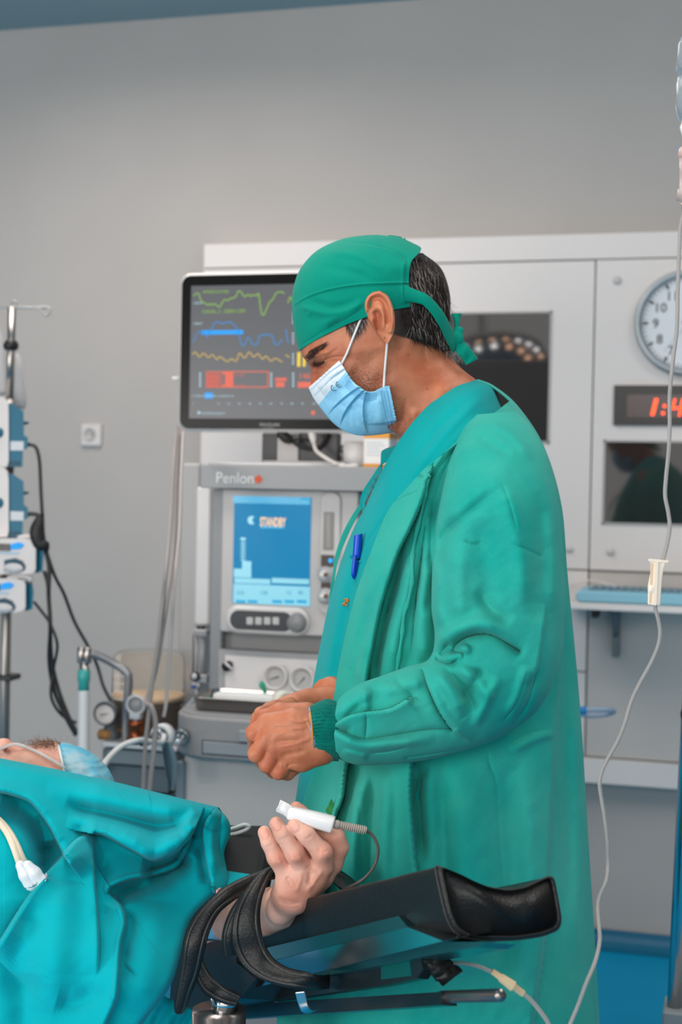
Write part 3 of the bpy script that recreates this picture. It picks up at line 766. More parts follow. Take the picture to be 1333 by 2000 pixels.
# desk: rounded slab with deep front
DYf = MY - .28
zt, zb = qz(450, 1404, DYf), qz(450, 1487, DYf)
xl, xr = qx(322, 1450, DYf), qx(700, 1450, DYf)
def slab(mb, x0, x1, y0, y1, z0, z1_, r, n=10, e=.006, mi=0):
    def ring(ins, z):
        out = []
        for (cx_, cy_, a0) in ((x1 - r, y1 - r, 0), (x0 + r, y1 - r, 90), (x0 + r, y0 + r, 180), (x1 - r, y0 + r, 270)):
            for k in range(n + 1):
                a = (a0 + 90 * k / n) * D2R; out.append((cx_ + (r - ins) * math.cos(a), cy_ + (r - ins) * math.sin(a), z))
        return out
    R = [ring(e, z0), ring(0, z0 + e), ring(0, z1_ - e), ring(e * .3, z1_ - e * .3), ring(e, z1_)]; N = len(R[0])
    F = [tuple(range(N - 1, -1, -1))]
    for k in range(4):
        for i in range(N):
            j = (i + 1) % N; F.append((k*N+i, k*N+j, (k+1)*N+j, (k+1)*N+i))
    F.append(tuple(4*N + i for i in range(N)))
    return mb.add([p for q in R for p in q], F, mi, False)
slab(MB(), xl, xr, DYf, MY + .32, zb, zt, .09).build('desk', dgrey, am)
slab(MB(), xl + .006, xr - .006, DYf + .006, MY + .32, zt - .002, zt + .004, .085, e=.002).build('desk_top', grey, am)
qb(MB(), 396, 1454, 580, 1478, DYf - .002, .01, bev=.002).build('pull_out_tray', mat('tray_front', C(156, 158, 162), rough=.4), am)
m = MB(); qb(m, 394, 1451, 582, 1481, DYf - .0006, .004, bev=0); m.build('tray_gap', mat('gap', C(84, 86, 90)), am)
qb(MB(), 466, 1428, 500, 1450, DYf - .006, .01, bev=.003).build('desk_latch', mat('latch', C(160, 162, 165), rough=.4), am)
# front fittings on the desk corner
q = Q(322, 1437, DYf - .005)
pt = MB().lathe(q, (-.15, -1, .05), [(0, .026), (.014, .026), (.018, .024), (.018, .017), (.008, .016)], 36).build('breathing_port', mat('port_white', C(222, 222, 222), rough=.3), am)
MB().lathe(q + (-.004, -.006, .0), (-.15, -1, .05), [(0, .0155), (.02, .0145), (.02, .009), (0, .008)], 28).build('port_ring', mat('port_steel', C(150, 160, 166), rough=.2, metal=.8), pt)
MB().lathe(q + (-.022, -.03, -.006), (-.6, -.8, 0), [(0, .0105), (.02, .0105), (.02, .008), (.001, .0075)], 20).build('port_nozzle', mat('nozzle_dark', C(40, 60, 66), rough=.3), pt)
q = Q(354, 1440, DYf - .003)
v_ = MB().lathe(q, (0, -1, 0), [(-.01, .0165), (.004, .0165), (.006, .0145), (.003, .013), (.003, 0)], 32).build('outlet_port', mat('port_steel', (1, 1, 1)), am)
m = MB()
for q_ in range(3):
    a_ = q_ * 120 * D2R + .4; m.lathe(q + (math.cos(a_) * .006, -.004, math.sin(a_) * .006), (0, -1, 0), [(0, .0035), (.002, .002), (.002, 0)], 10)
m.build('port_screws', pale, v_)
# lower cabinet
LYf = DYf + .04
qb(MB(), 357, 1487, 690, 1900, LYf, .42, bev=.004).build('lower_cabinet', mat('cabinet_grey', C(202, 194, 188), rough=.4), am)
qb(MB(), 340, 1487, 357, 1900, LYf - .01, .44, bev=.006).build('cabinet_post', mat('post_blue_grey', C(132, 142, 148), rough=.4), am)
q0 = Q(340, 1900, LYf); q1 = Q(690, 1900, LYf)
MB().box((q0[0], LYf, .1), (q1[0], LYf + .42, q0[2] - .001)).build('plinth', dgrey, am)
for (xx, yy) in ((q0[0] + .04, LYf + .04), (q1[0] - .04, LYf + .04), (q0[0] + .04, LYf + .38), (q1[0] - .04, LYf + .38)):
    MB().lathe((xx - .015, yy, .05), (1, 0, 0), [(0, .05), (.03, .05)], 24).build('castor', blk, am)
# side shelf at the left: metal lip, worktop, drawer
SYf = MY - .02
sx0, sx1 = qx(196, 1450, SYf), qx(322, 1450, SYf)
z0_, z1_ = qz(250, 1462, SYf), qz(250, 1453, SYf)
MB().box((sx0, SYf, z0_), (sx1 + .03, MY + .24, z1_), bev=.003).build('side_shelf', mat('shelf_silver', C(176, 178, 180), rough=.3, metal=.3), am)
qb(MB(), 200, 1466, 330, 1495, SYf + .01, .22, bev=.004).build('shelf_rail', mat('rail_blue_grey', C(104, 116, 122), rough=.4), am)
qb(MB(), 208, 1497, 330, 1545, SYf + .025, .2, bev=.004).build('side_drawer', mat('drawer_slate', C(72, 88, 96), rough=.35), am)
qb(MB(), 208, 1548, 330, 1900, SYf + .02, .2, bev=.004).build('side_cabinet', mat('drawer_slate', (1, 1, 1)), am)
# bellows canister
q = Q(288, 1450, MY + .12); rc = .088; zc0 = qz(288, 1448, MY + .12); zc1 = qz(288, 1273, MY + .12)
can = thing('bellows_canister', 'clear amber bellows canister standing on the machine side shelf', 'canister', (q[0], MY + .12, zc0))
MB().lathe((q[0], MY + .12, zc0), (0, 0, 1), [(0, rc * 1.02), (.01, rc * 1.02), (.012, rc), (zc1 - zc0 - .03, rc * .97), (zc1 - zc0 - .008, rc * .93), (zc1 - zc0, rc * .8), (zc1 - zc0, .002)], 48).build(
    'clear_dome', mat('amber_clear', C(246, 234, 220), rough=.06, trans=.95, ior=1.1), can)
mb = MB(); zz = zc0 + .004; pr = [(0, .05)]
for q_ in range(7): pr += [(.004 + q_ * .0125, .06), (.010 + q_ * .0125, .078)]
pr += [(.096, .07), (.096, 0)]
mb.lathe((q[0], MY + .12, zz), (0, 0, 1), pr, 40).build('bellows', mat('bellows_brown', C(66, 56, 48), rough=.6), can)
MB().lathe((q[0], MY + .12, zz + .0965), (0, 0, 1), [(0, .078), (.008, .08), (.012, .074), (.013, 0)], 40).build('bellows_cap', mat('bellows_cream', C(206, 186, 160), rough=.5), can)
m = MB()
for q_ in range(4): m.box((q[0] - .05, MY + .12 - rc * 1.0, zc0 + .11 + q_ * .018), (q[0] - .02, MY + .12 - rc * .985, zc0 + .112 + q_ * .018))
m.build('scale_marks', pale, can)
# round gauge on dark foot
q = Q(202, 1396, MY + .0)
g = thing('pressure_gauge', 'small white-faced round pressure gauge on the side shelf', 'gauge', (q[0], MY + .02, z1_))
MB().lathe(q, (.1, -1, .1), [(.03, .012), (.02, .024), (0, .029), (-.0, .029), (.001, .0285)], 36).build('back', char, g) if False else None
MB().lathe(q + (0, .03, 0), (.08, -1, .1), [(-.01, .012), (0, .026), (.028, .028), (.032, .0265), (.028, .0235), (.024, .023)], 36).build('casing', mat('gauge_case', C(104, 110, 114), rough=.35), g)
MB().lathe(q + (0, .006, -.002), (.08, -1, .1), [(0, .0232), (.002, .0232)], 36, smooth=False).build('face', mat('gauge_face', C(220, 212, 206), rough=.4), g)
m = MB(); m.tube([q + (-.008, -.001, 0), q + (.012, -.001, .003)], .001, 6)
for k_ in range(16):
    a_ = k_ * 22.5 * D2R; dv = np.array([math.cos(a_), 0, math.sin(a_)]); m.tube([q + dv * .017 + (0, .001, 0), q + dv * .02 + (0, .001, 0)], .0005, 6)
m.build('gauge_marks', ink_m, g)
MB().lathe((q[0] + .004, q[1] + .03, z1_), (0, 0, 1), [(0, .022), (.01, .018), (.03, .014), (.045, .018)], 24).build('foot', mat('gauge_case', (1, 1, 1)), g)
# copper valve
q = Q(266, 1448, MY - .005)
vv = thing('copper_valve', 'glossy copper brown valve turned like a spool on the side shelf', 'valve', (q[0], q[1], z1_))
cu = mat('copper', C(136, 72, 40), rough=.22, metal=.75)
zz = z1_
MB().lathe((q[0], q[1], zz), (0, 0, 1), [(0, .02), (.003, .0225), (.011, .0225), (.014, .019), (.018, .0165), (.036, .0165), (.039, .019), (.05, .019), (.052, .017), (.052, 0)], 32).build('body', cu, vv)
MB().lathe((q[0], q[1], zz + .052), (0, 0, 1), [(0, .012), (.006, .012), (.006, 0)], 24).build('collar', mat('port_steel', (1, 1, 1)), vv)
# clear ring valve above it
q = Q(265, 1377, MY - .012)
rv = thing('ring_valve', 'clear plastic ring valve standing above the copper valve', 'valve', (q[0], q[1], z1_ + .059))
MB().torus(q, (0.1, -1, 0), .0205, .0035, mi=0).build('ring', mat('ring_clear', C(214, 216, 218), rough=.15, trans=.3), rv)
MB().lathe(q + (0, .008, 0), (0.1, -1, 0), [(0, .019), (.006, .019), (.007, 0)], 32).build('disc', mat('disc_grey', C(150, 148, 148), rough=.3), rv)
MB().box(q + (-.012, -.006, z1_ + .058 - q[2]), q + (.012, .012, -.018)).build('stem', mat('ring_clear', (1, 1, 1)), rv)
# amber clear dishes
amb = mat('amber_plastic', C(196, 146, 92), rough=.15, trans=.35, ior=1.2)
for (px, lb) in ((205, 'clear amber dish on the side shelf under the pressure gauge'), (228, 'clear amber dish beside the copper valve')):
    q = Q(px, 1448, MY + (.02 if px < 210 else .07)); q[2] = z1_
    tag(MB().lathe(q, (0, 0, 1), [(0, .016), (.012, .019), (.014, .0165), (.02, .0155), (.022, .012), (.022, 0)], 28).build('amber_dish', amb), lb, 'dish')
# bent metal pipe with steel head, and the filter tube under it
pp = thing('metal_pipe', 'bent grey metal pipe with a steel head beside the canister', 'pipe', Q(245, 1450, MY + .0))
V = spline([Q(178, 1276, MY - .02), Q(200, 1284, MY - .01), Q(228, 1299, MY), Q(247, 1312, MY), Q(252, 1330, MY), Q(249, 1365, MY), Q(247, 1400, MY + .01), Q(246, 1451, MY + .01)], 50)
pgm = mat('pipe_grey', C(138, 138, 140), rough=.3, metal=.5)
MB().tube(V, .0098, 16).build('bent_tube', pgm, pp)
stl = mat('brushed_steel', C(168, 162, 158), rough=.22, metal=.95)
q = Q(165, 1264, MY - .025)
m = MB(); m.lathe(q + (-.007, 0, 0), (0, 0, -1), [(0, .008), (.002, .0095), (.034, .0095), (.036, .009)], 20); m.lathe(q + (.008, 0, 0), (0, 0, -1), [(0, .008), (.002, .0095), (.034, .0095), (.036, .009)], 20)
m.lathe(q + (0, 0, -.034), (0, 0, -1), [(0, .0115), (.014, .0105), (.016, .0125), (.02, .0125)], 24)
m.build('steel_head', stl, pp)
ft = thing('breathing_hose', 'upright white corrugated breathing hose with a teal collar', 'hose', Q(164, 1500, MY - .03))
q = Q(164, 1308, MY - .025); qe = Q(163, 1500, MY - .06)
L_ = float(np.linalg.norm(qe - q)); axv = (qe - q) / L_
MB().lathe(q, axv, [(0, .0125), (.003, .0145), (.024, .0148), (.028, .0125), (.05, .0122)], 28).build('teal_collar', mat('teal_clear', C(66, 176, 170), rough=.25, trans=.15), ft)
pr = [(.045, .011)]
for k_ in range(60): pr += [(.05 + k_ * .0032, .0125), (.0516 + k_ * .0032, .0138)]
MB().lathe(q, axv, pr, 28).build('corrugated_hose', mat('milky_white', C(222, 224, 226), rough=.4, trans=.1), ft)
# small flowmeter on the white column
q = Q(390, 1300, MY + .06)
fm = thing('flowmeter', 'slim oxygen flowmeter fixed to the left post of the machine', 'flowmeter', (q[0], q[1], qz(390, 1352, MY + .06)))
FY = MY + .06
MB().lathe(Q(393, 1222, FY + .02), (0, 0, -1), [(0, .008), (.004, .0095), (.011, .0095)], 20).build('top_cap', blk, fm)
qb(MB(), 377, 1230, 403, 1243, FY, .03, bev=.004).build('top_block', mat('meter_clear', C(186, 186, 188), rough=.2, trans=.3), fm)
m = MB(); m.cyl(Q(385, 1243, FY + .015), Q(385, 1318, FY + .015), .0035); m.cyl(Q(396, 1243, FY + .015), Q(396, 1318, FY + .015), .006); m.build('glass_tube', mat('meter_clear', (1, 1, 1)), fm)
m = MB(); m.cyl(Q(378, 1240, FY + .02), Q(378, 1330, FY + .02), .0022); m.build('side_rod', mat('brass_dark', C(112, 100, 96), rough=.4), fm)
qb(MB(), 376, 1318, 404, 1334, FY, .03, bev=.004).build('bottom_block', mat('meter_clear', (1, 1, 1)), fm)
MB().lathe(Q(383, 1321, FY), (0, -1, 0), [(0, .011), (.01, .0105), (.012, .006), (.012, 0)], 24).build('flow_knob', char, fm)
MB().lathe(Q(380, 1321, FY - .0125), (0, -1, 0), [(0, .0068), (.003, .006), (.003, 0)], 24).build('knob_cap', pale, fm)
MB().lathe(Q(378, 1345, FY), (0, 0, 1), [(0, .006), (.008, .006)], 16).build('blue_nipple', mat('nipple_blue', C(60, 92, 160), rough=.4), fm)
MB().box(Q(376, 1340, FY + .03), Q(392, 1234, FY + .0305) + (0, .02, 0)).build('back_plate', pale, fm)
MB().tube(spline([Q(382, 1345, FY), Q(384, 1358, FY - .05), Q(372, 1372, FY - .1), Q(356, 1390, FY - .15)], 20), .003).build('outlet_tube', clr, fm)

# steel tray on the desk with its contents
TYp = MY - .19
zt_ = zt + .004
def P_on(px, py, z): return QZ(px, py, z)
ty0 = MY - .235; ty1 = MY - .10
ax0, ax1 = qx(374, 1390, ty0), qx(548, 1390, ty0)
tr = thing('instrument_tray', 'shallow stainless steel tray of supplies on the machine desk', 'tray', ((ax0 + ax1) / 2, (ty0 + ty1) / 2, zt_))
m = MB(); h = .026; tk = .0012; fl = .012
for (i0, i1) in ((0, 0), (tk * 1.6, tk)):
    pass
def trayring(ins, z, r=.02, n=6):
    out = []
    for (cx_, cy_, a0) in ((ax1 - r, ty1 - r, 0), (ax0 + r, ty1 - r, 90), (ax0 + r, ty0 + r, 180), (ax1 - r, ty0 + r, 270)):
        for k in range(n + 1):
            a = (a0 + 90 * k / n) * D2R; out.append((cx_ + (r - ins) * math.cos(a), cy_ + (r - ins) * math.sin(a), z))
    return out
Rg = [trayring(.01, zt_ + .0005), trayring(.003, zt_ + .004), trayring(0, zt_ + h), trayring(-.005, zt_ + h + .001), trayring(-.005, zt_ + h + .003), trayring(.0015, zt_ + h + .003), trayring(.0045, zt_ + .006), trayring(.012, zt_ + .003)]
N = len(Rg[0]); F = [tuple(range(N - 1, -1, -1))]
for k in range(len(Rg) - 1):
    for i in range(N):
        j = (i + 1) % N; F.append((k*N+i, k*N+j, (k+1)*N+j, (k+1)*N+i))
F.append(tuple((len(Rg)-1)*N + i for i in range(N)))
m.add([p for q in Rg for p in q], F, 0, True); m.build('tray_body', stl, tr)
zi = zt_ + .0035
pk = mat('paper_white', C(232, 232, 230), rough=.6)
tag(MB().box((ax0 + .035, ty0 + .03, zi), (ax0 + .175, ty0 + .07, zi + .012), bev=.003).build('folded_gauze', mat('gauze_cream', C(224, 222, 214), rough=.8, noise=.05, nscale=60)), 'cream folded gauze pack lying lowest in the steel tray', 'gauze')
tag(MB().box((ax0 + .03, ty0 + .045, zi + .0125), (ax0 + .165, ty0 + .085, zi + .028), bev=.004).build('syringe_pack', pk), 'bright white long pack on top of the gauze in the tray', 'pack')
sy = mat('green_plastic', C(30, 150, 120), rough=.35)
bx_ = ax0 + .118; by_ = ty0 + .108
tag(MB().tube([(bx_ + .012, by_, zi), (bx_ + .006, by_, zi + .03), (bx_, by_, zi + .042), (bx_ - .002, by_, zi + .05)], [.003, .004, .0075, .003], 14).build('needle_hub', sy), 'green needle hub sticking up behind the white pack', 'needle')
tag(MB().tube([(bx_ - .06, by_, zi + .006), (bx_ - .035, by_, zi + .022)], .005, 12).build('capped_needle', mat('aqua_plastic', C(120, 205, 196), rough=.3)), 'pale aqua capped needle leaning behind the white pack', 'needle')
tag(MB().tube([(ax1 - .055, ty0 + .04, zi + .006), (ax1 - .025, ty0 + .06, zi + .012), (ax1 - .012, ty0 + .045, zi + .022)], .005, 12).build('green_clip', sy), 'green clip at the right end of the tray', 'clip')
tag(MB().tube([(ax0 + .006, ty0 + .08, zi + .012), (ax0 + .028, ty0 + .05, zi + .008)], .005, 12).build('green_tube_cap', mat('green_plastic2', C(60, 140, 116), rough=.4)), 'dull green cap in the left corner of the tray', 'cap')
qv = []
for (w0, w1, hh) in ((ax1 - .075, ax1 - .03, .018),):
    vn = [(w0, ty0 + .09, zi), (w1, ty0 + .09, zi), (w1, ty0 + .105, zi + hh), (w0, ty0 + .105, zi + hh + .006)]
tag(MB().box((w0, ty0 + .088, zi), (w1, ty0 + .1, zi + .026), bev=.003).build('wrapper', clr), 'crumpled clear wrapper standing at the back of the tray', 'wrapper')
# tape roll
q = Q(556, 1360, MY - .17)
tp = thing('tape_roll', 'white adhesive tape roll lying against the tray on the desk', 'tape', (q[0], q[1], zt_))
R = .0215
axd = np.array([.8, -.6, 0])
MB().lathe(np.array([q[0] - .012, q[1], zt_ + R + .001]), axd, [(0, .0125), (0, R), (.026, R), (.026, .0125), (0, .0125)], 36).build('tape', mat('tape_white', C(226, 222, 208), rough=.7), tp)
MB().lathe(np.array([q[0] - .012, q[1], zt_ + R + .001]), axd, [(-.0005, .0105), (-.0005, .0125), (.0265, .0125), (.0265, .0105), (-.0005, .0105)], 36).build('core', mat('core_grey', C(120, 126, 126), rough=.4), tp)

# thin plate and things on top of the machine
zs_ = float(qz(575, 910, MY - .06))
MB_ = MB(); a_, b_ = qx(404, 905, MY), qx(660, 905, MY)
slab(MB_, a_, b_, MY - .05, MY + .25, zs_, zs_ + .006, .07, e=.002)
tag(MB_.build('round_cornered_plate', mat('plate_white', C(206, 204, 204), rough=.2)), 'thin pale rounded plate lying on the machine top shelf', 'plate')
zs2 = zs_ + .0065
# cartons
q = Q(740, 905, MY + .04)
def carton(x0, x1, y, z0, h, lb):
    t = thing('carton', lb, 'box', ((x0 + x1) / 2, y + .04, z0))
    MB().box((x0, y, z0), (x1, y + .08, z0 + h), bev=.001).build('box_body', mat('carton_white', C(228, 226, 224), rough=.5), t)
    co = mat('carton_orange', C(226, 152, 50), rough=.5); MB().box((x0 - .0006, y - .0006, z0 + h - .012), (x1 + .0006, y + .08, z0 + h + .0006)).build('orange_band', co, t); MB().box((x0 - .0006, y - .0006, z0), (x1 + .0006, y + .08, z0 + .008)).build('orange_band', co, t)
    m = MB()
    for k in range(5): m.box((x0 + .006, y - .0008, z0 + h * (.35 + .09 * k)), (x1 - .008 - .006 * (k % 3), y, z0 + h * (.35 + .09 * k) + .0012))
    m.build('print_lines', mat('print_grey', C(160, 170, 190)), t)
carton(qx(711, 880, MY + .02), qx(760, 880, MY + .02), MY + .02, zs_ + .0005, float(qz(735, 846, MY + .02)) - zs_, 'white and orange carton on the machine shelf under the mask')
tag(MB().lathe((qx(692, 890, MY + .07), MY + .09, zs_ + .0005), (0, 0, 1), [(0, .028), (.004, .031), (.052, .03), (.058, .026), (.058, 0)], 28).build('plastic_cup', mat('cup_white', C(216, 212, 210), rough=.35)), 'pale plastic cup behind the tangled cables on the machine', 'cup')

# ================================================================ PATIENT MONITOR
OY = 3.02
mo = thing('patient_monitor', 'wide black-bezel patient monitor with coloured traces above the machine', 'monitor', (qx(540, 700, OY), OY + .05, zs2))
x0, x1 = qx(349, 690, OY), qx(830, 690, OY)
zt2 = (qz(352, 531, OY) + qz(575, 531, OY)) / 2 ; zb2 = (qz(352, 840, OY) + qz(600, 846, OY)) / 2
cx, cz = (x0 + x1) / 2, (zt2 + zb2) / 2
MB().rbox(cx, cz, (x1 - x0) / 2, (zt2 - zb2) / 2, .026, OY, OY + .05, edge=.006, n=10).build('casing', mat('casing_silver', C(196, 194, 193), rough=.3), mo)
MB().rbox(cx, cz, (x1 - x0) / 2 - .006, (zt2 - zb2) / 2 - .006, .022, OY - .003, OY + .01, edge=.0015, n=10).build('bezel', mat('bezel_black', C(14, 14, 15), rough=.2, spec=.12), mo)
sx0, sx1 = qx(373, 690, OY), qx(806, 690, OY); sz1, sz0 = qz(480, 557, OY), qz(480, 818, OY)
ms = mat('monitor_grey', C(40, 42, 46), rough=.3, emit=C(82, 84, 88), es=.8)
d = MB(); d.box((sx0, OY - .004, sz0), (sx1, OY - .002, sz1), 0)
EY = OY - .0046
def em(name, r, g, b, e=1.0): return mat(name, C(r * .5, g * .5, b * .5), emit=C(r, g, b), es=e)
cols = [ms, em('trace_green', 130, 176, 62), em('trace_blue', 30, 128, 196), em('cyan_text', 0, 150, 236, 1.0), em('trace_ochre', 190, 160, 74), em('red_text', 214, 96, 76), em('pale_text', 172, 206, 218), em('yellow_text', 228, 196, 54)]
def line(pts, mi, w=.0018, jag=0, n=120):
    pl = spline(pts, n)
    if jag: pl[:, 1] += jag * vnoise(pl[:, 0] * 1.0, pl[:, 1] * 0, 4.0) * 2
    V = []
    for i in range(len(pl)):
        t_ = pl[min(i + 1, len(pl) - 1)] - pl[max(i - 1, 0)]; nn = np.array([-t_[1], t_[0]]); nn /= np.linalg.norm(nn) + 1e-9
        c_ = Q(pl[i, 0], pl[i, 1], EY); nv = np.array([nn[0], 0, -nn[1]]) * w
        V += [c_ + nv, c_ - nv]
    d.add(V, [(2*i, 2*i+1, 2*i+3, 2*i+2) for i in range(len(pl) - 1)], mi, False)
line([(378, 575), (388, 572), (394, 590), (408, 597), (415, 594), (428, 600), (436, 586), (452, 583), (462, 580), (467, 565), (480, 578), (490, 576), (500, 580), (505, 574), (509, 600), (512, 614), (517, 614), (523, 598), (534, 584), (541, 574), (556, 571)], 1, .0011, 3.5)
line([(563, 592), (567, 580), (572, 588)], 1, .0011)
line([(378, 668), (386, 650), (395, 648), (405, 658), (414, 640), (422, 630), (438, 631), (450, 629), (462, 640), (467, 650), (471, 670), (478, 673), (484, 660), (489, 662), (495, 674), (504, 670), (508, 656), (530, 655), (536, 670), (542, 674), (552, 664)], 2, .0011, 1)
line([(559, 643), (562, 665), (566, 668)], 2, .0011)
line([(376, 692), (382, 688), (390, 697), (398, 690), (407, 698), (415, 693), (424, 702), (430, 697), (444, 706), (452, 701), (462, 705), (468, 690), (478, 699), (487, 688), (496, 697), (504, 691), (513, 701), (520, 696), (530, 705), (538, 700), (552, 707)], 4, .0012, 0, 200)
line([(558, 693), (566, 698)], 4, .0012, 0, 6)
def tx(s_, px, py, sz, mi, sx=1.0): d.text(s_, Q(px, py, EY - .0003), sz, mi, sx=sx)
tx('APNEA/ASYS00', 396, 573, .0095, 1); tx('CANAL 2 - DERIV OFF', 395, 612, .0115, 1, .93)
def dr(x0, y0, x1, y1, mi, Y=EY): qb(d, x0, y0, x1, y1, Y, .0005, mi, 0)
dr(394, 645, 475, 653, 3); dr(400, 767, 416, 778, 3); d.text('1', Q(377, 790, EY), .006, 6)
d.text('1.00mV', Q(377, 594, EY), .0075, 6); d.text('1.00mV', Q(377, 634, EY), .0075, 6)
for k in range(24): dr(404 + k * 1.3, 729, 404.7 + k * 1.3, 756, 5) if k not in (20, 21) else None
for (a0_, b0_, a1_, b1_) in ((403, 725, 525, 727), (403, 755, 525, 757), (403, 725, 405, 757), (523, 725, 525, 757), (435, 727, 456, 731), (435, 751, 456, 755), (440, 731, 456, 751)): dr(a0_, b0_, a1_, b1_, 5)
d.text('0 0 (00)', Q(459, 735, EY), .007, 5); d.text('0 / 0 (0)', Q(459, 755, EY), .007, 5)
dr(538, 738, 560, 744, 5); dr(539, 746, 556, 756, 5)
d.text('146', Q(583, 740, EY), .019, 5); dr(582, 746, 612, 757, 5)
dr(581, 688, 587, 716, 7); dr(592, 694, 597, 716, 7)
for x_ in (391, 530, 573):
    for yy in range(728, 754, 6): dr(x_ - 1.5, yy, x_ + 1.5, yy + 3.5, 6)
for yb_ in (610, 650, 690):
    for yy in range(yb_, yb_ + 24, 6): dr(571.5, yy, 574, yy + 3.5, 6)
tx('12 CARDIO/ARRITMIAS - ALARMAS ON', 375, 775, .0058, 6)
for k in range(1, 12): d.text('%d0' % k, Q(424 + (k - 1) * 20.6, 790, EY), .006, 6)
d.lathe(Q(389, 806, EY), (0, -1, 0), [(0, .0032), (.0004, .0032)], 16, 6, False); d.text('INFORME PACIENTE', Q(394, 809, EY), .0062, 6)
d.lathe(Q(612, 806, EY), (0, -1, 0), [(0, .005), (.0004, .005)], 16, 5, False)
d.build('screen', cols, mo)
m = MB(); m.text('SPACELABS', Q(507, 832, OY - .0033), .0095); m.text('HEALTHCARE', Q(513, 837.5, OY - .0033), .0042)
m.build('brand_lettering', mat('logo_grey', C(170, 170, 170)), mo)
# monitor stand
qb(MB(), 512, 846, 541, 903, OY + .06, .03, bev=.003).build('stand_plate', mat('stand_black', C(58, 58, 60), rough=.4), mo)
qb(MB(), 541, 846, 583, 903, OY + .055, .05, bev=.004).build('stand_column', mat('stand_grey', C(188, 184, 182), rough=.4), mo)
qb(MB(), 583, 846, 660, 903, OY + .062, .03, bev=.003).build('stand_wing', mat('stand_black', (1, 1, 1)), mo)
MB().box((qx(505, 900, OY), OY + .03, zs2), (qx(665, 900, OY), OY + .16, zs2 + .006), bev=.002).build('stand_foot', mat('stand_grey', (1, 1, 1)), mo)
MB().lathe(Q(342, 740, OY + .02), (-1, 0, 0), [(-.01, .005), (.006, .005), (.006, 0)], 12).build('side_button', pale, mo)

# cables behind and under the monitor
def cord(name, pts, r, mtl, lb, cat='cable', n=50, group=None):
    return tag(MB().tube(path3(pts, n), r, 10).build(name, mtl), lb, cat, group)
dd = 3.2
bc = mat('black_rubber', C(34, 33, 33), rough=.5); wc = mat('white_cord', C(214, 208, 204), rough=.45)
lead = thing('power_lead', 'black plug and lead looping under the right of the monitor', 'cable', P(560, 860, dd))
MB().tube(path3([(545, 842, dd), (560, 856, dd), (572, 862, dd)], 8), [.008, .012, .012, .012, .012, .01, .009, .006], 10).build('plug', bc, lead)
MB().tube(path3([(570, 861, dd), (590, 874, dd), (612, 877, dd), (630, 868, dd), (640, 850, dd), (642, 838, dd + .05)], 40), .0045, 10).build('lead', bc, lead)
cord('black_cable', [(575, 858, dd), (592, 858, dd), (605, 860, dd), (612, 850, dd + .02), (614, 838, dd + .04)], .0028, bc, 'thin black cable running straight beside the black plug')
lead = thing('white_lead', 'white plug with a pale lead drooping onto the machine shelf', 'cable', P(610, 860, dd - .02))
MB().tube(path3([(609, 838, dd - .03), (611, 852, dd - .03), (613, 866, dd - .03)], 8), [.009, .0095, .0095, .009, .0085, .0075, .006, .0045], 12).build('plug', mat('plug_white', C(222, 216, 212), rough=.35), lead)
MB().tube(path3([(613, 864, dd - .03), (618, 880, dd - .03), (636, 894, dd - .05), (655, 905, dd - .06), (668, 911, dd - .08)], 40), .0042, 10).build('lead', wc, lead)
tag(MB().tube(path3([(663, 909, dd - .09), (684, 911, dd - .09), (700, 909, dd - .09)], 10), [.004, .006, .006, .005, .005, .006, .006, .006, .005, .003], 10).build('cable_joiner', mat('plug_white', (1, 1, 1))), 'white plastic cable joiner on the edge of the machine shelf', 'connector')
tt = rng.random
for q_ in range(6):
    bx0 = 620 + q_ * 6; pts = []
    for w_ in range(7):
        a_ = w_ * 1.5 + q_
        pts.append((655 + 34 * math.cos(a_) * (0.6 + .4 * tt()) + q_ * 1.5, 885 + 22 * math.sin(a_ * 1.0 + q_ * .3) * (.6 + .4 * tt()), dd + .02 + .05 * tt()))
    zmin = 905
    pts = [(a_, min(b_, zmin), c_) for a_, b_, c_ in pts]
    cord('coiled_cable', pts, .0026, wc if q_ % 3 else mat('grey_cord', C(150, 146, 144), rough=.5), 'pale cable lying in the tangled coil on the machine shelf', group='tangled cables on the machine shelf')
# ================================================================ INFUSION STAND, PUMPS, CORDS
IY = 3.05
def extr(mb, pts, Y, dep, mi=None, smooth=False, scale_back=1.0):
    """prism: pixel polygon on plane Y pushed back by dep"""
    A = [Q(x, y, Y) for x, y in pts]; c = np.mean(A, axis=0)
    B = [c + (a - c) * scale_back + np.array([-.49, .87, 0]) * dep for a in A]; n = len(A)
    F = [tuple(range(n)), tuple(range(2 * n - 1, n - 1, -1))] + [(i, n + i, n + (i + 1) % n, (i + 1) % n) for i in range(n)]
    ar = sum(A[i][0] * A[(i+1) % n][2] - A[(i+1) % n][0] * A[i][2] for i in range(n))
    if ar < 0: F = [f[::-1] for f in F]
    return mb.add(A + B, F, mi, smooth)
a = Q(20, 605, IY + .06); b = Q(8, 1300, IY + .06); px_ = (a[0] + b[0]) / 2
iv = thing('infusion_stand', 'slim steel drip stand at the left carrying four pumps', 'stand', (px_, IY + .06, 0))
zz = lambda y, Y=IY + .06: float(Q(15, y, Y)[2])
MB().cyl((px_ + .004, IY + .06, zz(790)), (px_ + .006, IY + .06, zz(600)), .0098).build('upper_pole', stl, iv)
MB().cyl((px_, IY + .06, .1), (px_ + .004, IY + .06, zz(780)), .0125).build('lower_pole', mat('pole_dull', C(150, 146, 142), rough=.3, metal=.7), iv)
MB().lathe((px_ + .005, IY + .06, zz(685)), (0, 0, 1), [(0, .011), (.004, .017), (.014, .019), (.022, .015), (.026, .011)], 24).build('height_knob', blk, iv)
m = MB(); hk = mat('hook_steel', C(170, 170, 170), rough=.25, metal=.8)
m.tube(spline([Q(-70, 600, IY + .06), Q(20, 600, IY + .06), Q(88, 602, IY + .06)], 20), .003, 10)
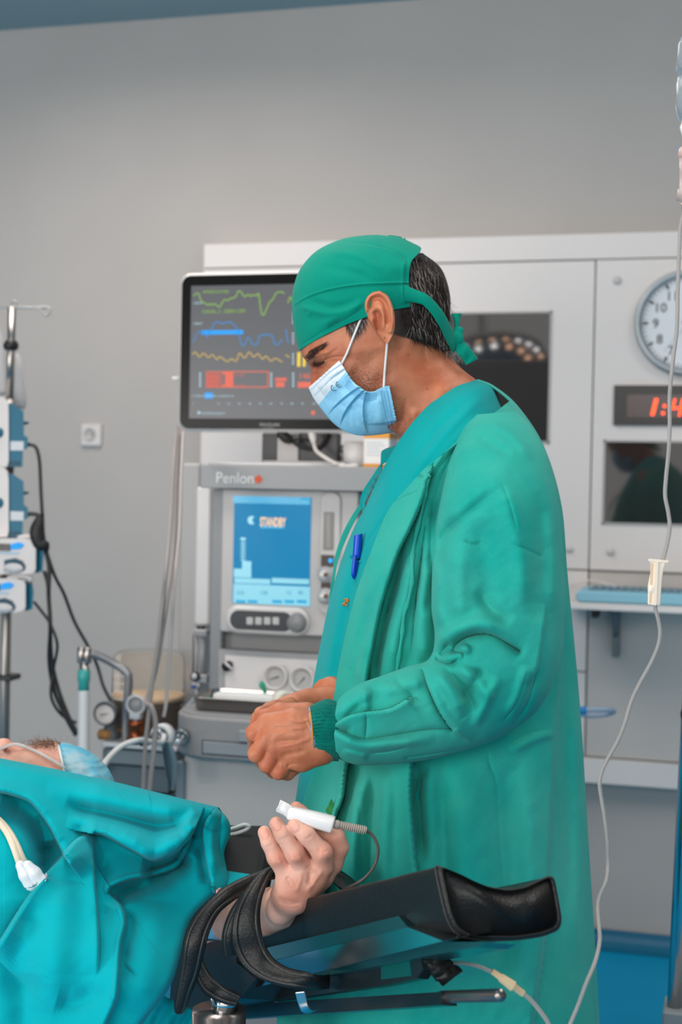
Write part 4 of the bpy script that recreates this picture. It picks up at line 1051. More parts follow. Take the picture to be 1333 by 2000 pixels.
m.build('cross_bar', hk, iv)
MB().tube(spline([Q(66, 600, IY + .06), Q(88, 600, IY + .06), Q(97, 603, IY + .06), Q(97, 611, IY + .06), Q(90, 617, IY + .06), Q(82, 610, IY + .06), Q(75, 603, IY + .06)], 30), .0034, 10).build('bottle_hook', mat('hook_clear', C(196, 194, 192), rough=.15, trans=.3), iv)
MB().torus(Q(27, 594, IY + .06), (0, -1, 0), .007, .0024, 20, 8).build('rear_hook', hk, iv)
for q_ in range(5):
    aa = q_ * 72 * D2R + .3; MB().tube([(px_, IY + .06, .11), (px_ + .3 * math.cos(aa), IY + .06 + .3 * math.sin(aa), .07)], .014).build('leg', dgrey, iv)
    MB().lathe((px_ + .3 * math.cos(aa) - .01, IY + .06 + .3 * math.sin(aa), .035), (1, 0, 0), [(0, .035), (.02, .035)], 20).build('castor', blk, iv)
qb(MB(), -10, 1319, 22, 1330, IY + .04, .05, bev=.004).build('clamp', blk, iv)
teal = mat('pump_teal', C(0, 98, 124), rough=.4, spec=.4); pw = mat('pump_white', C(212, 206, 204), rough=.35)
tdk = mat('pump_teal_dark', C(0, 66, 86), rough=.45); lblm = mat('pump_label', C(204, 208, 212), rough=.5)
cyan = mat('pump_display', C(0, 120, 190), emit=C(0, 140, 205), es=.7); dsp = mat('pump_screen', C(14, 22, 26), rough=.2)
def upper_pump(dy, lb):
    o = lambda pts: [(x, y + dy) for x, y in pts]
    t = thing('infusion_pump', lb, 'infusion pump', Q(0, 915 + dy, IY + .02), group='infusion pumps on the left stand')
    m = MB(); extr(m, o([(17, 788), (22, 787), (46, 803), (47, 850), (55, 855), (54, 875), (45, 880), (44, 912), (17, 912)]), IY, .12); m.build('body', teal, t)
    m = MB(); extr(m, o([(46, 823), (56, 824), (57, 827), (46, 830)]), IY + .03, .03); m.build('latch', teal, t)
    m = MB(); extr(m, o([(-70, 776), (8, 776), (15, 784), (17, 800), (17, 900), (14, 912), (-70, 912)]), IY - .004, .12); m.build('front_cover', pw, t)
    MB().rbox(float(Q(-4, 845 + dy, IY)[0]), float(Q(-4, 845 + dy, IY)[2]), .0165, .012, .011, IY - .012, IY, edge=.003).build('door_handle', teal, t)
    qb(MB(), 20, 862 + dy, 46, 880 + dy, IY - .0015, .003, bev=.001).build('label_plate', lblm, t)
    qb(MB(), 18, 901 + dy, 38, 909 + dy, IY - .0015, .003, bev=0).build('foot_slot', tdk, t)
    m = MB(); extr(m, o([(47, 866), (58, 864), (62, 868), (58, 872), (47, 874)]), IY + .04, .02); m.build('mains_plug', bc, t)
    return t
upper_pump(0, 'topmost teal and white infusion pump on the left stand')
upper_pump(137, 'second teal and white infusion pump from the top of the stand')
def lower_pump(x1, y0, y1, lb, scr=True):
    t = thing('infusion_pump', lb, 'infusion pump', Q(0, y1, IY - .02), group='infusion pumps on the left stand')
    Y = IY - .03; w = y1 - y0
    m = MB(); extr(m, [(-80, y0 + 2), (x1 - 20, y0 + 2), (x1 - 4, y0 + 6), (x1, y0 + 14), (x1, y1 - 8), (x1 - 8, y1), (x1 - 22, y1 + 2), (-80, y1)], Y, .13, scale_back=.97); m.build('body', pw, t)
    m = MB(); extr(m, [(x1 + .5, y0 + 12), (x1 + 14, y0 + 14), (x1 + 16, y0 + 30), (x1 + 13, y1 - 4), (x1 + .5, y1)], Y + .015, .1); m.build('rear_housing', teal, t)
    m = MB(); extr(m, [(x1 - 48, y0 + 12), (x1 - 32, y0 + 9), (x1 - 23, y0 + 14), (x1 - 30, y0 + 22), (x1 - 50, y0 + 24)], Y - .003, .004); m.build('blue_keypad', cyan, t)
    qb(MB(), -60, y0 + 11, x1 - 51, y0 + 25, Y - .003, .005, bev=.001).build('display', dsp, t)
    qb(MB(), -60, y0 + 28, x1 - 34, y0 + 30, Y - .003, .005, bev=0).build('blue_line', mat('line_blue', C(130, 190, 220)), t)
    m = MB(); m.tube(path3([(x1 - 62, y0 + 66, 2.86), (x1 - 58, y0 + 46, 2.86), (x1 - 40, y0 + 43, 2.86), (x1 - 26, y0 + 50, 2.86), (x1 - 22, y0 + 62, 2.87)], 24), [.010] * 24, 10)
    m = MB(); extr(m, [(x1 - 62, y0 + 44), (x1 - 40, y0 + 40), (x1 - 26, y0 + 46), (x1 - 20, y0 + 56), (x1 - 22, y0 + 64), (x1 - 62, y0 + 66)], Y - .002, .004); m.build('syringe_recess', tdk, t)
    m = MB(); q = Q(x1 - 44, y0 + 60, Y - .004); m.sphere(q, .02, 12, sc_=(1.3, .35, .6)); m.build('syringe_clamp', mat('clamp_white', C(198, 196, 196), rough=.3), t)
    m = MB(); m.tube(spline([Q(x1 - 34, y0, Y + .01), Q(x1 - 16, y0 - 2, Y + .01), Q(x1 + 6, y0 - 1, Y + .01), Q(x1 + 11, y0 + 7, Y + .01)], 16), .0055, 10); m.build('hook_arm', pw, t)
    return t
lower_pump(70, 1050, 1120, 'third infusion pump down the stand, white with a cyan keypad and long display')
lower_pump(50, 1128, 1194, 'lowest and narrowest infusion pump on the left stand')
# clear fluid bags behind the pole
bagm = mat('bag_clear', C(214, 214, 216), rough=.2, trans=.55, ior=1.1)
def bag(pts, Y, lb):
    m = MB(); A = np.array([Q(x, y, Y) for x, y in pts]); c = A.mean(0); n = len(A); V = []; 
    for s_, sc2 in ((0, 1), (.012, .82), (.018, .4)):
        V += [c + (p - c) * sc2 - np.array([0, s_, 0]) for p in A]
    V.append(c - np.array([0, .019, 0])); k0 = len(V)
    for s_, sc2 in ((.012, .82), (.018, .4)):
        V += [c + (p - c) * sc2 + np.array([0, s_, 0]) for p in A]
    V.append(c + np.array([0, .019, 0]))
    F = []
    for r0, r1 in ((0, n), (n, 2 * n)): F += [(r0 + i, r0 + (i+1) % n, r1 + (i+1) % n, r1 + i) for i in range(n)]
    F += [(2*n + i, 2*n + (i+1) % n, 3*n) for i in range(n)]
    F += [((i+1) % n, i, k0 + i, k0 + (i+1) % n) for i in range(n)]
    F += [(k0 + (i+1) % n, k0 + i, k0 + n + i, k0 + n + (i+1) % n) for i in range(n)]
    F += [(k0 + n + (i+1) % n, k0 + n + i, k0 + 2*n) for i in range(n)]
    m.add(V, F, 0, True)
    t = tag(m.build('fluid_bag', bagm), lb, 'bag'); return t
bag([(-30, 640), (-5, 635), (6, 660), (14, 700), (16, 772), (-30, 772)], IY + .12, 'clear fluid bag left of the drip stand pole')
bag([(28, 690), (38, 690), (44, 720), (50, 775), (49, 800), (24, 795), (25, 730)], IY + .13, 'narrow clear fluid bag hanging right of the stand pole')
cdm = mat('mains_cord', C(44, 42, 42), rough=.5)
ds_ = 3.25
cord('mains_cord', [(58, 868, ds_), (70, 874, ds_), (77, 900, ds_), (80, 960, ds_), (83, 1010, ds_), (87, 1060, ds_ + .05), (105, 1120, ds_ + .1), (125, 1160, ds_ + .15), (146, 1215, ds_ + .2), (172, 1262, ds_ + .25), (190, 1300, ds_ + .3), (202, 1340, ds_ + .3), (218, 1372, ds_ + .3)], .0042, cdm, 'long black cord from the top pump sweeping right to the gauge', 'cord', 120)
cord('mains_cord', [(55, 1003, ds_), (66, 1004, ds_), (76, 1008, ds_), (82, 1030, ds_), (88, 1070, ds_), (96, 1110, ds_), (95, 1160, ds_), (98, 1210, ds_ + .05), (100, 1280, ds_ + .1), (112, 1340, ds_ + .1), (132, 1395, ds_ + .1), (152, 1435, ds_ + .1)], .005, cdm, 'black cord from the second pump hanging through the cord bundle', 'cord', 120)
tag(MB().tube(path3([(76, 1004, ds_ - .02), (76, 1018, ds_ - .02), (72, 1040, ds_ - .02), (78, 1062, ds_ - .02), (88, 1066, ds_ - .02), (90, 1080, ds_)], 16), [.004, .006, .009, .012, .0145, .016, .017, .017, .016, .0155, .015, .014, .012, .009, .007, .004], 12).build('cord_bundle', bc), 'fat black wrapped plug hanging in the pump cords', 'plug')
cord('mains_cord', [(86, 1115, ds_), (93, 1140, ds_), (96, 1180, ds_), (98, 1230, ds_), (96, 1290, ds_ + .05), (106, 1350, ds_ + .1), (128, 1400, ds_ + .1), (148, 1436, ds_ + .12)], .0045, cdm, 'black cord from the third pump falling beside the bundle', 'cord', 100)
cord('mains_cord', [(66, 1175, ds_), (82, 1195, ds_), (98, 1218, ds_), (112, 1260, ds_), (104, 1310, ds_ + .05), (100, 1360, ds_ + .05), (120, 1396, ds_ + .1), (150, 1412, ds_ + .1)], .0035, cdm, 'thin black cord from the lowest pump crossing the others', 'cord', 100)

# pale hanging tubes between the monitor and the table
tb = mat('pale_tube', C(186, 176, 172), rough=.4); tb2 = mat('pale_tube_clear', C(176, 168, 165), rough=.3, trans=.3, ior=1.2)
dt = 2.75
cord('hanging_tube', [(346, 836, 3.12), (340, 900, 3.0), (334, 1000, 2.9), (326, 1100, dt), (318, 1170, dt), (308, 1260, dt), (298, 1330, dt), (290, 1400, dt), (283, 1470, dt), (279, 1560, dt)], .0040, tb2, 'leftmost pale tube curving down from behind the monitor', 'tube', 100)
cord('hanging_tube', [(358, 842, 3.12), (354, 930, 3.0), (350, 1040, 2.9), (340, 1150, dt + .05), (335, 1230, dt + .05), (331, 1290, dt + .05), (325, 1370, dt + .05), (320, 1400, dt + .05)], .0036, tb, 'straight white tube hanging down to the desk corner', 'tube', 100)
cord('hanging_tube', [(352, 840, 3.14), (346, 930, 3.02), (342, 1040, 2.92), (328, 1160, dt + .02), (316, 1240, dt + .02), (304, 1310, dt + .02), (286, 1370, dt), (296, 1380, dt - .02), (304, 1410, dt - .02), (301, 1460, dt - .02), (294, 1520, dt - .02), (290, 1570, dt - .02)], .0048, tb2, 'thick translucent tube crossing in front of the canister', 'tube', 120)
cord('drain_tube', [(321, 1437, 2.9), (316, 1450, 2.86), (298, 1449, 2.8), (270, 1446, 2.75), (240, 1456, 2.7), (216, 1476, 2.6), (200, 1500, 2.4), (196, 1530, 2.2)], .0055, mat('tube_white', C(224, 224, 222), rough=.3), 'short white arched tube from the breathing port to the patient cap', 'tube', 60)
tag(MB().add(*sheet([(315, 1450), (322, 1500), (330, 1540)], [(334, 1450), (346, 1490), (340, 1545)], 20, 10, lambda x, y, u, v: 2.89 + .02 * np.sin(v * 6))[:2]).build('clear_wrapper', mat('wrapper_blue', C(150, 172, 182), rough=.25, trans=.4, ior=1.15), solid=.0008), 'limp clear blue wrapper hanging under the breathing port', 'wrapper')
cord('hose_end', [(440, 1632, 2.0), (465, 1627, 2.0), (482, 1620, 2.0), (487, 1614, 2.0), (478, 1611, 2.0), (462, 1616, 2.0), (450, 1620, 2.0)], .0028, mat('tube_white', (1, 1, 1)), 'end of a white tube curling over the black mattress', 'tube', 60)
# ================================================================ DOCTOR
HD = 1.90                                    # depth of the head's middle plane
sk = skin_mat('doctor_skin', C(196, 124, 90), C(176, 98, 68), rough=.48)
capm = cloth_mat('cap_cloth', C(0, 146, 124), C(0, 134, 114), bump=.2)
scrubm = cloth_mat('scrub_cloth', C(0, 164, 164), C(0, 154, 156), bump=.2)
gownm = cloth_mat('gown_cloth', C(64, 176, 160), C(0, 162, 148), weave=1100, bump=.3, wear=5)
cuffm = cloth_mat('cuff_knit', C(0, 122, 108), C(0, 100, 90), weave=700, bump=.9, wear=60)
hairm = mat('dark_hair', C(46, 34, 30), rough=.5, spec=.5)
greyhair = mat('grey_hair', C(168, 158, 150), rough=.5)
feet = P(860, 1500, 1.95)
doc = thing('person', 'standing person in green gown, cloth cap and blue mask, head bowed, hands joined', 'person', (feet[0], feet[1], 0))
body = MB()

head_rows = [
 (690, 470, 740, 468, HD, .020), (622, 504, 808, 492, HD, .060), (592, 560, 850, 535, HD, .073), (585, 620, 868, 590, HD, .077),
 (586, 664, 872, 628, HD, .077), (589, 690, 872, 646, HD, .076), (597, 704, 872, 655, HD, .075), (606, 716, 873, 664, HD, .072),
 (608.5, 735, 874, 675, HD, .069), (609, 758, 878, 688, HD, .067), (627, 778, 882, 697, HD, .065), (650, 798, 888, 705, HD, .063),
 (676, 818, 896, 714, HD, .060), (708, 832, 905, 722, HD, .057), (748, 838, 916, 731, HD, .056), (778, 850, 930, 742, HD + .005, .059),
 (786, 870, 950, 762, HD + .01, .064), (776, 900, 975, 800, HD + .01, .075), (750, 945, 1000, 850, HD + .02, .09), (722, 1000, 1010, 900, HD + .02, .11),
 (715, 1080, 1030, 960, HD + .02, .13), (700, 1300, 1060, 1250, HD + .03, .13), (660, 1600, 1060, 1600, HD + .03, .13)]
def head_shape(t, s):
    face = np.exp(-((t - .41) / .10) ** 2)
    return 1 - face * .62 * np.exp(-(s / .085) ** 2) - .18 * np.exp(-((t - .62) / .06) ** 2) * np.exp(-(s / .3) ** 2)
head_strokes = [
 ('r', .0045, 8, [(597, 700), (612, 698), (630, 690), (650, 688)]),          # brow ridge
 ('v', .0085, 9, [(612, 712), (622, 713), (634, 706)]),                      # eye socket
 ('r', .0040, 5, [(618, 708), (628, 705), (638, 700)]),                      # upper lid
 ('c', .0040, 2.5, [(616, 713), (625, 711), (634, 704), (642, 697)]),
 ('r', .0038, 5, [(626, 716), (632, 712), (634, 704)]),                      # lower lid bag
 ('c', .0030, 2.2, [(630, 722), (637, 715), (640, 704), (650, 694)]),
 ('c', .0016, 2.0, [(638, 702), (655, 697), (672, 696)]), ('c', .0016, 2.0, [(640, 706), (656, 705), (670, 708)]),
 ('c', .0014, 2.0, [(636, 698), (650, 688), (660, 680)]), ('c', .0012, 2.0, [(604, 690), (610, 684), (622, 680)]),
 ('r', .0060, 20, [(640, 725), (665, 722), (690, 735)]),                     # cheek
 ('v', .0040, 10, [(618, 725), (622, 745)]),
 ('v', .0035, 16, [(720, 690), (740, 720), (755, 750)]),
 ('c', .0040, 5, [(778, 846), (786, 820), (790, 800), (792, 775)]), ('c', .0040, 4, [(790, 862), (800, 835), (806, 815)]),
 ('r', .0040, 9, [(795, 858), (805, 825), (812, 795)]), ('r', .005, 16, [(800, 860), (850, 790), (880, 740)]),
 ('c', .0020, 3, [(835, 655), (830, 690), (840, 720)]), ('v', .003, 12, [(780, 600), (785, 650), (778, 700)]),
 ('r', .003, 14, [(700, 780), (735, 730), (745, 690)]),
]
V, F = loft(head_rows, 360, 200, head_strokes, shape=head_shape, ex=.92)
body.add(V, F, 0, True)
near_head = Near(V)
# ear
ear_rows = [(727, 571, 742, 568), (716, 581, 757, 577), (712, 596, 766, 594), (716, 614, 771, 614), (725, 632, 772, 634), (737, 648, 769, 651), (744, 660, 763, 664), (750, 669, 757, 671)]
ed = near_head(730, 620)
rows = [(*r, ed - .006, .0045 if 0 < i < 7 else .002) for i, r in enumerate(ear_rows)]
ear_strokes = [
 ('r', .0050, 4.2, [(716, 606), (717, 590), (726, 576), (743, 573), (757, 585), (765, 604), (767, 628), (763, 648)], 'full'),
 ('v', .0050, 4.5, [(724, 600), (728, 586), (742, 583), (752, 594), (757, 612), (757, 630)], 'full'),
 ('r', .0040, 4.0, [(735, 598), (745, 606), (750, 622), (748, 640), (741, 648)]),
 ('v', .0065, 6.5, [(736, 612), (739, 622), (738, 634), (741, 644)], 'full'),
 ('r', .0050, 4.0, [(724, 620), (729, 634), (735, 646)]),
 ('c', .0030, 2.0, [(730, 608), (740, 612), (744, 622)]),
]
V2, F2 = loft(rows, 90, 90, ear_strokes, tilt=lambda t, s: -.020 * s ** 1.1 * np.sin(np.clip(t * 1.15, 0, 1) * math.pi * .55 + .5))
body.add(V2, F2, 0, True); near_ear = Near(V2, 4.0)

# ---- arms and hands: one continuous skin each, joined to the body mesh
def chain(X, pts, f, k=.006):
    """pts: (px, py, depth, radius px)"""
    W3 = [(np.array(Pv(a, b, d)), r * d / FPX) for a, b, d, r in pts]
    for (p, r), (q, s_) in zip(W3[:-1], W3[1:]):
        g = cone_sdf(X, p, q, r, s_)
        f = g if f is None else smin(f, g, k)
    return f
def joined(X, chains, kk=.004, k=.0035):
    f = None
    for c in chains:
        g = chain(X, c, None, k); f = g if f is None else smin(f, g, kk)
    return f
def left_hand(X):
    d = 1.66
    palm = [[(660, 1430, d + .01, 40), (620, 1440, d, 41)],
            [(622, 1422, d - .002, 34), (575, 1412, d - .006, 29), (522, 1411, d + .002, 19)],
            [(622, 1436, d - .002, 34), (575, 1436, d - .010, 28), (526, 1438, d - .008, 18)],
            [(624, 1450, d - .002, 34), (580, 1460, d - .008, 27), (538, 1462, d - .010, 17)],
            [(628, 1464, d, 30), (590, 1482, d, 24), (556, 1486, d - .004, 16)],
            [(610, 1430, d + .022, 30), (550, 1440, d + .024, 30)]]
    f = joined(X, palm, .009, .006)
    fing = [[(520, 1413, d + .002, 17), (497, 1432, d + .004, 16.5), (499, 1452, d + .024, 14), (512, 1456, d + .04, 12)],
            [(525, 1438, d - .008, 17), (502, 1472, d - .008, 17), (516, 1487, d + .014, 15), (530, 1480, d + .03, 12)],
            [(538, 1462, d - .010, 15.5), (522, 1494, d - .008, 15), (534, 1506, d + .012, 13), (548, 1496, d + .026, 11)],
            [(557, 1487, d - .004, 15.5), (545, 1507, d - .006, 15), (562, 1511, d + .008, 12.5), (582, 1500, d + .018, 10.5)]]
    for c in fing: f = smin(f, chain(X, c, None, .004), .0022)
    th = chain(X, [(600, 1395, d + .03, 24), (548, 1392, d + .036, 19), (515, 1402, d + .038, 15), (500, 1420, d + .036, 13)], None, .005)
    f = smin(f, th, .004)
    return f
hand_strokes = [('v', .0022, 6, [(590, 1428), (555, 1424), (528, 1424)]), ('v', .0022, 6, [(590, 1448), (560, 1448), (535, 1450)]), ('v', .0022, 6, [(600, 1466), (570, 1472), (548, 1476)]),
 ('r', .0016, 4, [(600, 1420), (570, 1425), (535, 1435)]), ('r', .0014, 4, [(610, 1440), (585, 1450), (545, 1458)]), ('r', .0014, 3, [(612, 1402), (585, 1410), (560, 1404)]),
 ('c', .0010, 2, [(520, 1400), (516, 1415), (518, 1428)]), ('c', .0010, 2, [(532, 1432), (528, 1445)]),
 ('c', .0016, 2, [(550, 1496), (560, 1500), (566, 1490)]), ('c', .0012, 2, [(560, 1498), (572, 1492), (582, 1494)]),
 ('c', .0008, 2, [(590, 1400), (600, 1415), (606, 1430)]), ('c', .0008, 2, [(575, 1396), (584, 1404)]), ('c', .0008, 2, [(600, 1470), (612, 1480), (616, 1492)]),
 ('c', .0007, 1.6, [(548, 1405), (552, 1412)]), ('c', .0007, 1.6, [(540, 1470), (546, 1476)])]
def sdf_part(fn, chains_px, res=.0013, pad=.03, strokes=(), it=2):
    pts = np.array([Pv(a, b, d) for a, b, d in chains_px])
    V, F = sdf_mesh(fn, pts.min(0) - pad, pts.max(0) + pad, res)
    V = relax(V, F, it, .5); F = flip_out(V, F)
    if strokes:
        N = normals(V, F); x, y, d = to_px(V)
        fr = np.clip(-(N @ FW) * 1.6, 0, 1)
        V = V - FW * (folds(x, y, strokes) * fr)[:, None]
    return V, F
VL, FL = sdf_part(left_hand, [(500, 1385, 1.64), (680, 1530, 1.72), (480, 1400, 1.72)], strokes=hand_strokes)
body.add(VL, FL, 0, True)
# forearm and upper arm inside the sleeve
body.tube(path3([(650, 1432, 1.665), (760, 1415, 1.67), (870, 1395, 1.69), (950, 1340, 1.70), (970, 1200, 1.71), (975, 1000, 1.74), (965, 900, 1.80)], 40),
          np.interp(np.linspace(0, 1, 40), [0, .3, .5, .7, 1], [.026, .034, .036, .042, .045]), 20)
def right_hand(X):
    d = 1.80
    f = joined(X, [[(660, 1362, d + .02, 26), (600, 1372, d + .01, 25), (566, 1386, d, 27)],
                   [(580, 1380, d, 26), (530, 1392, d - .006, 20), (508, 1404, d - .012, 16), (500, 1420, d - .02, 13)],
                   [(580, 1392, d, 26), (535, 1405, d - .002, 21), (512, 1432, d - .012, 15)],
                   [(600, 1400, d + .01, 26), (550, 1430, d + .004, 22), (520, 1450, d - .01, 14)],
                   [(600, 1410, d + .014, 24), (565, 1450, d + .006, 20), (540, 1470, d - .006, 14)],
                   [(566, 1378, d - .03, 17), (536, 1384, d - .045, 14), (508, 1392, d - .06, 12)]], .006, .006)
    return f
VR, FR = sdf_part(right_hand, [(500, 1350, 1.72), (680, 1480, 1.84)], res=.0018, strokes=[('c', .001, 2, [(556, 1372), (562, 1380)]), ('v', .002, 6, [(600, 1385), (540, 1398)])])
body.add(VR, FR, 0, True)
body.tube(path3([(640, 1364, 1.82), (700, 1350, 1.88), (850, 1320, 2.02), (930, 1200, 2.10), (940, 1000, 2.12), (920, 880, 2.08)], 40), np.interp(np.linspace(0, 1, 40), [0, .5, 1], [.026, .04, .052]), 20)
# hips, legs
hp = P(860, 1700, 1.94)
for sgn in (-1, 1):
    fx = hp + RT * .02 + FW * .10 * sgn
    body.tube([(fx[0], fx[1], .95), (fx[0], fx[1], .5), (fx[0], fx[1], .08)], [.09, .055, .035], 20)
bo = body.build('body', sk, doc)
def doc_tint(x, y, d, c):
    # stubble, brow and lid colour, reddish ear and knuckles
    st = np.clip(1 - np.abs((x - 712 - (y - 730) * .35) / 75), 0, 1) * np.clip((y - 690) / 50, 0, 1) * np.clip((905 - y) / 60, 0, 1)
    st = np.where(d < 1.95, st, 0); sp = .5 + .5 * np.sign(vnoise(x, y, 1.3) + .02)
    c[:, :3] *= (1 - .12 * st)[:, None]; c[:, 3] = 1 - .75 * st
    def spot(px, py, r, col):
        w = np.exp(-((x - px) ** 2 + (y - py) ** 2) / r ** 2)[:, None]; c[:, :3] *= 1 - w * (1 - np.array(col))
    for p in ((620, 713), (612, 712)): spot(*p, 7, (.45, .38, .36))
    spot(631, 717, 5, (.85, .6, .55)); spot(742, 575, 16, (1, .82, .78)); spot(738, 620, 9, (.8, .6, .55)); spot(605, 745, 14, (1, .82, .74))
    for p in ((500, 1432), (505, 1472), (523, 1495), (546, 1508)): spot(*p, 13, (1, .84, .78))
    for p in ((797, 693), (782, 681), (818, 820), (700, 700), (690, 730), (752, 660), (835, 760)): spot(*p, 1.7, (.35, .25, .22))
    spot(840, 730, 40, (1, .90, .84)); spot(870, 740, 40, (1, .92, .86))
set_tint(bo, doc_tint)

# ---- hair at the back of the head, sideburn, eyebrow, chest hair
hm = MB()
hair_rows = [(600, 500, 826, 494, HD, .066), (588, 560, 862, 524, HD, .078), (584, 610, 879, 572, HD, .082), (586, 660, 880, 620, HD, .081), (590, 695, 879, 652, HD, .079), (604, 715, 886, 684, HD, .070)]
hs = [(2.05, 4.23), (1.95, 4.33), (1.85, 4.43), (1.72, 4.56), (2.1, 4.18), (2.75, 3.53)]
V, F = loft(hair_rows, 80, 70, start=hs, caps=False, gnoise=lambda x, y, s: (0 * x, 0 * y, -.002 * vnoise(x * 2, y * .4, 7)))
hm.add(V, F, 0, True)
nh = Near(np.vstack([V, body_pts]) if (body_pts := np.asarray(body.v[0])) is not None else V)
def pick(poly):
    xs_ = [p[0] for p in poly]; ys_ = [p[1] for p in poly]
    def ins(x, y):
        c_ = False; j = len(poly) - 1
        for i in range(len(poly)):
            if (poly[i][1] > y) != (poly[j][1] > y) and x < (poly[j][0] - poly[i][0]) * (y - poly[i][1]) / (poly[j][1] - poly[i][1]) + poly[i][0]: c_ = not c_
            j = i
        return c_
    def f():
        while True:
            x = random.uniform(min(xs_), max(xs_)); y = random.uniform(min(ys_), max(ys_))
            if ins(x, y): return x, y
    return f
strands(hm, 1500, pick([(800, 498), (845, 505), (874, 560), (877, 640), (850, 655), (800, 640), (785, 605), (800, 590)]), nh, 34, lambda x, y: (.25, 1.0), r=.00035, lift=.0025, curl=.35)
strands(hm, 150, pick([(800, 498), (845, 505), (874, 560), (877, 640), (850, 655), (800, 640), (785, 605), (800, 590)]), nh, 34, lambda x, y: (.25, 1.0), r=.0003, lift=.0035, curl=.4, mi=1)
strands(hm, 320, pick([(782, 600), (800, 640), (850, 655), (885, 668), (888, 690), (850, 676), (800, 658), (788, 630)]), nh, 20, lambda x, y: (.5, 1.0), r=.0003, lift=.001, curl=.4)
strands(hm, 130, pick([(850, 655), (885, 665), (905, 700), (890, 705), (860, 680)]), nh, 18, lambda x, y: (.6, .8), r=.00025, lift=.0015, curl=.5, mi=1)
hm.build('hair', [hairm, greyhair], doc)
m = MB()
strands(m, 240, pick([(672, 630), (705, 606), (714, 606), (716, 622), (700, 645), (690, 652), (684, 645)]), near_head, 22, lambda x, y: (.15, 1), r=.0003, lift=.001, curl=.3)
strands(m, 70, pick([(680, 630), (712, 606), (716, 622), (690, 652)]), near_head, 20, lambda x, y: (.15, 1), r=.0003, lift=.001, curl=.3, mi=1)
m.build('sideburn', [hairm, greyhair], doc)
m = MB()
strands(m, 230, pick([(594, 698), (602, 688), (620, 676), (636, 671), (634, 680), (618, 690), (606, 702), (600, 707)]), near_head, 12, lambda x, y: (.8, -.55), r=.00022, lift=.0012, curl=.3)
m.build('eyebrow', hairm, doc)
m = MB()
strands(m, 60, pick([(616, 710), (628, 708), (636, 703), (634, 707), (622, 714)]), near_head, 7, lambda x, y: (-.7, .6), r=.0003, lift=.001, curl=.2)
m.build('eyelashes', hairm, doc)
m = MB()
strands(m, 300, pick([(775, 880), (786, 868), (770, 905), (745, 950), (722, 990), (718, 985), (740, 930)]), near_head, 22, lambda x, y: (-.5, .6), r=.00025, lift=.004, curl=.9, mi=0)
m.build('chest_hair', [mat('chest_hair', C(110, 96, 88), rough=.5)], doc)

# ---- surgical cap
cap_rows = [(584, 685, 886, 598, HD, .0850, 0, -28), (576, 650, 886, 566, HD, .0875, 0, -22), (571, 606, 882, 536, HD, .0865, 0, -14), (573, 565, 874, 512, HD, .0855, 0, -7),
            (587, 525, 860, 499, HD, .0800, 0, 0), (620, 489, 838, 489, HD, .0680), (668, 467, 812, 477, HD, .0460), (708, 460, 785, 465, HD, .0240), (736, 458.5, 758, 460.5, HD, .003)]
e = [2.03, 2.03, 2.06, 2.12, 2.25, 2.6, 3.1, 3.1415, 3.1415]
cap_strokes = [('r', .0016, 2.2, [(571, 600), (580, 592), (600, 580), (640, 566), (700, 556), (760, 553), (800, 552)], 'full'), ('c', .0022, 2.0, [(571, 603), (580, 595), (600, 583), (640, 569), (700, 559), (760, 556), (800, 555)], 'full'),
 ('c', .0028, 2.0, [(665, 470), (700, 474), (740, 480), (770, 490), (795, 506)], 'full'), ('r', .0014, 3, [(700, 477), (740, 484), (768, 494), (790, 510)]),
 ('c', .0022, 2, [(762, 461), (780, 474), (800, 490), (812, 500)]), ('c', .0025, 2.5, [(588, 525), (582, 545), (579, 575), (582, 595)]),
 ('r', .0035, 7, [(590, 600), (640, 612), (690, 600), (712, 588)]), ('v', .0030, 8, [(600, 585), (650, 600), (700, 590)]),
 ('r', .0030, 9, [(620, 640), (660, 620), (700, 606)]), ('v', .0025, 6, [(640, 642), (670, 625)]),
 ('c', .0020, 2, [(796, 510), (793, 540), (793, 570), (794, 594)], 'full'), ('r', .0018, 3, [(789, 515), (787, 550), (788, 590)], 'full'),
 ('r', .0030, 8, [(640, 490), (700, 500), (750, 530)]), ('v', .002, 9, [(620, 520), (680, 530), (730, 545)]), ('r', .002, 5, [(585, 600), (605, 606), (600, 620)]),
 ('c', .0016, 2, [(592, 672), (630, 648), (670, 627), (705, 605)], 'full')]
def shell(name, V, F, m_, parent, th=.0012, off=-1):
    o = MB().add(V, F, 0, True).build(name, m_, parent); md = o.modifiers.new('solid', 'SOLIDIFY'); md.thickness = th; md.offset = off; return o
V, F = loft(cap_rows, 220, 260, cap_strokes, start=[(-a, a) for a in e], caps=False, gnoise=lambda x, y, s: (0 * x, 0 * y, -.0022 * vnoise(x, y, 26) * np.sign(s)))
cap = shell('cloth_cap', V, F, capm, doc, .0013)
near_cap = Near(V)
def ribbon(E0, E1, nr=40, nc=8, th=.0012, bulge=0, m_=None, name=None, parent=None, wav=0):
    a, b = spline(E0, nr), spline(E1, nr); v = np.linspace(0, 1, nc)[None, :, None]
    S_ = a[:, None, :] * (1 - v) + b[:, None, :] * v
    S_[..., 2] -= bulge * np.sin(np.pi * v[..., 0]) - wav * vnoise(S_[..., 0], S_[..., 1], 9)
    V = P(S_[..., 0], S_[..., 1], S_[..., 2]).reshape(-1, 3); F = [tuple(f) for f in grid_faces(nr, nc)]
    return shell(name, V, F, m_, parent, th, 0)
dn = near_cap(800, 575) - .001
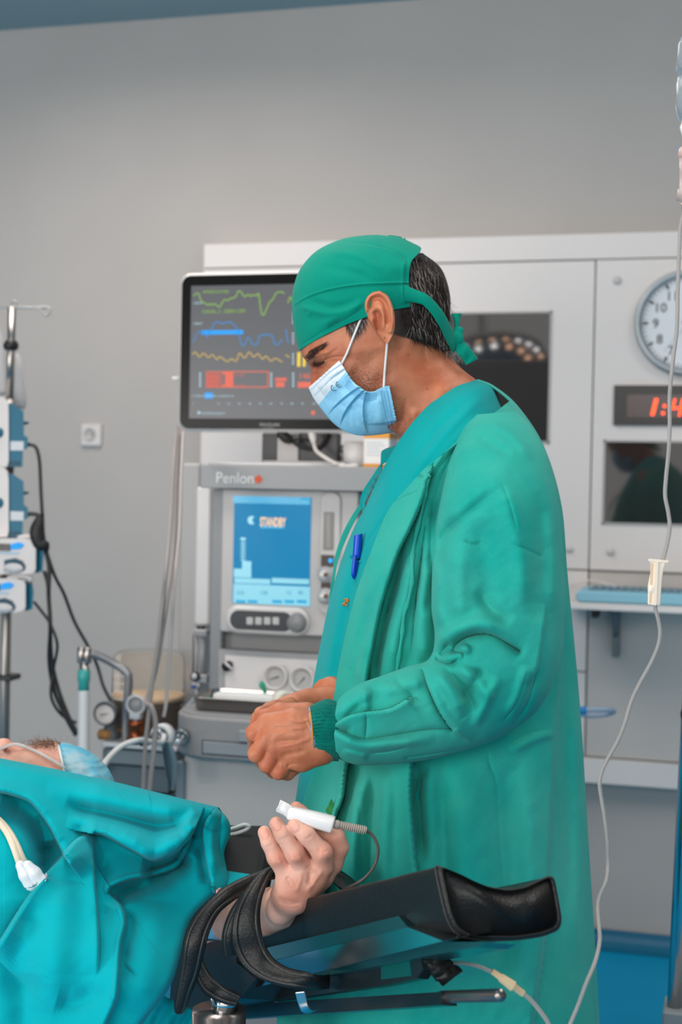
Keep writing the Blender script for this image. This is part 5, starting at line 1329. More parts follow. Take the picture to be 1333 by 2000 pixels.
ribbon([(790, 556, dn), (812, 566, dn), (838, 578, dn), (866, 610, dn + .012), (884, 645, dn + .035), (896, 668, dn + .05)],
       [(790, 590, dn), (815, 592, dn), (832, 600, dn), (856, 632, dn + .008), (874, 668, dn + .03), (886, 690, dn + .05)], bulge=.002, m_=capm, name='cap_tie', parent=doc)
ribbon([(893, 650, dn + .05), (908, 668, dn + .048), (922, 684, dn + .05), (934, 701, dn + .055)], [(880, 672, dn + .052), (892, 688, dn + .05), (904, 702, dn + .05), (911, 713, dn + .055)], bulge=.003, m_=capm, name='tie_tail', parent=doc, wav=.004)
ribbon([(882, 613, dn + .055), (888, 628, dn + .053), (888, 650, dn + .052)], [(902, 612, dn + .06), (898, 628, dn + .056), (896, 650, dn + .054)], bulge=.004, m_=capm, name='tie_tail', parent=doc, wav=.004)
def knot(X):
    c = np.array(Pv(892, 662, dn + .05)); c2 = np.array(Pv(896, 646, dn + .052))
    return smin(ell_sdf(X, c, (.0095, .008, .011)), ell_sdf(X, c2, (.007, .006, .006)), .003)
pk_ = np.array(Pv(892, 660, dn + .05)); Vk, Fk = sdf_mesh(knot, pk_ - .025, pk_ + .025, .0014); Fk = flip_out(Vk, Fk)
MB().add(Vk, Fk, 0, True).build('tie_knot', capm, doc)

# ---- face mask
nr, nc = 150, 161
Am = spline([(603, 757), (613, 778), (628, 799), (640, 814), (652, 827), (668, 839), (686, 847), (706, 851), (732, 850), (756, 847), (779, 842)], nr)
Bm = spline([(663, 704), (671, 716), (680, 731), (691, 746), (704, 757), (718, 765), (732, 764), (744, 758), (752, 755), (757, 754), (761, 754)], nr)
vv_ = np.linspace(-1, 1, nc)[None, :]; av = np.abs(vv_); tt_ = np.linspace(0, 1, nr)[:, None]
px = Am[:, :1] + (Bm[:, :1] - Am[:, :1]) * av; py = Am[:, 1:] + (Bm[:, 1:] - Am[:, 1:]) * av
wid = .050 + .018 * tt_ ** .5
dep = -wid * np.sin(np.clip(av, 0, 1) * math.pi / 2) ** .75 * 1.0
hdn = np.array([[near_head(a_, b_) for a_, b_ in zip(r1, r2)] for r1, r2 in zip(px[:, nc // 2:], py[:, nc // 2:])]) - HD - .0065
for _ in range(14): hdn[1:-1, 1:-1] = (lambda a, b: b if _ > 6 else np.minimum(a, b))(hdn, (np.roll(hdn, 1, 0) + np.roll(hdn, -1, 0) + np.roll(hdn, 1, 1) + np.roll(hdn, -1, 1)) / 4)[1:-1, 1:-1]
near_side = np.minimum(dep[:, nc // 2:], hdn * np.clip(av[:, nc // 2:] * 4, 0, 1)); dep = np.concatenate([near_side[:, :0:-1], near_side], 1)
mask_strokes = [
 ('s', .0085, 17, [(700, 758), (678, 774), (655, 795), (641, 812)], 'full'), ('s', .0085, 16, [(710, 764), (692, 782), (675, 806), (666, 830)], 'full'),
 ('s', .0080, 16, [(716, 768), (712, 790), (712, 815), (718, 842)], 'full'), ('v', .003, 6, [(688, 790), (683, 815), (684, 838)]),
 ('v', .0030, 6, [(700, 785), (694, 810), (698, 835)]), ('r', .003, 8, [(735, 775), (742, 800), (745, 835)]),
 ('c', .0014, 1.6, [(608, 762), (640, 730), (668, 712)], 'full'), ('c', .0014, 1.6, [(616, 776), (645, 744), (677, 723)], 'full'),
 ('r', .0014, 3, [(611, 768), (642, 737), (672, 717)], 'full'), ('c', .0012, 1.6, [(748, 760), (756, 800), (762, 842)], 'full'), ('c', .0012, 1.6, [(756, 760), (764, 800), (771, 840)], 'full'),
 ('v', .002, 10, [(640, 790), (660, 770), (690, 752)]), ('r', .002, 7, [(655, 815), (670, 792)])]
dep = dep - folds(px, py, mask_strokes) * np.where(vv_ > 0, 1, 1) * np.clip(av * 3, 0, 1)
dd_ = HD + np.where(vv_ > 0, dep, -dep)
V = P(px, py, dd_).reshape(-1, 3); F = [tuple(f) for f in grid_faces(nr, nc)]
mb = MB()
fi = [0 if (i // (nc - 1)) > nr * .155 else 1 for i in range(len(F))]
mb.add(V, F, 0, True); mb.m = fi
maskm = mat('mask_blue', C(150, 208, 238), rough=.8, spec=.2, noise=.05, nscale=90, bump=.15, bscale=500, trans=0)
maskw = mat('mask_white', C(226, 234, 238), rough=.8, bump=.15, bscale=500)
mk = mb.build('face_mask', [maskm, maskw], doc); md = mk.modifiers.new('s', 'SOLIDIFY'); md.thickness = .0012; md.offset = 1
near_mask = Near(V, 4.0)
m = MB()
def stitch(pts, n, r=.0006, off=.0012):
    pl = spline(pts, n)
    for x, y in pl:
        p = P(x, y, near_mask(x, y) - off); m.add([p + (RT * a + UP * b) * r for a, b in ((-1, -.6), (1, -.6), (1, .6), (-1, .6))], [(0, 1, 2, 3)], 0, False)
for o_ in (0, 7): stitch([(609 + o_ * .9, 761 + o_ * 1.5), (640 + o_, 731 + o_ * 1.2), (666 + o_ * .9, 712 + o_ * 1.3)], 36)
for o_ in (0, 6.5, 13): stitch([(744 + o_, 764), (751 + o_, 800), (758 + o_, 838)], 34, .0007)
for o_ in range(5): stitch([(680 + o_ * -1.5, 742 + o_ * 3), (692 + o_ * -1, 754 + o_ * 3.4), (706 - o_ * .5, 764 + o_ * 3.4), (720, 769 + o_ * 3.4), (735, 767 + o_ * 3)], 26, .0006)
m.build('stitching', mat('stitch_blue', C(70, 140, 190), rough=.7), mk)
m = MB(); dce = near_mask(655, 752) - .002
xd = RT * .55 + UP * .84; 
rd = RT * math.cos(-.62) - UP * math.sin(-.62); ud = RT * math.sin(-.62) + UP * math.cos(-.62)
def arc(mb, c, r, a0, a1, w=.0011):
    pts = [c + rd * r * math.cos(a * D2R) + ud * r * math.sin(a * D2R) for a in np.linspace(a0, a1, 14)]
    mb.tube(pts, w * .5, 6)
c1 = P(653, 757, near_mask(651, 757) - .002); c2 = P(663, 750, near_mask(661, 750) - .002)
arc(m, c1, .0040, 90, 270); arc(m, c2, .0040, 90, 270); m.tube([c2 - rd * .0040, c2 - rd * .0005], .0005, 6)
m.build('printed_mark', mat('mark_ink', C(76, 96, 108)), mk)
for pts in ([(714, 604), (703, 628), (690, 660), (678, 690), (667, 712)], [(757, 666), (755, 690), (752, 725), (750, 758)]):
    pl = spline(pts, 24); q = [P(x, y, min(near_head(x, y), 9) - .0025) for x, y in pl]
    MB().tube(q, .0016, 8).build('ear_loop', mat('loop_white', C(226, 222, 220), rough=.7), mk)

# ---- scrub top
def side_of(px, py, pl):
    best = np.full(px.shape, 1e9); sg = np.zeros(px.shape)
    for k in range(len(pl) - 1):
        a = pl[k]; d = pl[k + 1] - a; t = np.clip(((px - a[0]) * d[0] + (py - a[1]) * d[1]) / (d @ d), 0, 1)
        ex, ey = px - a[0] - t * d[0], py - a[1] - t * d[1]; dd2 = np.hypot(ex, ey); up = dd2 < best
        best[up] = dd2[up]; sg[up] = np.sign(d[0] * ey - d[1] * ex)[up]
    return sg
TD = 1.935
torso = [(712, 1003, 932, 743, TD - .02, .078, -10, -52), (704, 1012, 962, 756, TD - .01, .125, 5, -45), (690, 1040, 1008, 795, TD, .175, 10, -22), (670, 1092, 1058, 872, TD, .205, 0, -6),
         (648, 1165, 1092, 985, TD, .215), (628, 1260, 1104, 1120, TD, .21), (608, 1370, 1118, 1262, TD, .205), (592, 1480, 1130, 1400, TD, .205), (574, 1600, 1140, 1560, TD, .21),
         (556, 1740, 1150, 1720, TD, .215), (545, 1880, 1160, 1880, TD, .22), (540, 2060, 1170, 2060, TD, .225)]
scrub_strokes = [('c', .0025, 2.2, [(769, 985), (740, 1030), (700, 1090)]), ('r', .003, 6, [(790, 880), (750, 950), (722, 1005)]),
 ('r', .006, 14, [(690, 1060), (668, 1150), (645, 1260), (628, 1380)]), ('v', .006, 12, [(705, 1050), (690, 1150), (668, 1260), (645, 1400)]),
 ('c', .002, 2, [(940, 760), (955, 785), (965, 800)]), ('r', .004, 9, [(950, 770), (900, 815), (850, 870), (800, 940)]), ('v', .004, 8, [(905, 795), (850, 850), (790, 930)]),
 ('c', .0025, 2, [(682, 1088), (690, 1092), (705, 1100)]), ('r', .004, 10, [(780, 900), (740, 990)]), ('r', .005, 12, [(665, 1200), (640, 1330), (612, 1470)])]
torso_in = [tuple(list(r[:2]) + [r[2] - (0 if i < 2 else 26)] + list(r[3:5]) + [r[5] - (0 if i < 3 else .014)] + list(r[6:])) for i, r in enumerate(torso[:9])]
V, F = loft(torso_in, 260, 260, scrub_strokes, caps=False, gnoise=lambda x, y, s: (0 * x, 0 * y, -.004 * vnoise(x * 1.2, y * .4, 34) * np.sign(s)))
scrub = shell('scrub_top', V, F, scrubm, doc, .0015)
near_scrub = Near(V)
# far collar flap standing away from the chest
ribbon([(786, 868, 1.93), (768, 872, 1.945), (748, 880, 1.95), (745, 890, 1.95)], [(784, 880, 1.92), (768, 895, 1.93), (750, 905, 1.935), (744, 912, 1.935)], bulge=.003, m_=scrubm, name='collar_fold', parent=doc)
ribbon([(748, 900, 1.945), (728, 930, 1.95), (710, 958, 1.94), (703, 985, 1.93), (713, 1004, 1.905)], [(745, 925, 1.93), (735, 945, 1.93), (722, 965, 1.925), (714, 985, 1.92), (716, 1006, 1.905)], bulge=-.004, m_=scrubm, name='collar', parent=doc)
# trousers hidden below the gown
for sgn in (-1, 1):
    fx = hp + RT * .02 + FW * .10 * sgn
    MB().tube([(fx[0], fx[1], 1.0), (fx[0], fx[1], .5), (fx[0], fx[1], .06)], [.105, .09, .085], 24, caps=False).build('trouser_leg', scrubm, doc)
    fo = np.array([fx[0], fx[1], 0]); fd = -RT.copy(); fd[2] = 0; fd /= np.linalg.norm(fd)
    def shoe(X, fo=fo, fd=fd): return smin(cone_sdf(X, fo + fd * -.05 + (0, 0, .045), fo + fd * .13 + (0, 0, .035), .042, .034), cone_sdf(X, fo + (0, 0, .05), fo + (0, 0, .09), .045, .04), .02)
    Vs, Fs = sdf_mesh(shoe, fo + (-.25, -.25, -.01), fo + (.25, .25, .15), .008); Vs[:, 2] = np.maximum(Vs[:, 2], 0.0); Fs = flip_out(Vs, Fs)
    MB().add(Vs, Fs, 0, True).build('shoe', mat('clog_white', C(220, 220, 220)), doc)

# ---- gown
G_edge = spline([(1010, 792), (962, 787), (905, 828), (860, 880), (815, 935), (768, 985), (745, 1030), (722, 1090), (700, 1150), (681, 1220), (664, 1300), (648, 1390), (622, 1480), (596, 1560), (578, 1640), (560, 1760), (548, 1900), (540, 2060)], 80)
gr = []
for r in torso:
    r = list(r) + [0] * (8 - len(r)); r[0] -= 4; r[2] += 3; r[5] += .014; gr.append(r)
def gown_start(R_):
    th = np.linspace(0.02, 2.9, 400)[None, :]; c = -np.cos(th); s_ = np.sin(th)
    mid = (R_[:, 0:2] + R_[:, 2:4]) / 2; hv = (R_[:, 2:4] - R_[:, 0:2]) / 2
    px = mid[:, :1] + hv[:, :1] * c + R_[:, 6:7] * s_**2; py = mid[:, 1:2] + hv[:, 1:2] * c + R_[:, 7:8] * s_**2
    left = side_of(px, py, G_edge) > 0       # screen-left of the edge
    idx = np.array([np.max(np.nonzero(l)[0]) if l.any() else 0 for l in left])
    st = th[0][np.minimum(idx + 1, 399)]
    k = np.ones(9) / 9; st = np.convolve(np.pad(st, 4, 'edge'), k, 'valid')
    return np.stack([st, 2 * math.pi - st], 1)
gown_strokes = [
 ('s', .022, 48, [(836, 938), (822, 985), (803, 1030), (778, 1082), (757, 1145), (742, 1199), (728, 1270), (718, 1330), (712, 1390)], 'full'),
 ('c', .0022, 2.2, [(812, 1000), (770, 1120), (735, 1220), (712, 1340)], 'full'), ('c', .003, 2.2, [(765, 986), (790, 972), (815, 960), (836, 938)], 'full'),
 ('r', .004, 14, [(740, 1060), (712, 1180), (685, 1310)]), ('v', .004, 10, [(730, 1160), (700, 1290), (690, 1370)]), ('r', .003, 8, [(716, 1250), (700, 1330)]),
 ('r', .012, 16, [(812, 1060), (795, 1150), (772, 1240), (757, 1330)]), ('v', .012, 9, [(790, 1070), (765, 1170), (742, 1270), (732, 1340)]),
 ('r', .010, 12, [(845, 1010), (835, 1100), (822, 1190), (812, 1320)]), ('c', .012, 5, [(834, 1000), (822, 1110), (812, 1190), (802, 1320)]),
 ('r', .008, 12, [(838, 1180), (828, 1290)]), ('v', .010, 9, [(850, 970), (842, 1050), (838, 1120)]),
 ('c', .003, 2.2, [(892, 838), (888, 880), (880, 940), (868, 980)], 'full'), ('r', .005, 14, [(930, 820), (880, 870), (850, 930)]), ('v', .006, 10, [(905, 850), (870, 920), (845, 1000)]),
 ('r', .004, 4, [(968, 790), (915, 832), (868, 884), (838, 925)], 'full'), ('c', .004, 3, [(975, 797), (922, 839), (875, 892), (845, 932)], 'full'),
 ('s', .022, 90, [(1060, 850), (1085, 920), (1098, 1000), (1103, 1150), (1096, 1320), (1089, 1415), (1083, 1530), (1077, 1640), (1068, 1800), (1052, 1930), (1035, 2060)], 'full'),
 ('c', .003, 2.0, [(960, 788), (1000, 800), (1040, 840), (1075, 900)], 'full'),
 ('v', .018, 22, [(1112, 1000), (1112, 1250), (1108, 1500), (1118, 1800)]), ('r', .008, 18, [(1125, 1400), (1130, 1600), (1128, 1900)]),
 ('s', .018, 40, [(682, 1480), (676, 1510), (670, 1560), (655, 1600), (640, 1680), (632, 1760)], 'full'),
 ('r', .010, 12, [(720, 1500), (700, 1570), (690, 1640), (686, 1760)]), ('c', .003, 2.2, [(702, 1490), (701, 1560), (704, 1640), (712, 1720), (720, 1790)], 'full'),
 ('s', .016, 40, [(806, 1480), (803, 1540), (806, 1600), (812, 1680), (822, 1760), (830, 1860)], 'full'),
 ('v', .012, 11, [(818, 1490), (820, 1580), (828, 1690)]), ('c', .010, 6, [(838, 1495), (818, 1540), (800, 1580)]),
 ('r', .008, 18, [(760, 1500), (750, 1600), (748, 1760), (750, 1900)]), ('v', .008, 14, [(735, 1520), (724, 1640), (722, 1800)]),
 ('c', .003, 3, [(952, 1462), (958, 1500), (968, 1530), (975, 1640), (990, 1800)]), ('r', .006, 40, [(900, 1500), (910, 1700), (915, 1900)]), ('v', .007, 34, [(985, 1490), (995, 1700), (990, 1950)]),
 ('r', .006, 26, [(1030, 1480), (1035, 1700), (1020, 1950)]), ('v', .006, 20, [(860, 1500), (870, 1650), (868, 1900)]),
 ('c', .002, 2, [(985, 1460), (1040, 1432), (1090, 1425)]), ('r', .004, 8, [(990, 1468), (1050, 1440), (1086, 1432)]),
 ('c', .002, 3, [(640, 1580), (655, 1560), (665, 1545)]),
]
gown_strokes = [(k_, h_ * ((2.0 if rest[1][0][1] > 1440 else 1.5) if k_ in 'rvs' else 1.2), *rest) for k_, h_, *rest in gown_strokes]
V, F = loft(gr, 420, 460, gown_strokes, caps=False, start=gown_start,
            gnoise=lambda x, y, s: (0 * x, 0 * y, -(.006 * vnoise(x, y * .25, 42) + .0025 * vnoise(x + y * .2, y * .6, 18)) * np.sign(s)))
gown = shell('surgical_gown', V, F, gownm, doc, .0016)
near_gown = Near(V)
# sleeve
SD = 1.70
slv = [(930, 812, 1010, 805, 1.83, .05), (905, 840, 1040, 840, 1.80, .070), (882, 892, 1068, 892, 1.765, .090), (862, 980, 1088, 985, 1.72, .095), (849, 1080, 1098, 1088, SD - .003, .084),
       (846, 1180, 1102, 1200, SD - .006, .084), (852, 1255, 1086, 1312, SD - .01, .082), (838, 1290, 1046, 1388, SD - .014, .080), (800, 1304, 970, 1440, SD - .018, .074),
       (745, 1322, 870, 1474, SD - .022, .066), (700, 1340, 775, 1489, SD - .028, .058), (668, 1362, 700, 1492, SD - .032, .050), (652, 1388, 658, 1478, SD - .034, .038)]
slv_strokes = [
 ('r', .012, 13, [(1010, 1262), (950, 1222), (905, 1226), (872, 1245), (852, 1272)]), ('c', .016, 7, [(1015, 1272), (962, 1240), (918, 1242), (893, 1258), (888, 1272), (905, 1276)], 'full'),
 ('r', .010, 9, [(915, 1260), (905, 1272), (888, 1284), (866, 1290)]), ('c', .014, 6, [(900, 1282), (880, 1296), (858, 1292), (850, 1280)]),
 ('v', .008, 8, [(880, 1250), (868, 1270), (862, 1285)]),
 ('s', .012, 26, [(920, 1450), (884, 1424), (860, 1390), (842, 1352), (828, 1318)]), ('c', .008, 4, [(826, 1312), (840, 1348), (858, 1388), (884, 1424)], 'full'),
 ('r', .008, 12, [(850, 1310), (880, 1350), (905, 1400)]), ('v', .006, 9, [(868, 1302), (905, 1345), (930, 1390)]), ('r', .007, 10, [(890, 1300), (930, 1330), (960, 1370)]),
 ('v', .006, 10, [(935, 1300), (930, 1330), (900, 1372)]), ('r', .006, 9, [(975, 1320), (950, 1370), (925, 1420)]),
 ('c', .006, 4, [(1048, 1304), (1040, 1340), (1026, 1380), (996, 1420)]), ('r', .006, 10, [(1030, 1300), (1015, 1350), (990, 1400)]), ('c', .004, 3, [(1030, 1310), (1010, 1370), (980, 1410)]),
 ('s', .010, 22, [(652, 1418), (680, 1400), (713, 1392), (760, 1386), (794, 1368)], 'full'), ('r', .006, 8, [(713, 1340), (714, 1365), (715, 1390)]), ('c', .004, 3, [(716, 1392), (716, 1415), (714, 1444)]),
 ('c', .006, 4, [(650, 1415), (680, 1432), (714, 1443), (776, 1434), (839, 1424), (880, 1424)], 'full'), ('r', .007, 10, [(655, 1430), (700, 1455), (770, 1452), (850, 1440)]),
 ('v', .008, 8, [(650, 1420), (665, 1425), (690, 1428)]), ('r', .006, 9, [(655, 1402), (690, 1372), (730, 1352)]), ('c', .003, 2.5, [(794, 1478), (860, 1468), (956, 1448), (1010, 1420)], 'full'),
 ('r', .006, 12, [(740, 1350), (790, 1340), (830, 1325)]), ('v', .005, 8, [(770, 1330), (800, 1350), (812, 1380)]),
 ('c', .003, 2.5, [(715, 1470), (760, 1466), (800, 1456)]), ('r', .004, 6, [(670, 1465), (720, 1478)]),
 ('r', .005, 16, [(1000, 925), (950, 950), (905, 985), (868, 1020)]), ('v', .004, 10, [(960, 968), (915, 1002), (872, 1042), (856, 1070)]), ('v', .007, 12, [(895, 1010), (865, 1060), (855, 1120)]),
 ('r', .008, 20, [(975, 940), (1000, 1000), (1020, 1100), (1022, 1200)]), ('v', .006, 26, [(940, 1010), (950, 1100), (955, 1200)]), ('r', .006, 18, [(900, 1060), (895, 1150), (905, 1210)]),
 ('v', .005, 16, [(1050, 960), (1060, 1060), (1058, 1160)]), ('c', .003, 3, [(980, 945), (995, 985), (1010, 1040)]), ('r', .005, 12, [(1072, 1000), (1080, 1100), (1078, 1200)]),
 ('c', .0025, 2.2, [(1010, 800), (1045, 835), (1070, 885)], 'full'), ('r', .004, 10, [(950, 830), (1000, 850), (1040, 900)]), ('v', .004, 10, [(930, 850), (960, 870), (1000, 890)]),
 ('c', .003, 2.2, [(892, 838), (888, 880), (884, 930)], 'full'), ('c', .004, 3, [(905, 1055), (925, 1062), (945, 1060)]), ('c', .003, 3, [(1000, 1060), (1040, 1080), (1060, 1090)]),
 ('s', .010, 26, [(1066, 1180), (1060, 1240), (1050, 1300), (1036, 1340)]), ('v', .006, 14, [(930, 1150), (960, 1190), (1000, 1215)]), ('r', .004, 10, [(860, 1110), (858, 1180), (870, 1230)]),
]
slv_strokes = [(k_, h_ * (1.5 if k_ in 'rvs' else 1.4), *rest) for k_, h_, *rest in slv_strokes]
V, F = loft(slv, 380, 300, slv_strokes, caps=False, ex=.95, gnoise=lambda x, y, s: (2.0 * vnoise(x, y, 30) * (1 - s**2), 2.0 * vnoise(x + 90, y, 30) * (1 - s**2), -(.0035 * vnoise(x, y * .5, 40) + .0008 * vnoise(x + y, y * .8, 16)) * np.sign(s)))
slo = shell('sleeve', V, F, gownm, gown, .0016)
# far sleeve (its far outline only, mostly hidden by the body)
fs = [(900, 860, 1000, 850, 2.08, .05), (880, 960, 1020, 960, 2.12, .07), (870, 1100, 1020, 1120, 2.13, .075), (840, 1240, 980, 1290, 2.10, .07), (780, 1300, 860, 1380, 2.02, .06), (720, 1320, 770, 1390, 1.92, .05)]
V, F = loft(fs, 60, 60, caps=False); shell('sleeve', V, F, gownm, gown, .0016)
# knitted cuff
cf = [(655, 1374, 662, 1482, 1.667, .036), (640, 1370, 640, 1481, 1.664, .034), (622, 1376, 626, 1478, 1.662, .0325), (608, 1384, 618, 1472, 1.661, .031)]
cstr = [('v', .0009, 1.6, [(604 , 1384 + q * 6), (630, 1376 + q * 6.6), (658, 1378 + q * 6.6)], 'full') for q in range(16)]
V, F = loft(cf, 60, 160, cstr, caps=False); shell('cuff', V, F, cuffm, gown, .003)
m = MB()
def ringband(mb, x0, y0, x1, y1, d, th, w, tk, mi=0):
    V, F = loft([(x0, y0, x1, y1, d, th), (x0 - w * .5, y0 + .5, x1 - w * .5, y1 + .3, d, th + tk), (x0 - w, y0 + 1, x1 - w, y1, d, th)], 8, 60, caps=False)
    mb.add(V, F, mi, True)
ringband(m, 612, 1382, 622, 1478, 1.661, .0315, 9, .001); m.build('wristband', mat('band_blue', C(20, 92, 160), rough=.5, noise=.5, nscale=160, col2=C(150, 190, 220)), doc, solid=.001)
m = MB(); V = P(*[np.array(v) for v in zip(*[(606 + 6 * math.cos(a) * 0 + (9 * (math.sin(a / 2) ** 2)), 1430 - 47 * math.cos(a), 1.661 - .0335 * math.sin(a)) for a in np.linspace(0, 2 * math.pi, 50, endpoint=False)])])
m.tube(V, .0013, 8, closed=True); m.build('cord_bracelet', mat('cord_orange', C(196, 130, 50), rough=.6), doc)
# ties and tags
def on(surf, pts, off=.003): return [(x, y, surf(x, y) - off) for x, y in pts]
def strip(path, w, surf, name, m_, parent, off=.003, nr=70, bulge=.001, wob=0):
    pl = spline(path, nr); e0, e1 = [], []
    for i in range(nr):
        t_ = pl[min(i+1, nr-1)] - pl[max(i-1, 0)]; n_ = np.array([-t_[1], t_[0]]) / (np.linalg.norm(t_) + 1e-9)
        ww = w * (1 - wob * abs(math.sin(i * .35)))
        e0.append((*(pl[i] + n_ * ww / 2),)); e1.append((*(pl[i] - n_ * ww / 2),))
    ds0 = np.array([surf(*p) for p in pl]); kk = np.ones(7) / 7; ds0 = np.convolve(np.pad(ds0, 3, 'edge'), kk, 'valid') - off
    return ribbon([(a[0], a[1], d) for a, d in zip(e0, ds0)], [(a[0], a[1], d) for a, d in zip(e1, ds0)], nr=nr, nc=6, bulge=bulge, m_=m_, name=name, parent=parent)
strip([(838, 928), (832, 960), (824, 1000), (812, 1050), (806, 1090), (806, 1130), (799, 1170), (790, 1200), (786, 1240), (780, 1280), (774, 1330)], 9, near_gown, 'gown_tie', gownm, gown, off=.006, wob=.5)
ribbon([(703, 985, 2.0), (686, 1010, 2.02), (668, 1045, 2.03), (655, 1085, 2.03), (650, 1120, 2.03), (643, 1170, 2.02)], [(708, 992, 2.0), (692, 1020, 2.02), (678, 1050, 2.03), (663, 1088, 2.03), (655, 1125, 2.03), (647, 1190, 2.02)], m_=gownm, name='gown_tie', parent=gown)
d_ = near_gown(648, 1580) - .003
m = MB(); m.add([Pv(636, 1583, d_), Pv(648, 1560, d_ - .002), Pv(656, 1580, d_), Pv(646, 1598, d_ + .002)], [(0, 3, 2, 1)]); m.build('green_tag', mat('tag_green', C(50, 130, 70), rough=.7, noise=.3, nscale=120), gown, solid=.001)
# embroidered mark and breast pocket on the scrub top
m = MB()
for q_ in range(7):
    y = 1170 + q_ * 2.0; x = 676 + 3 * math.sin(q_)
    p = [P(xx, yy, near_scrub(xx, yy) - .0025) for xx, yy in ((x - 4, y + 1.5), (x, y - .6), (x + 4, y))]
    m.tube(p, .0007, 6)
m.build('embroidery', mat('embroidery_orange', C(206, 120, 40), rough=.7), scrub)
strip([(684, 1086), (692, 1091), (706, 1098)], 4, near_scrub, 'pocket_edge', scrubm, scrub, off=.002)
# pen
pd = min(near_scrub(697, 1080), near_scrub(692, 1110)) - .009
pen = thing('pen', 'blue ballpoint pen with cap clipped upright in the chest pocket', 'pen', Pv(691, 1127, pd))
pb = mat('pen_blue', C(10, 72, 190), rough=.3)
MB().tube(path3([(700, 1044, pd), (700, 1050, pd), (697, 1090, pd)], 12), [.003, .0052] + [.0056] * 10, 14).build('cap', pb, pen)
MB().tube(path3([(694, 1085, pd - .004), (692, 1105, pd - .004), (690, 1127, pd - .002)], 10), [.0028] * 8 + [.003, .0015], 8).build('clip', pb, pen)
MB().tube(path3([(697, 1088, pd), (695, 1130, pd + .004)], 6), .0042, 12).build('barrel', pb, pen)
MB().tube(path3([(697, 1088, pd), (696.5, 1093, pd)], 4), .005, 12).build('collar', blk, pen)
# ================================================================ OPERATING TABLE
psk = skin_mat('patient_skin', C(228, 176, 156), C(210, 148, 126), rough=.5)
leather = mat('black_leather', C(24, 24, 24), rough=.40, spec=.4, bump=.35, bscale=420, noise=.12, nscale=12)
seam = mat('black_piping', C(44, 42, 41), rough=.4, bump=.3, bscale=300)
steelg = mat('polished_steel', C(188, 196, 200), rough=.16, metal=1.0)
dsteel = mat('dark_steel', C(70, 84, 88), rough=.3, metal=.85)
RH = np.array([RT[0], RT[1], 0]); RH /= np.linalg.norm(RH); FH = np.array([-RH[1], RH[0], 0])
def cf3(x, d, z): v = RH * x + FH * d; return np.array([v[0], v[1], z])
def obox(mb, x0, x1, d0, d1, z0, z1, mi=None):
    V = [cf3(x, d, z) for z in (z0, z1) for (x, d) in ((x0, d0), (x1, d0), (x1, d1), (x0, d1))]
    return mb.add(V, [(0,3,2,1),(4,5,6,7),(0,1,5,4),(1,2,6,5),(2,3,7,6),(3,0,4,7)], mi, False)
def bevelled(o, w, seg=3):
    md = o.modifiers.new('bevel', 'BEVEL'); md.width = w; md.segments = seg; return o
xr = (543 - 666.5) / FPX * 1.9
ot = thing('operating_table', 'operating table with black mattress partly showing behind the raised hand', 'operating table', cf3(-.7, 1.88, 0))
bevelled(obox(MB(), -1.75, xr, 1.775, 2.06, .80, .86).build('mattress', mat('mattress_black', C(50, 49, 50), rough=.75, spec=.15, bump=.2, bscale=300), ot), .015)
bevelled(obox(MB(), -1.74, xr - .01, 1.785, 2.05, .775, .80).build('table_top', steelg, ot), .004)
obox(MB(), -1.5, xr - .04, 2.075, 2.085, .785, .81).build('side_rail', steelg, ot)
obox(MB(), -1.1, -.55, 1.78, 2.0, .18, .775).build('column', mat('column_steel', C(170, 172, 174), rough=.3, metal=.6), ot)
bevelled(obox(MB(), -1.5, -.3, 1.72, 2.06, .0, .18).build('base', dgrey, ot), .02)

# ================================================================ ARM BOARD
N0 = P(850, 1691, 1.28); FAR = P(510, 1775, 1.69); E0 = P(1082, 1716, 1.325)
Lh = FAR - N0; LL = np.linalg.norm(Lh); Lh /= LL
Eh = E0 - N0; wpad = np.linalg.norm(Eh - Lh * (Eh @ Lh)); Eh = Eh - Lh * (Eh @ Lh); Eh /= np.linalg.norm(Eh)
Uh = np.cross(Eh, Lh); Uh = Uh if Uh[2] > 0 else -Uh
def BP(l, e, u): return N0 + Lh * l + Eh * e + Uh * u
def BQ(px, py, e=0.0):
    """point of the plane e = const (parallel to the board's side) seen at a pixel"""
    r = FW + (px - W/2) / FPX * RT + (H/2 - py) / FPX * UP
    t = ((N0 + Eh * e - CAM) @ Eh) / (r @ Eh); return CAM + r * t
def bext(mb, pts, e0, e1, mi=None):
    A = [BQ(x, y, e0) for x, y in pts]; B_ = [p + Eh * (e1 - e0) for p in A]; n = len(A); V = np.array(A + B_)
    F = [tuple(range(n)), tuple(range(2*n - 1, n - 1, -1))] + [(i, n + i, n + (i+1) % n, (i+1) % n) for i in range(n)]
    nrm = np.cross(V[1] - V[0], V[2] - V[1])
    s_ = 0
    for i in range(n): s_ += np.cross(A[i] - A[0], A[(i+1) % n] - A[0]) @ (-Eh)
    if s_ < 0: F = [f[::-1] for f in F]
    return mb.add(V, F, mi, False)
ab = thing('arm_board', 'black padded arm board with steel plate and leather straps beside the table', 'arm board', (N0 + FAR) / 2 * np.array([1, 1, 0]) + np.array([0, 0, .62]))
sc_ = 1.28 / 1.35
prof = [(850, 1691, 1.350), (868, 1697, 1.353), (890, 1707, 1.357), (915, 1721, 1.362), (945, 1734, 1.367), (985, 1741, 1.375), (1020, 1735, 1.381), (1050, 1722, 1.386), (1074, 1712, 1.391), (1082, 1716, 1.393),
        (1083, 1760, 1.393), (1083, 1798, 1.393), (1075, 1817, 1.391), (1040, 1830, 1.385), (985, 1838, 1.375), (925, 1838, 1.363), (885, 1834, 1.357), (865, 1818, 1.353), (857, 1788, 1.351), (853, 1735, 1.350)]
pr3 = np.array([Pv(a, b, c * sc_) for a, b, c in prof])
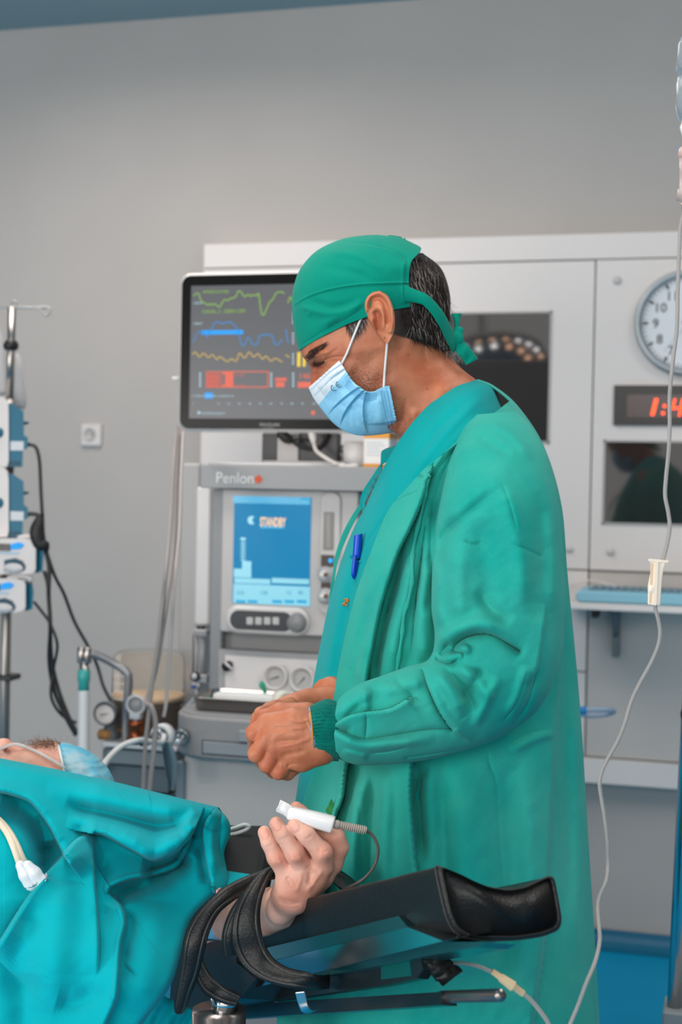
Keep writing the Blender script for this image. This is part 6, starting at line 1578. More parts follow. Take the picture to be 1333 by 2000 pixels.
pr3 = pr3 - ((pr3 - N0) @ Lh)[:, None] * Lh
pl2 = np.vstack([pr3, pr3[:1]])
dn_ = []
for i in range(len(pr3)):
    a, b = pl2[i], pl2[i + 1]
    for k in range(6): dn_.append(a + (b - a) * k / 6)
dn_ = np.array(dn_)
for _ in range(3): dn_ = (np.roll(dn_, 1, 0) + 2 * dn_ + np.roll(dn_, -1, 0)) / 4
cpr = dn_.mean(0); m = MB(); V = []
ls = [(-.004, .90), (-.006, .95), (-.003, .985), (.002, 1.0)] + [(l, 1.0) for l in np.linspace(.02, LL * 1.42, 60)]
for (l, s_) in ls:
    for p in dn_:
        wob = 0.0009 * math.sin(l * 70 + p[0] * 160) if l > .01 else 0
        V.append(cpr + (p - cpr) * (s_ + wob * 4) + Lh * l)
n = len(dn_); F = [tuple(f) for f in grid_faces(len(ls), n, True)] + [tuple(range(n)), tuple((len(ls)-1)*n + k for k in range(n - 1, -1, -1))]
m.add(V, F, 0, True); pad = m.build('pad', leather, ab)
m = MB(); m.tube(dn_ * 1.0 + (dn_ - cpr) * .005, .0011, 6, closed=True); m.build('piping', seam, pad)
# plate under the pad
bext(MB(), [(440, 1871), (779, 1789), (797, 1811), (440, 1899)], .004, wpad - .012).build('top_plate', mat('plate_steel', C(96, 150, 154), rough=.3, metal=1.0), ab)  # steel tinted teal: reflection of the cloth put into its colour
A = [BQ(*p, .004) for p in ((440, 1900), (797, 1811), (866, 1838), (560, 1914), (440, 1943))]
up_ = [p + Eh * .05 + Uh * .012 for p in A]
m = MB(); n = len(A); m.add(A + up_, [tuple(range(n)), tuple(range(2*n-1, n-1, -1))] + [(i, n + i, n + (i+1) % n, (i+1) % n) for i in range(n)], 0, False); m.build('channel', steelg, ab)
m = MB(); bext(m, [(866, 1839), (950, 1840), (930, 1850), (830, 1868), (700, 1894), (560, 1916)], .03, .06); m.build('under_plate', mat('under_steel', C(60, 150, 150), rough=.25, metal=.9), ab)  # teal reflection on the underside is part of the base colour
m = MB(); bext(m, [(330, 1984), (366, 1963), (500, 1932), (612, 1914), (612, 1896), (634, 1891), (636, 1909), (695, 1898), (698, 1880), (741, 1873), (822, 1868), (827, 1893), (815, 1911), (740, 1926), (520, 1956), (366, 1979)], .04, .052); m.build('clip_rail', dsteel, ab)
m = MB(); bext(m, [(745, 1880), (800, 1876), (803, 1906), (745, 1913)], .0385, .0405); m.build('rail_slot', mat('slot_teal', C(20, 120, 112), rough=.35, metal=.6), ab)
for x_, y_ in ((500, 1930), (524, 1925)):
    pass
m = MB(); m.add([BQ(*p, .05) for p in ((455, 1963), (863, 1937), (863, 1963), (455, 1990))] + [BQ(*p, .05) + Eh * .016 for p in ((455, 1963), (863, 1937), (863, 1963), (455, 1990))],
      [(0, 3, 2, 1), (4, 5, 6, 7), (0, 1, 5, 4), (1, 2, 6, 5), (2, 3, 7, 6), (3, 0, 4, 7)], 0, False); m.build('lower_bar', mat('bar_black', C(22, 30, 32), rough=.25, spec=.6), ab)
q0, q1 = BQ(861, 1947, .058), BQ(980, 1944, .058)
MB().tube([q0, q0 + (q1 - q0) * .04, q1 - (q1 - q0) * .02, q1], [.0052, .0058, .0058, .005], 20).build('handle_rod', mat('rod_steel', C(140, 132, 128), rough=.25, metal=.9), ab)
q = BQ(596, 1950, .048)
ribbon([(577, 1938, 1.50), (582, 1958, 1.50), (590, 1976, 1.50), (604, 1978, 1.505), (612, 1972, 1.51)], [(596, 1936, 1.50), (600, 1956, 1.50), (604, 1968, 1.50), (612, 1974, 1.505), (618, 1972, 1.51)], m_=steelg, name='clip_hook', parent=ab, th=.0015)
ribbon([(826, 1876, 1.36), (838, 1890, 1.36), (852, 1912, 1.36), (866, 1923, 1.362)], [(868, 1868, 1.37), (882, 1880, 1.37), (897, 1893, 1.37), (901, 1896, 1.372)], m_=leather, name='strap_end', parent=ab, th=.006, bulge=.003, wav=.004)
pb0 = P(428, 1985, 1.66)
MB().cyl((pb0[0], pb0[1], .02), (pb0[0], pb0[1], float(P(428, 1972, 1.66)[2])), .0315, n=40).build('post', mat('post_steel', C(170, 160, 154), rough=.25, metal=.9), ab)
MB().cyl((pb0[0] + .006, pb0[1], float(P(428, 1972, 1.66)[2])), (pb0[0] + .006, pb0[1], float(P(446, 1940, 1.66)[2])), .016, n=30).build('post_neck', steelg, ab)
MB().lathe((pb0[0], pb0[1], 0), (0, 0, 1), [(0, .1), (.02, .1), (.04, .05), (.045, 0)], 40).build('post_foot', dsteel, ab)
# straps (closed loops of padded leather)
def strap(name, L0, R0, th=.006, bulge=.006, nr=80):
    o = ribbon(L0, R0, nr=nr, nc=14, th=th, bulge=bulge, m_=leather, name=name, parent=ab)
    a, b = spline(L0, nr), spline(R0, nr)
    for q_, E_ in ((.12, 0), (.88, 0)):
        e = a * (1 - q_) + b * q_; e[:, 2] -= .0045 + bulge * math.sin(math.pi * q_)
        MB().tube(P(e[:, 0], e[:, 1], e[:, 2]), .0016, 8).build('piping', seam, o)
    return o
strap('strap', [(540, 1698, 1.66), (505, 1707, 1.64), (462, 1724, 1.62), (429, 1745, 1.60), (393, 1779, 1.585), (369, 1815, 1.575), (360, 1851, 1.57), (356, 1891, 1.575), (350, 1930, 1.58), (345, 1957, 1.585), (346, 1977, 1.59)],
      [(545, 1712, 1.66), (518, 1718, 1.64), (480, 1742, 1.62), (453, 1758, 1.60), (426, 1781, 1.585), (408, 1815, 1.575), (398, 1851, 1.57), (385, 1904, 1.575), (371, 1937, 1.58), (362, 1963, 1.585), (352, 1978, 1.59)], bulge=.007)
strap('strap', [(530, 1697, 1.60), (512, 1706, 1.585), (494, 1725, 1.57), (475, 1752, 1.555), (460, 1785, 1.545), (455, 1825, 1.54), (461, 1857, 1.54), (478, 1886, 1.535), (508, 1909, 1.525), (544, 1922, 1.515), (580, 1928, 1.51), (612, 1930, 1.52), (640, 1928, 1.55)],
      [(536, 1696, 1.60), (528, 1708, 1.585), (519, 1728, 1.57), (510, 1754, 1.555), (506, 1785, 1.545), (509, 1818, 1.54), (519, 1851, 1.54), (536, 1877, 1.535), (560, 1893, 1.525), (586, 1900, 1.515), (606, 1903, 1.51), (620, 1905, 1.52), (640, 1906, 1.55)], bulge=.005)
strap('strap', [(480, 1742, 1.58), (455, 1778, 1.57), (441, 1812, 1.565), (437, 1840, 1.565), (440, 1866, 1.57)], [(492, 1744, 1.58), (474, 1782, 1.57), (463, 1815, 1.565), (462, 1840, 1.565), (466, 1862, 1.57)], bulge=.006)
strap('strap', [(394, 1850, 1.62), (398, 1880, 1.615), (414, 1908, 1.61), (440, 1930, 1.60), (470, 1946, 1.60)], [(380, 1880, 1.62), (386, 1910, 1.615), (402, 1938, 1.61), (430, 1954, 1.60), (462, 1962, 1.60)], bulge=.003)
strap('strap', [(612, 1735, 1.70), (628, 1702, 1.69), (646, 1694, 1.68), (668, 1706, 1.67), (692, 1724, 1.65), (704, 1740, 1.62)], [(608, 1758, 1.66), (626, 1728, 1.66), (645, 1722, 1.66), (662, 1734, 1.64), (676, 1744, 1.61), (684, 1752, 1.59)], bulge=.002)
bext(MB(), [(340, 1850), (430, 1800), (462, 1792), (462, 1880), (500, 1912), (470, 1950), (400, 1962), (330, 1975)], -.003, .05).build('under_padding', leather, ab)

# ================================================================ PATIENT
pt_ = thing('person', 'person lying under the teal drape, cap on, one hand raised wearing a finger sensor', 'person', cf3(-.9, 1.9, .86))
pbm = MB(); HP = 1.90
def phead(X):
    f = ell_sdf(X, Pv(116, 1566, HP), (.074, .068, .064))
    f = smin(f, ell_sdf(X, Pv(85, 1545, HP), (.075, .062, .052)), .03)        # face mass
    f = smin(f, ell_sdf(X, Pv(78, 1516, HP - .030), (.040, .03, .028)), .02)  # cheek
    f = smin(f, ell_sdf(X, Pv(78, 1516, HP + .030), (.040, .03, .028)), .02)
    f = smin(f, cone_sdf(X, Pv(40, 1500, HP), Pv(8, 1458, HP - .002), .014, .0105), .010)   # nose
    f = smin(f, ell_sdf(X, Pv(27, 1468, HP - .013), (.008, .008, .008)), .005)
    f = smin(f, ell_sdf(X, Pv(27, 1468, HP + .011), (.008, .008, .008)), .005)
    f = smin(f, ell_sdf(X, Pv(92, 1478, HP - .006), (.034, .042, .017)), .014)  # brow and forehead
    f = smin(f, ell_sdf(X, Pv(-30, 1530, HP), (.06, .045, .045)), .03)        # jaw
    f = smin(f, cone_sdf(X, Pv(-20, 1590, HP), Pv(-160, 1610, HP), .05, .055), .03)
    f = np.maximum(f, -ell_sdf(X, Pv(13, 1467, HP - .016), (.0045, .006, .0035)))
    return f
V, F = sdf_part(phead, [(-130, 1440, HP - .06), (235, 1640, HP + .06)], res=.0026, pad=.03)
pbm.add(V, F, 0, True); near_ph = Near(V, 5)
# trunk and arm
pbm.tube([cf3(-.62, 1.9, .93), cf3(-.75, 1.9, .95), cf3(-1.0, 1.9, .97), cf3(-1.4, 1.9, .95), cf3(-1.7, 1.9, .94)], [.06, .13, .135, .12, .10], 24)
pbm.tube([cf3(-.72, 1.88, .93), cf3(-.58, 1.90, .90), Pv(400, 1812, 1.93), Pv(440, 1796, 1.85), Pv(480, 1789, 1.76), Pv(520, 1782, 1.68), Pv(556, 1768, 1.62), Pv(576, 1742, 1.59)], [.055, .045, .036, .033, .030, .027, .0245, .021], 24)
PD = 1.575
def phand(X):
    f = joined(X, [[(548, 1775, PD + .02, 31), (568, 1752, PD + .005, 33), (585, 1728, PD + .003, 34)],
                   [(558, 1748, PD, 26), (562, 1728, PD, 22), (556, 1700, PD, 18)],
                   [(575, 1745, PD, 28), (590, 1720, PD - .005, 24), (592, 1694, PD - .006, 20)],
                   [(585, 1745, PD, 28), (612, 1715, PD - .003, 25), (630, 1692, PD - .004, 21)],
                   [(590, 1745, PD + .01, 28), (625, 1712, PD + .014, 25), (650, 1685, PD + .016, 20)]], .010, .006)
    fg = [[(556, 1702, PD, 18), (540, 1675, PD - .004, 17.5), (526, 1646, PD - .002, 15), (517, 1626, PD + .004, 13.5)],
          [(594, 1696, PD - .006, 20), (577, 1668, PD - .014, 19), (553, 1630, PD - .012, 16), (540, 1609, PD - .008, 14)],
          [(632, 1692, PD - .004, 21), (629, 1664, PD - .014, 20), (600, 1632, PD - .016, 17), (577, 1611, PD - .012, 15)]]
    for c in fg: f = smin(f, chain(X, c, None, .004), .0022)
    ix = chain(X, [(650, 1688, PD + .016, 20), (661, 1655, PD + .014, 20), (656, 1636, PD + .012, 18.5), (625, 1618, PD + .012, 15), (588, 1588, PD + .016, 14), (579, 1577, PD + .016, 12)], None, .004)
    f = smin(f, ix, .003)
    th = chain(X, [(600, 1735, PD + .03, 24), (606, 1700, PD + .035, 19), (600, 1665, PD + .03, 15), (590, 1640, PD + .024, 13)], None, .004)
    return smin(f, th, .004)
ph_st = [('r', .0022, 9, [(530, 1682), (542, 1684), (552, 1680)]), ('r', .0024, 10, [(566, 1676), (580, 1677), (592, 1672)]), ('r', .0026, 11, [(622, 1668), (634, 1670), (645, 1664)]),
 ('c', .0010, 2, [(533, 1678), (542, 1680), (551, 1676)]), ('c', .0010, 2, [(568, 1672), (580, 1674), (590, 1668)]), ('c', .0012, 2, [(620, 1660), (632, 1664), (643, 1658)]),
 ('c', .0008, 1.6, [(520, 1653), (528, 1652), (535, 1648)]), ('c', .0008, 1.6, [(546, 1640), (556, 1638), (566, 1632)]), ('c', .0008, 1.6, [(594, 1640), (604, 1636), (612, 1628)]),
 ('v', .0030, 6, [(560, 1712), (566, 1722), (572, 1735)]), ('v', .0030, 6, [(606, 1702), (606, 1716), (604, 1730)]), ('r', .0018, 5, [(590, 1700), (585, 1722), (578, 1745)]), ('r', .0018, 5, [(632, 1698), (615, 1720), (598, 1745)]),
 ('v', .0020, 6, [(540, 1752), (560, 1762), (590, 1764)]), ('c', .0010, 2, [(540, 1760), (565, 1768), (592, 1762)]), ('c', .0008, 2, [(548, 1768), (570, 1774), (590, 1770)]), ('v', .0016, 7, [(600, 1690), (612, 1700)])]
V, F = sdf_part(phand, [(515, 1570, PD - .03), (690, 1790, PD + .04)], res=.0012, pad=.025, strokes=ph_st)
x, y, d = to_px(V)
nails = [(517, 1628, 8.5, 11, -.35), (539, 1610, 9.5, 13, -.45), (574, 1613, 9.5, 13, -.62)]
Nn = normals(V, F); fr = -(Nn @ FW) > .25
def naild(x, y, nl):
    cx, cy, rx, ry, a = nl; dx, dy = x - cx, y - cy; u = dx * math.cos(a) + dy * math.sin(a); v = -dx * math.sin(a) + dy * math.cos(a)
    return ((np.abs(u) / rx) ** 2.6 + (np.abs(v) / ry) ** 2.6)
for nl in nails:
    q = naild(x, y, nl); V = V - FW * (np.where(q < 1, .0007 * np.sqrt(np.clip(1 - q, 0, 1)), 0) - .0006 * np.exp(-((q - 1.1) / .22) ** 2))[:, None] * fr[:, None]
pbm.add(V, F, 0, True)
po = pbm.build('body', psk, pt_)
def pt_tint(x, y, d, c):
    for nl in nails:
        q = naild(x, y, nl); w = np.clip((1.0 - q) * 4, 0, 1)[:, None] * (d < PD + .01)[:, None]; c[:, :3] = c[:, :3] * (1 - w) + np.array([1.06, .98, .98]) * w
        w = np.exp(-((q - 1.15) / .2) ** 2)[:, None] * .35 * (d < PD + .01)[:, None]; c[:, :3] *= 1 - w * np.array([.2, .55, .6])
    def spot(px, py, r, col):
        w = np.exp(-((x - px) ** 2 + (y - py) ** 2) / r ** 2)[:, None]; c[:, :3] *= 1 - w * (1 - np.array(col))
    for p in ((542, 1680), (579, 1675), (632, 1666), (652, 1640)): spot(*p, 15, (1, .84, .80))
    for p in ((575, 1740), (600, 1765), (560, 1765)): spot(*p, 26, (.86, .74, .70))
    spot(16, 1468, 6, (.4, .25, .22)); spot(20, 1452, 16, (1.0, .8, .76)); spot(120, 1500, 30, (1, .88, .84))
set_tint(po, pt_tint)
m = MB(); strands(m, 260, lambda: (random.gauss(88, 16), random.gauss(1453, 4)), near_ph, 14, lambda x, y: (-1, -.35), r=.0003, lift=.004, curl=.8); m.build('eyebrow', mat('light_hair', C(150, 112, 90), rough=.6), pt_)
# bouffant cap
bc_rows = [(114, 1456, 158, 1640, HP, .058), (120, 1449, 158, 1648, HP, .070), (135, 1452, 165, 1652, HP, .080), (160, 1460, 180, 1652, HP, .084), (188, 1476, 200, 1646, HP, .080), (209, 1497, 215, 1630, HP, .068), (222, 1520, 226, 1606, HP, .048), (229, 1548, 231, 1578, HP, .018), (230, 1562, 231, 1566, HP, .002)]
bst = [('v', .0030, 3.5, [(120 + q * 3.5, 1458 + q * 9), (150 + q * 2.5, 1456 + q * 10), (190, 1480 + q * 9), (215, 1510 + q * 5)]) for q in range(9)]
V, F = loft(bc_rows, 150, 160, bst, caps=False, gnoise=lambda x, y, s: (2.5 * vnoise(x * .5, y, 6) * (1 - s**2), 2.5 * vnoise(x * .5 + 50, y, 6) * (1 - s**2), -.006 * vnoise(x * .45 + y * .3, y * 1.3, 7)))
capb = mat('bouffant_blue', C(90, 190, 218), rough=.7, noise=.4, nscale=30, col2=C(168, 196, 204), trans=.10)
shell('bouffant_cap', V, F, capb, pt_, .0006); near_bc = Near(V, 5)
m = MB(); V = P(*[np.array(v) for v in zip(*[(136 - 22 * math.cos(a), 1548 - 93 * math.cos(a), HP - .062 * math.sin(a)) for a in np.linspace(0, 2 * math.pi, 60, endpoint=False)])])
m.tube(V, .0018, 8, closed=True); m.build('cap_elastic', mat('elastic_white', C(222, 224, 222), rough=.7), pt_)
# forearm dressing
m = MB(); V, F = loft([(432, 1750, 442, 1852, 1.85, .036), (448, 1744, 458, 1846, 1.825, .0355), (462, 1742, 472, 1840, 1.80, .0345)], 20, 60, caps=False); m.add(V, F, 0, True); m.build('wrist_dressing', mat('dressing_white', C(226, 222, 220), rough=.7), pt_, solid=.001)
m = MB(); d_ = 1.655 - .0375; m.tube(path3([(434, 1776, 1.80), (442, 1766, 1.80), (452, 1760, 1.80)], 12), .004, 8); m.build('orange_band', mat('band_orange', C(230, 90, 40), rough=.5), pt_)

# finger sensor
SDp = 1.572
fs_ = thing('finger_sensor', 'white pulse sensor clipped on the index finger with a ribbed cable sleeve', 'finger sensor', Pv(600, 1625, SDp))
whp = mat('sensor_white', C(236, 232, 230), rough=.22, spec=.6, coat=.3)
a0, a1 = P(563, 1587, SDp - .003), P(652, 1611, SDp - .006)
ax = (a1 - a0); La = np.linalg.norm(ax); ax /= La; bx_ = np.cross(ax, FW); bx_ /= np.linalg.norm(bx_); cx_ = np.cross(bx_, ax)
def orient_loft(rings, n=40, ex=.75):
    V = []; 
    for (t, hb, hc, ob, oc) in rings:
        for k in range(n):
            a = 2 * math.pi * k / n; c, s_ = math.cos(a), math.sin(a); c = math.copysign(abs(c) ** ex, c); s_ = math.copysign(abs(s_) ** ex, s_)
            V.append(a0 + ax * La * t + bx_ * (hb * c + ob) + cx_ * (hc * s_ + oc))
    F = [tuple(f) for f in grid_faces(len(rings), n, True)] + [tuple(range(n - 1, -1, -1)), tuple((len(rings)-1)*n + k for k in range(n))]
    return V, F
V, F = orient_loft([(.0, .0062, .007, 0, 0), (.02, .0072, .008, 0, 0), (.15, .0080, .0095, 0, 0), (.6, .0092, .0105, 0, 0), (.95, .0094, .0108, 0, 0), (.99, .0090, .0104, 0, 0), (1.0, .0080, .0095, 0, 0)])
MB().add(V, F, 0, True).build('sensor_shell', whp, fs_)
d0 = SDp - .009
ribbon([(540, 1585, d0), (555, 1592, d0), (563, 1601, d0 + .002)], [(548, 1564, d0 + .006), (560, 1569, d0 + .004), (571, 1576, d0 + .004)], nr=20, nc=14, th=.004, bulge=.001, m_=whp, name='clip_lever', parent=fs_)
for q_ in range(7):
    t_ = q_ / 7
    MB().tube(path3([(540 + 15 * t_, 1583 + 9 * t_, d0 - .0025), (549 + 13 * t_, 1566 + 6 * t_, d0 + .0025)], 6), .0006, 6).build('grip_ridge', whp, fs_)
b0, b1 = P(651, 1609, SDp - .006), P(716, 1622, SDp - .002); bl = np.linalg.norm(b1 - b0); rg = mat('ribbed_grey', C(168, 158, 148), rough=.5)
pr = [(0, .0042), (.12, .0052), (.2, .0044)]
for k in range(12): pr += [(.22 + k * .062, .0028), (.232 + k * .062, .0048), (.258 + k * .062, .0048), (.270 + k * .062, .0028)]
pr += [(.97, .0042), (1.0, .0038)]
MB().lathe(b0, b1 - b0, [(t * bl, r) for t, r in pr], 20).build('ribbed_sleeve', rg, fs_)
MB().tube(path3([(714, 1621, SDp - .002), (726, 1629, SDp), (736, 1646, SDp), (739, 1664, SDp), (733, 1688, SDp), (718, 1710, SDp - .01), (700, 1724, SDp - .01), (680, 1734, SDp + .01), (664, 1742, SDp + .03)], 60), .0018, 10).build('cable', mat('cable_grey', C(84, 80, 76), rough=.45), fs_)

# nasal cannula
cn = [(-30, 1478), (-8, 1468), (8, 1459), (22, 1454), (36, 1454), (50, 1459), (72, 1468), (95, 1480), (120, 1495), (143, 1509), (160, 1516)]
sp = spline(cn, 50); q = [P(x_, y_, min(near_ph(x_, y_), HP - .02) - .004) for x_, y_ in sp]
q = np.array(q); 
for _ in range(6): q[1:-1] = (q[:-2] + 2 * q[1:-1] + q[2:]) / 4
tag(MB().tube(q, .0022, 10).build('nasal_cannula', mat('cannula_clear', C(236, 232, 230), rough=.08, trans=.6, ior=1.25)), 'clear nasal cannula tube running over the patient face', 'tube')

# ================================================================ SURGICAL DRAPE
drm = cloth_mat('drape_cloth', C(0, 180, 190), C(0, 170, 180), weave=1600, bump=.25, wear=3)
def ddepth(x, y, u, v):
    sm = lambda t: (lambda q: q * q * (3 - 2 * q))(np.clip(t, 0, 1))
    d = 1.785 - .17 * sm((y - 1480 - .2 * x) / 420) - .05 * sm((y - 1700) / 400)
    d = d - .04 * sm((x - 60) / 400) * sm((1780 - y) / 220) + .03 * sm((x - 200) / 250) * sm((y - 1680) / 220)
    d = d - .045 * np.exp(-(((x - 10) / 90) ** 2 + ((y - 1640) / 70) ** 2))
    d = d + .05 * np.exp(-u / .012) + .02 * np.exp(-(1 - v) / .012)
    return d - .004 * vnoise(x, y, 70) - .0012 * vnoise(x + y * .5, y, 22)
dst = [
 ('s', .040, 60, [(132, 1680), (120, 1663), (104, 1630), (88, 1603), (70, 1578), (53, 1563), (25, 1553), (0, 1547), (-60, 1535)], 'full'),
 ('s', .030, 55, [(378, 1622), (372, 1634), (352, 1656), (338, 1668), (303, 1681), (270, 1668), (240, 1652), (205, 1632), (186, 1628)], 'full'),
 ('c', .014, 6, [(290, 1700), (318, 1690), (342, 1676), (362, 1650), (374, 1630)], 'full'),
 ('r', .008, 12, [(190, 1624), (250, 1645), (303, 1665), (345, 1645), (374, 1618)]),
 ('t', .018, 80, [(372, 1640), (351, 1686), (330, 1700), (303, 1708), (254, 1716), (222, 1728), (212, 1738), (214, 1750), (233, 1768), (243, 1801), (234, 1843), (229, 1914), (226, 1949), (200, 2010), (180, 2060)], 'full'),
 ('r', .004, 3, [(370, 1636), (349, 1682), (303, 1704), (254, 1712), (217, 1728), (209, 1740), (230, 1768), (240, 1801), (231, 1843), (226, 1914), (222, 1949)], 'full'),
 ('v', .012, 16, [(225, 1748), (262, 1738), (310, 1722), (345, 1705)]), ('v', .010, 12, [(246, 1770), (255, 1810), (246, 1850), (240, 1900)]),
 ('s', .014, 40, [(183, 1628), (184, 1700), (190, 1772), (193, 1840), (192, 1905)]), ('v', .008, 16, [(196, 1660), (202, 1740), (205, 1820)]),
 ('s', .030, 60, [(-20, 1860), (0, 1838), (30, 1790), (63, 1740), (92, 1704), (120, 1672), (150, 1640), (184, 1626)]),
 ('c', .010, 8, [(72, 1590), (84, 1631), (87, 1700)]), ('v', .018, 18, [(95, 1640), (100, 1680), (80, 1712)]),
 ('v', .016, 16, [(128, 1566), (165, 1580), (211, 1590), (265, 1604), (317, 1614), (352, 1606), (380, 1590)]), ('r', .010, 18, [(90, 1545), (200, 1562), (300, 1580), (380, 1584)]),
 ('r', .010, 14, [(130, 1600), (170, 1608), (220, 1620), (300, 1640)]), ('v', .008, 12, [(140, 1620), (180, 1612), (240, 1632)]),
 ('r', .010, 16, [(350, 1625), (300, 1648), (240, 1632)]), ('r', .006, 8, [(385, 1582), (372, 1600), (360, 1622)]),
 ('s', .018, 26, [(416, 1735), (408, 1700), (400, 1660), (396, 1631), (402, 1608), (412, 1592)], 'full'), ('v', .010, 8, [(386, 1640), (394, 1690), (404, 1730)]),
 ('c', .006, 3, [(433, 1588), (430, 1605), (432, 1620), (428, 1655), (436, 1695)], 'full'), ('r', .006, 7, [(415, 1600), (412, 1650), (422, 1710)]),
 ('c', .006, 3, [(398, 1612), (415, 1622), (432, 1622)]),
 ('v', .010, 30, [(60, 1760), (40, 1850), (30, 1960)]), ('r', .010, 36, [(130, 1720), (110, 1840), (90, 1980)]), ('v', .008, 26, [(60, 1900), (50, 1960), (48, 2030)]),
 ('r', .008, 30, [(300, 1760), (290, 1860), (262, 1980)]), ('v', .006, 20, [(200, 1930), (150, 1960), (110, 1950)]), ('v', .006, 14, [(234, 1906), (245, 1902), (258, 1890)]),
 ('v', .026, 20, [(366, 1664), (345, 1690), (310, 1698), (275, 1694)]), ('v', .020, 22, [(112, 1690), (92, 1652), (66, 1606), (40, 1582), (0, 1570)]), ('v', .014, 14, [(225, 1775), (240, 1745), (290, 1728)])]
dst = [(k_, h_ * 1.6, w_ * 1.1 if k_ != 'c' else w_ * 1.8, *rest) for k_, h_, w_, *rest in dst]
dr_ = thing('surgical_drape', 'bright teal cloth drape covering the patient with deep folds', 'drape', Pv(150, 2000, 1.6))
V, F, gpx, gpy = sheet([(-90, 1466), (-90, 1560), (-90, 1680), (-90, 1800), (-90, 1950), (-90, 2120)],
             [(424, 1580), (444, 1602), (448, 1628), (436, 1664), (441, 1698), (447, 1728), (414, 1748), (372, 1794), (353, 1854), (330, 1925), (275, 2000), (215, 2100)], 430, 400, ddepth, dst,
             curve=lambda u, v: (0 * u * v, (-5 * np.sin(np.pi * v) ** 2) * np.exp(-u / .05)))
V = V.reshape(430, 400, 3)
back = []
for k in range(1, 9): back.append(V[0] + FH * .035 * k - np.array([0, 0, .0016 * k * k + .006 * k]))
VV = np.concatenate([np.array(back[::-1]), V]).reshape(-1, 3)
shell('sheet', VV, [tuple(f) for f in grid_faces(438, 400)], drm, dr_, .0016)
near_dr = Near(VV)
ribbon([(436, 1700, 1.76), (455, 1703, 1.75), (488, 1708, 1.74)], [(446, 1732, 1.72), (462, 1726, 1.72), (486, 1712, 1.73)], m_=drm, name='loose_corner', parent=dr_)
ribbon([(300, 1935, 1.72), (340, 1955, 1.72), (375, 1972, 1.73), (400, 1985, 1.74)], [(250, 2040, 1.72), (300, 2050, 1.72), (350, 2050, 1.73), (398, 2040, 1.74)], m_=drm, name='loose_corner', parent=dr_, wav=.01)
m = MB(); d_ = 1.64; m.tube(path3([(424, 1738, d_), (434, 1736, d_)], 4), .006, 10)
tag(MB().box(P(422, 1745, 1.655), P(432, 1734, 1.665)).build('pink_tab', mat('tab_pink', C(220, 160, 150), rough=.6)), 'tiny pink tab poking out between drape and strap', 'tab')
# ecg leads with white clips lying on the drape
iv_ = mat('ivory_cable', C(236, 214, 188), rough=.35); cw = mat('clip_white', C(226, 226, 228), rough=.3)
for k, (off, lb) in enumerate(((0, 'left ivory lead on the drape with its white clip'), (1, 'right ivory lead on the drape, its clip nearer the fold'))):
    t = thing('electrode_lead', lb, 'cable', Pv(60 + off * 16, 1735, 1.62))
    pts = [(-40 + off * 4, 1575), (-10 + off * 4, 1598), (12 + off * 4, 1622), (26 + off * 7, 1652), (36 + off * 9, 1680), (44 + off * 16, 1700)]
    sp = spline(pts, 40); q = np.array([P(a, b, near_dr(a, b) - .008) for a, b in sp])
    for _ in range(8): q[1:-1] = (q[:-2] + 2 * q[1:-1] + q[2:]) / 4
    MB().tube(q, .0042, 12).build('lead', iv_, t)
    c0, c1 = (40 + off * 14, 1690), (62 + off * 18, 1728 - off * 4)
    dz = min(near_dr(50, 1710), near_dr(70, 1730), near_dr(75, 1710)) - .010
    def clip(X, c0=c0, c1=c1, dz=dz, off=off):
        f = cone_sdf(X, Pv(c0[0], c0[1], dz), Pv((c0[0] + c1[0]) / 2, (c0[1] + c1[1]) / 2, dz), .0060, .0075)
        f = smin(f, cone_sdf(X, Pv((c0[0] + c1[0]) / 2, (c0[1] + c1[1]) / 2, dz), Pv(c1[0], c1[1], dz), .0085, .0075), .004)
        f = smin(f, cone_sdf(X, Pv(c1[0] - 6, c1[1] - 2, dz), Pv(c1[0] + 8, c1[1] - 6, dz), .006, .005), .003)
        return f
    pc = np.array(Pv(60 + off * 10, 1712, dz)); V, F = sdf_mesh(clip, pc - .045, pc + .045, .0016); V = relax(V, F, 2); F = flip_out(V, F)
    MB().add(V, F, 0, True).build('clip', cw, t)
    MB().tube(path3([(c1[0] - 12, c1[1] + 6, dz - .004), (c1[0] + 2, c1[1] + 2, dz - .008), (c1[0] + 12, c1[1] - 8, dz - .006), (c1[0] + 10, c1[1] - 18, dz - .002)], 20), .0012, 8).build('clip_wire', steelg, t)

# ================================================================ DRIP LINE AT THE RIGHT
dl = 1.45
drip = thing('drip_bottle', 'clear drip bottle and chamber at the upper right edge of the frame', 'drip bottle', Pv(1352, 440, dl))
bm_ = mat('bottle_clear', C(214, 222, 226), rough=.06, trans=.8, ior=1.2)
kk = dl / FPX; top = P(1352, 58, dl); dnv = -UP
MB().lathe(top, dnv, [(0, 0), (2*kk, 8*kk), (12*kk, 20*kk), (30*kk, 27*kk), (60*kk, 29.5*kk), (82*kk, 30*kk), (84*kk, 28.5*kk), (100*kk, 28.5*kk), (102*kk, 30.5*kk), (150*kk, 31*kk), (170*kk, 27*kk), (188*kk, 17*kk), (205*kk, 9*kk), (212*kk, 9*kk)], 48).build('bottle', bm_, drip)
MB().lathe(P(1346, 228, dl), dnv, [(0, 9*kk), (8*kk, 12*kk), (20*kk, 17*kk), (32*kk, 14*kk), (44*kk, 9*kk), (60*kk, 8*kk)], 28).build('stopper', mat('stopper_white', C(224, 222, 220), rough=.4), drip)
MB().lathe(P(1343, 284, dl), dnv, [(0, 8*kk), (6*kk, 16*kk), (14*kk, 17*kk), (20*kk, 18*kk), (26*kk, 14*kk)], 28).build('spike_flange', mat('flange_pink', C(222, 190, 176), rough=.35, trans=.3), drip)
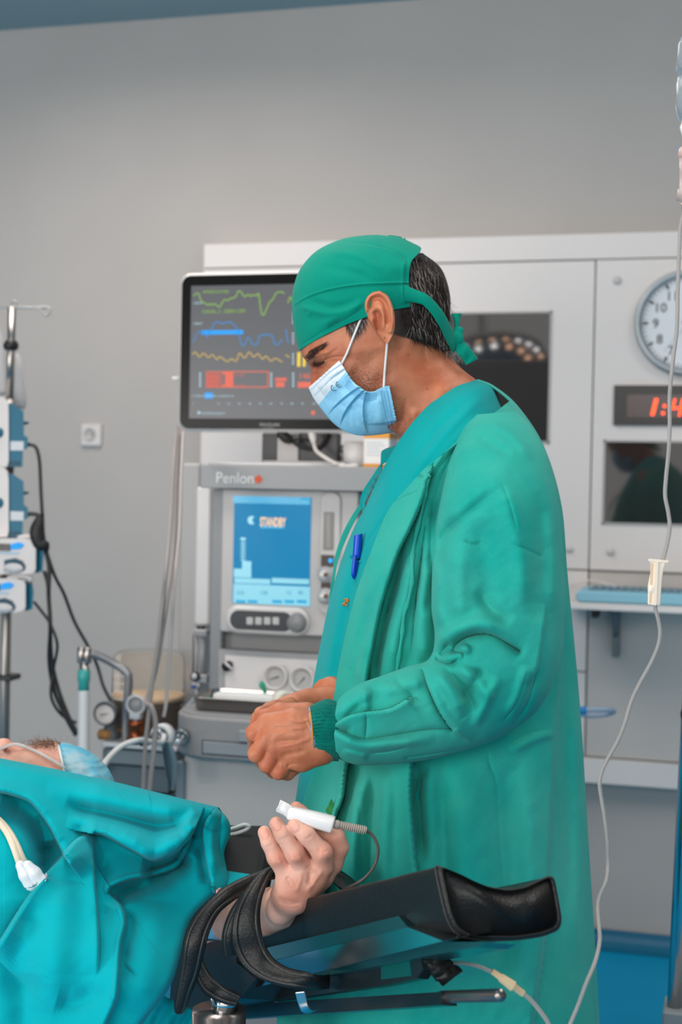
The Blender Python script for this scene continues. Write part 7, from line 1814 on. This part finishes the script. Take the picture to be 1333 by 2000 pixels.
MB().box(P(1326, 298, dl) , P(1333, 291, dl + .006)).build('blue_vent', mat('bright_blue', (0, 0, 0)), drip)
MB().lathe(P(1341, 308, dl), dnv, [(0, 14*kk), (30*kk, 13*kk), (60*kk, 13*kk), (62*kk, 17*kk), (82*kk, 19*kk), (84*kk, 10*kk), (110*kk, 7*kk)], 28).build('drip_chamber', mat('chamber_clear', C(226, 208, 202), rough=.12, trans=.6, ior=1.2), drip)
rodz = P(1352, 60, dl); MB().tube([rodz, rodz + np.array([0, 0, .01]), (rodz[0], rodz[1], zc)], .002, 8).build('hanger', stl, drip)
tubem = mat('drip_tube', C(196, 190, 186), rough=.15, trans=.5, ior=1.15)
tt_ = thing('drip_tube', 'long clear drip tube hanging down the right side with a roller clamp', 'tube', Pv(1170, 2000, dl))
MB().tube(path3([(1341, 400, dl), (1331, 440, dl), (1328, 480, dl), (1325, 560, dl), (1323, 640, dl), (1316, 700, dl), (1309, 770, dl), (1309, 830, dl), (1307, 880, dl), (1302, 930, dl), (1300, 968, dl), (1306, 1000, dl), (1309, 1030, dl), (1304, 1062, dl), (1296, 1092, dl), (1290, 1120, dl)], 120), .0020, 12).build('upper_tube', tubem, tt_)
MB().tube(path3([(1284, 1160, dl), (1281, 1186, dl), (1287, 1212, dl), (1290, 1236, dl), (1286, 1262, dl), (1272, 1295, dl), (1250, 1335, dl), (1234, 1370, dl), (1222, 1410, dl), (1208, 1446, dl), (1188, 1482, dl), (1176, 1508, dl), (1172, 1532, dl), (1176, 1562, dl), (1182, 1600, dl), (1187, 1645, dl), (1188, 1690, dl), (1184, 1722, dl - .02), (1171, 1752, dl - .03), (1168, 1776, dl - .04), (1171, 1812, dl - .06), (1172, 1838, dl - .07), (1164, 1876, dl - .09), (1146, 1920, dl - .1), (1128, 1968, dl - .1), (1108, 2015, dl - .1), (1090, 2060, dl - .1)], 200), .0020, 12).build('lower_tube', tubem, tt_)
cream = mat('clamp_cream', C(244, 226, 206), rough=.4)
rcl = dl - .003
m = MB()
def cpoly(mb, pts, d, th):
    A = [P(a, b, d - th / 2) for a, b in pts]; B_ = [P(a, b, d + th / 2) for a, b in pts]; n = len(A)
    ar = sum(pts[i][0] * pts[(i+1) % n][1] - pts[(i+1) % n][0] * pts[i][1] for i in range(n))
    F = [tuple(range(n)), tuple(range(2*n-1, n-1, -1))] + [(i, n + i, n + (i+1) % n, (i+1) % n) for i in range(n)]
    if ar > 0: F = [f[::-1] for f in F]
    return mb.add(A + B_, F, 0, False)
cpoly(m, [(1271, 1096), (1303, 1096), (1297, 1112), (1294, 1130), (1290, 1183), (1266, 1181), (1267, 1140), (1271, 1120)], rcl, .012); bevelled(m.build('clamp_body', cream, tt_), .001, 2)
m = MB(); cpoly(m, [(1267, 1091), (1308, 1095), (1306, 1100), (1268, 1097)], rcl, .015); bevelled(m.build('clamp_flange', cream, tt_), .0006, 2)
m = MB(); cpoly(m, [(1281, 1098), (1287, 1098), (1283, 1182), (1276, 1182)], rcl - .0066, .003); m.build('clamp_rib', cream, tt_)
m = MB(); cpoly(m, [(1272, 1100), (1278, 1100), (1274, 1178), (1269, 1178)], rcl - .0056, .001); m.build('clamp_slot', mat('slot_cream', C(222, 192, 160), rough=.5), tt_)
q = P(1273, 1150, rcl - .003); MB().lathe(q - RT * .003, RT, [(0, .0045), (.001, .0052), (.005, .0052), (.006, .0045)], 28).build('roller', cream, tt_)
# second line by the arm board
sl = thing('extension_line', 'short clear line with a cream connector below the arm board', 'tube', Pv(1050, 2000, 1.4))
d2 = 1.42
MB().tube(path3([(860, 1884, d2 + .02), (890, 1881, d2), (915, 1883, d2), (940, 1889, d2), (966, 1901, d2)], 40), .0022, 10).build('clear_line', tubem, sl)
c0, c1 = P(962, 1897, d2), P(1024, 1942, d2); Lc = np.linalg.norm(c1 - c0)
MB().lathe(c0, c1 - c0, [(0, .0030), (.25 * Lc, .0034), (.27 * Lc, .0044), (.5 * Lc, .0050), (.62 * Lc, .0055), (.66 * Lc, .0056), (.68 * Lc, .0040), (.97 * Lc, .0036), (Lc, .0028)], 24).build('connector', mat('connector_beige', C(232, 204, 160), rough=.4), sl)
MB().tube(path3([(1022, 1940, d2), (1040, 1956, d2), (1058, 1978, d2), (1072, 2000, d2), (1085, 2040, d2)], 30), .0024, 10).build('clear_line', tubem, sl)
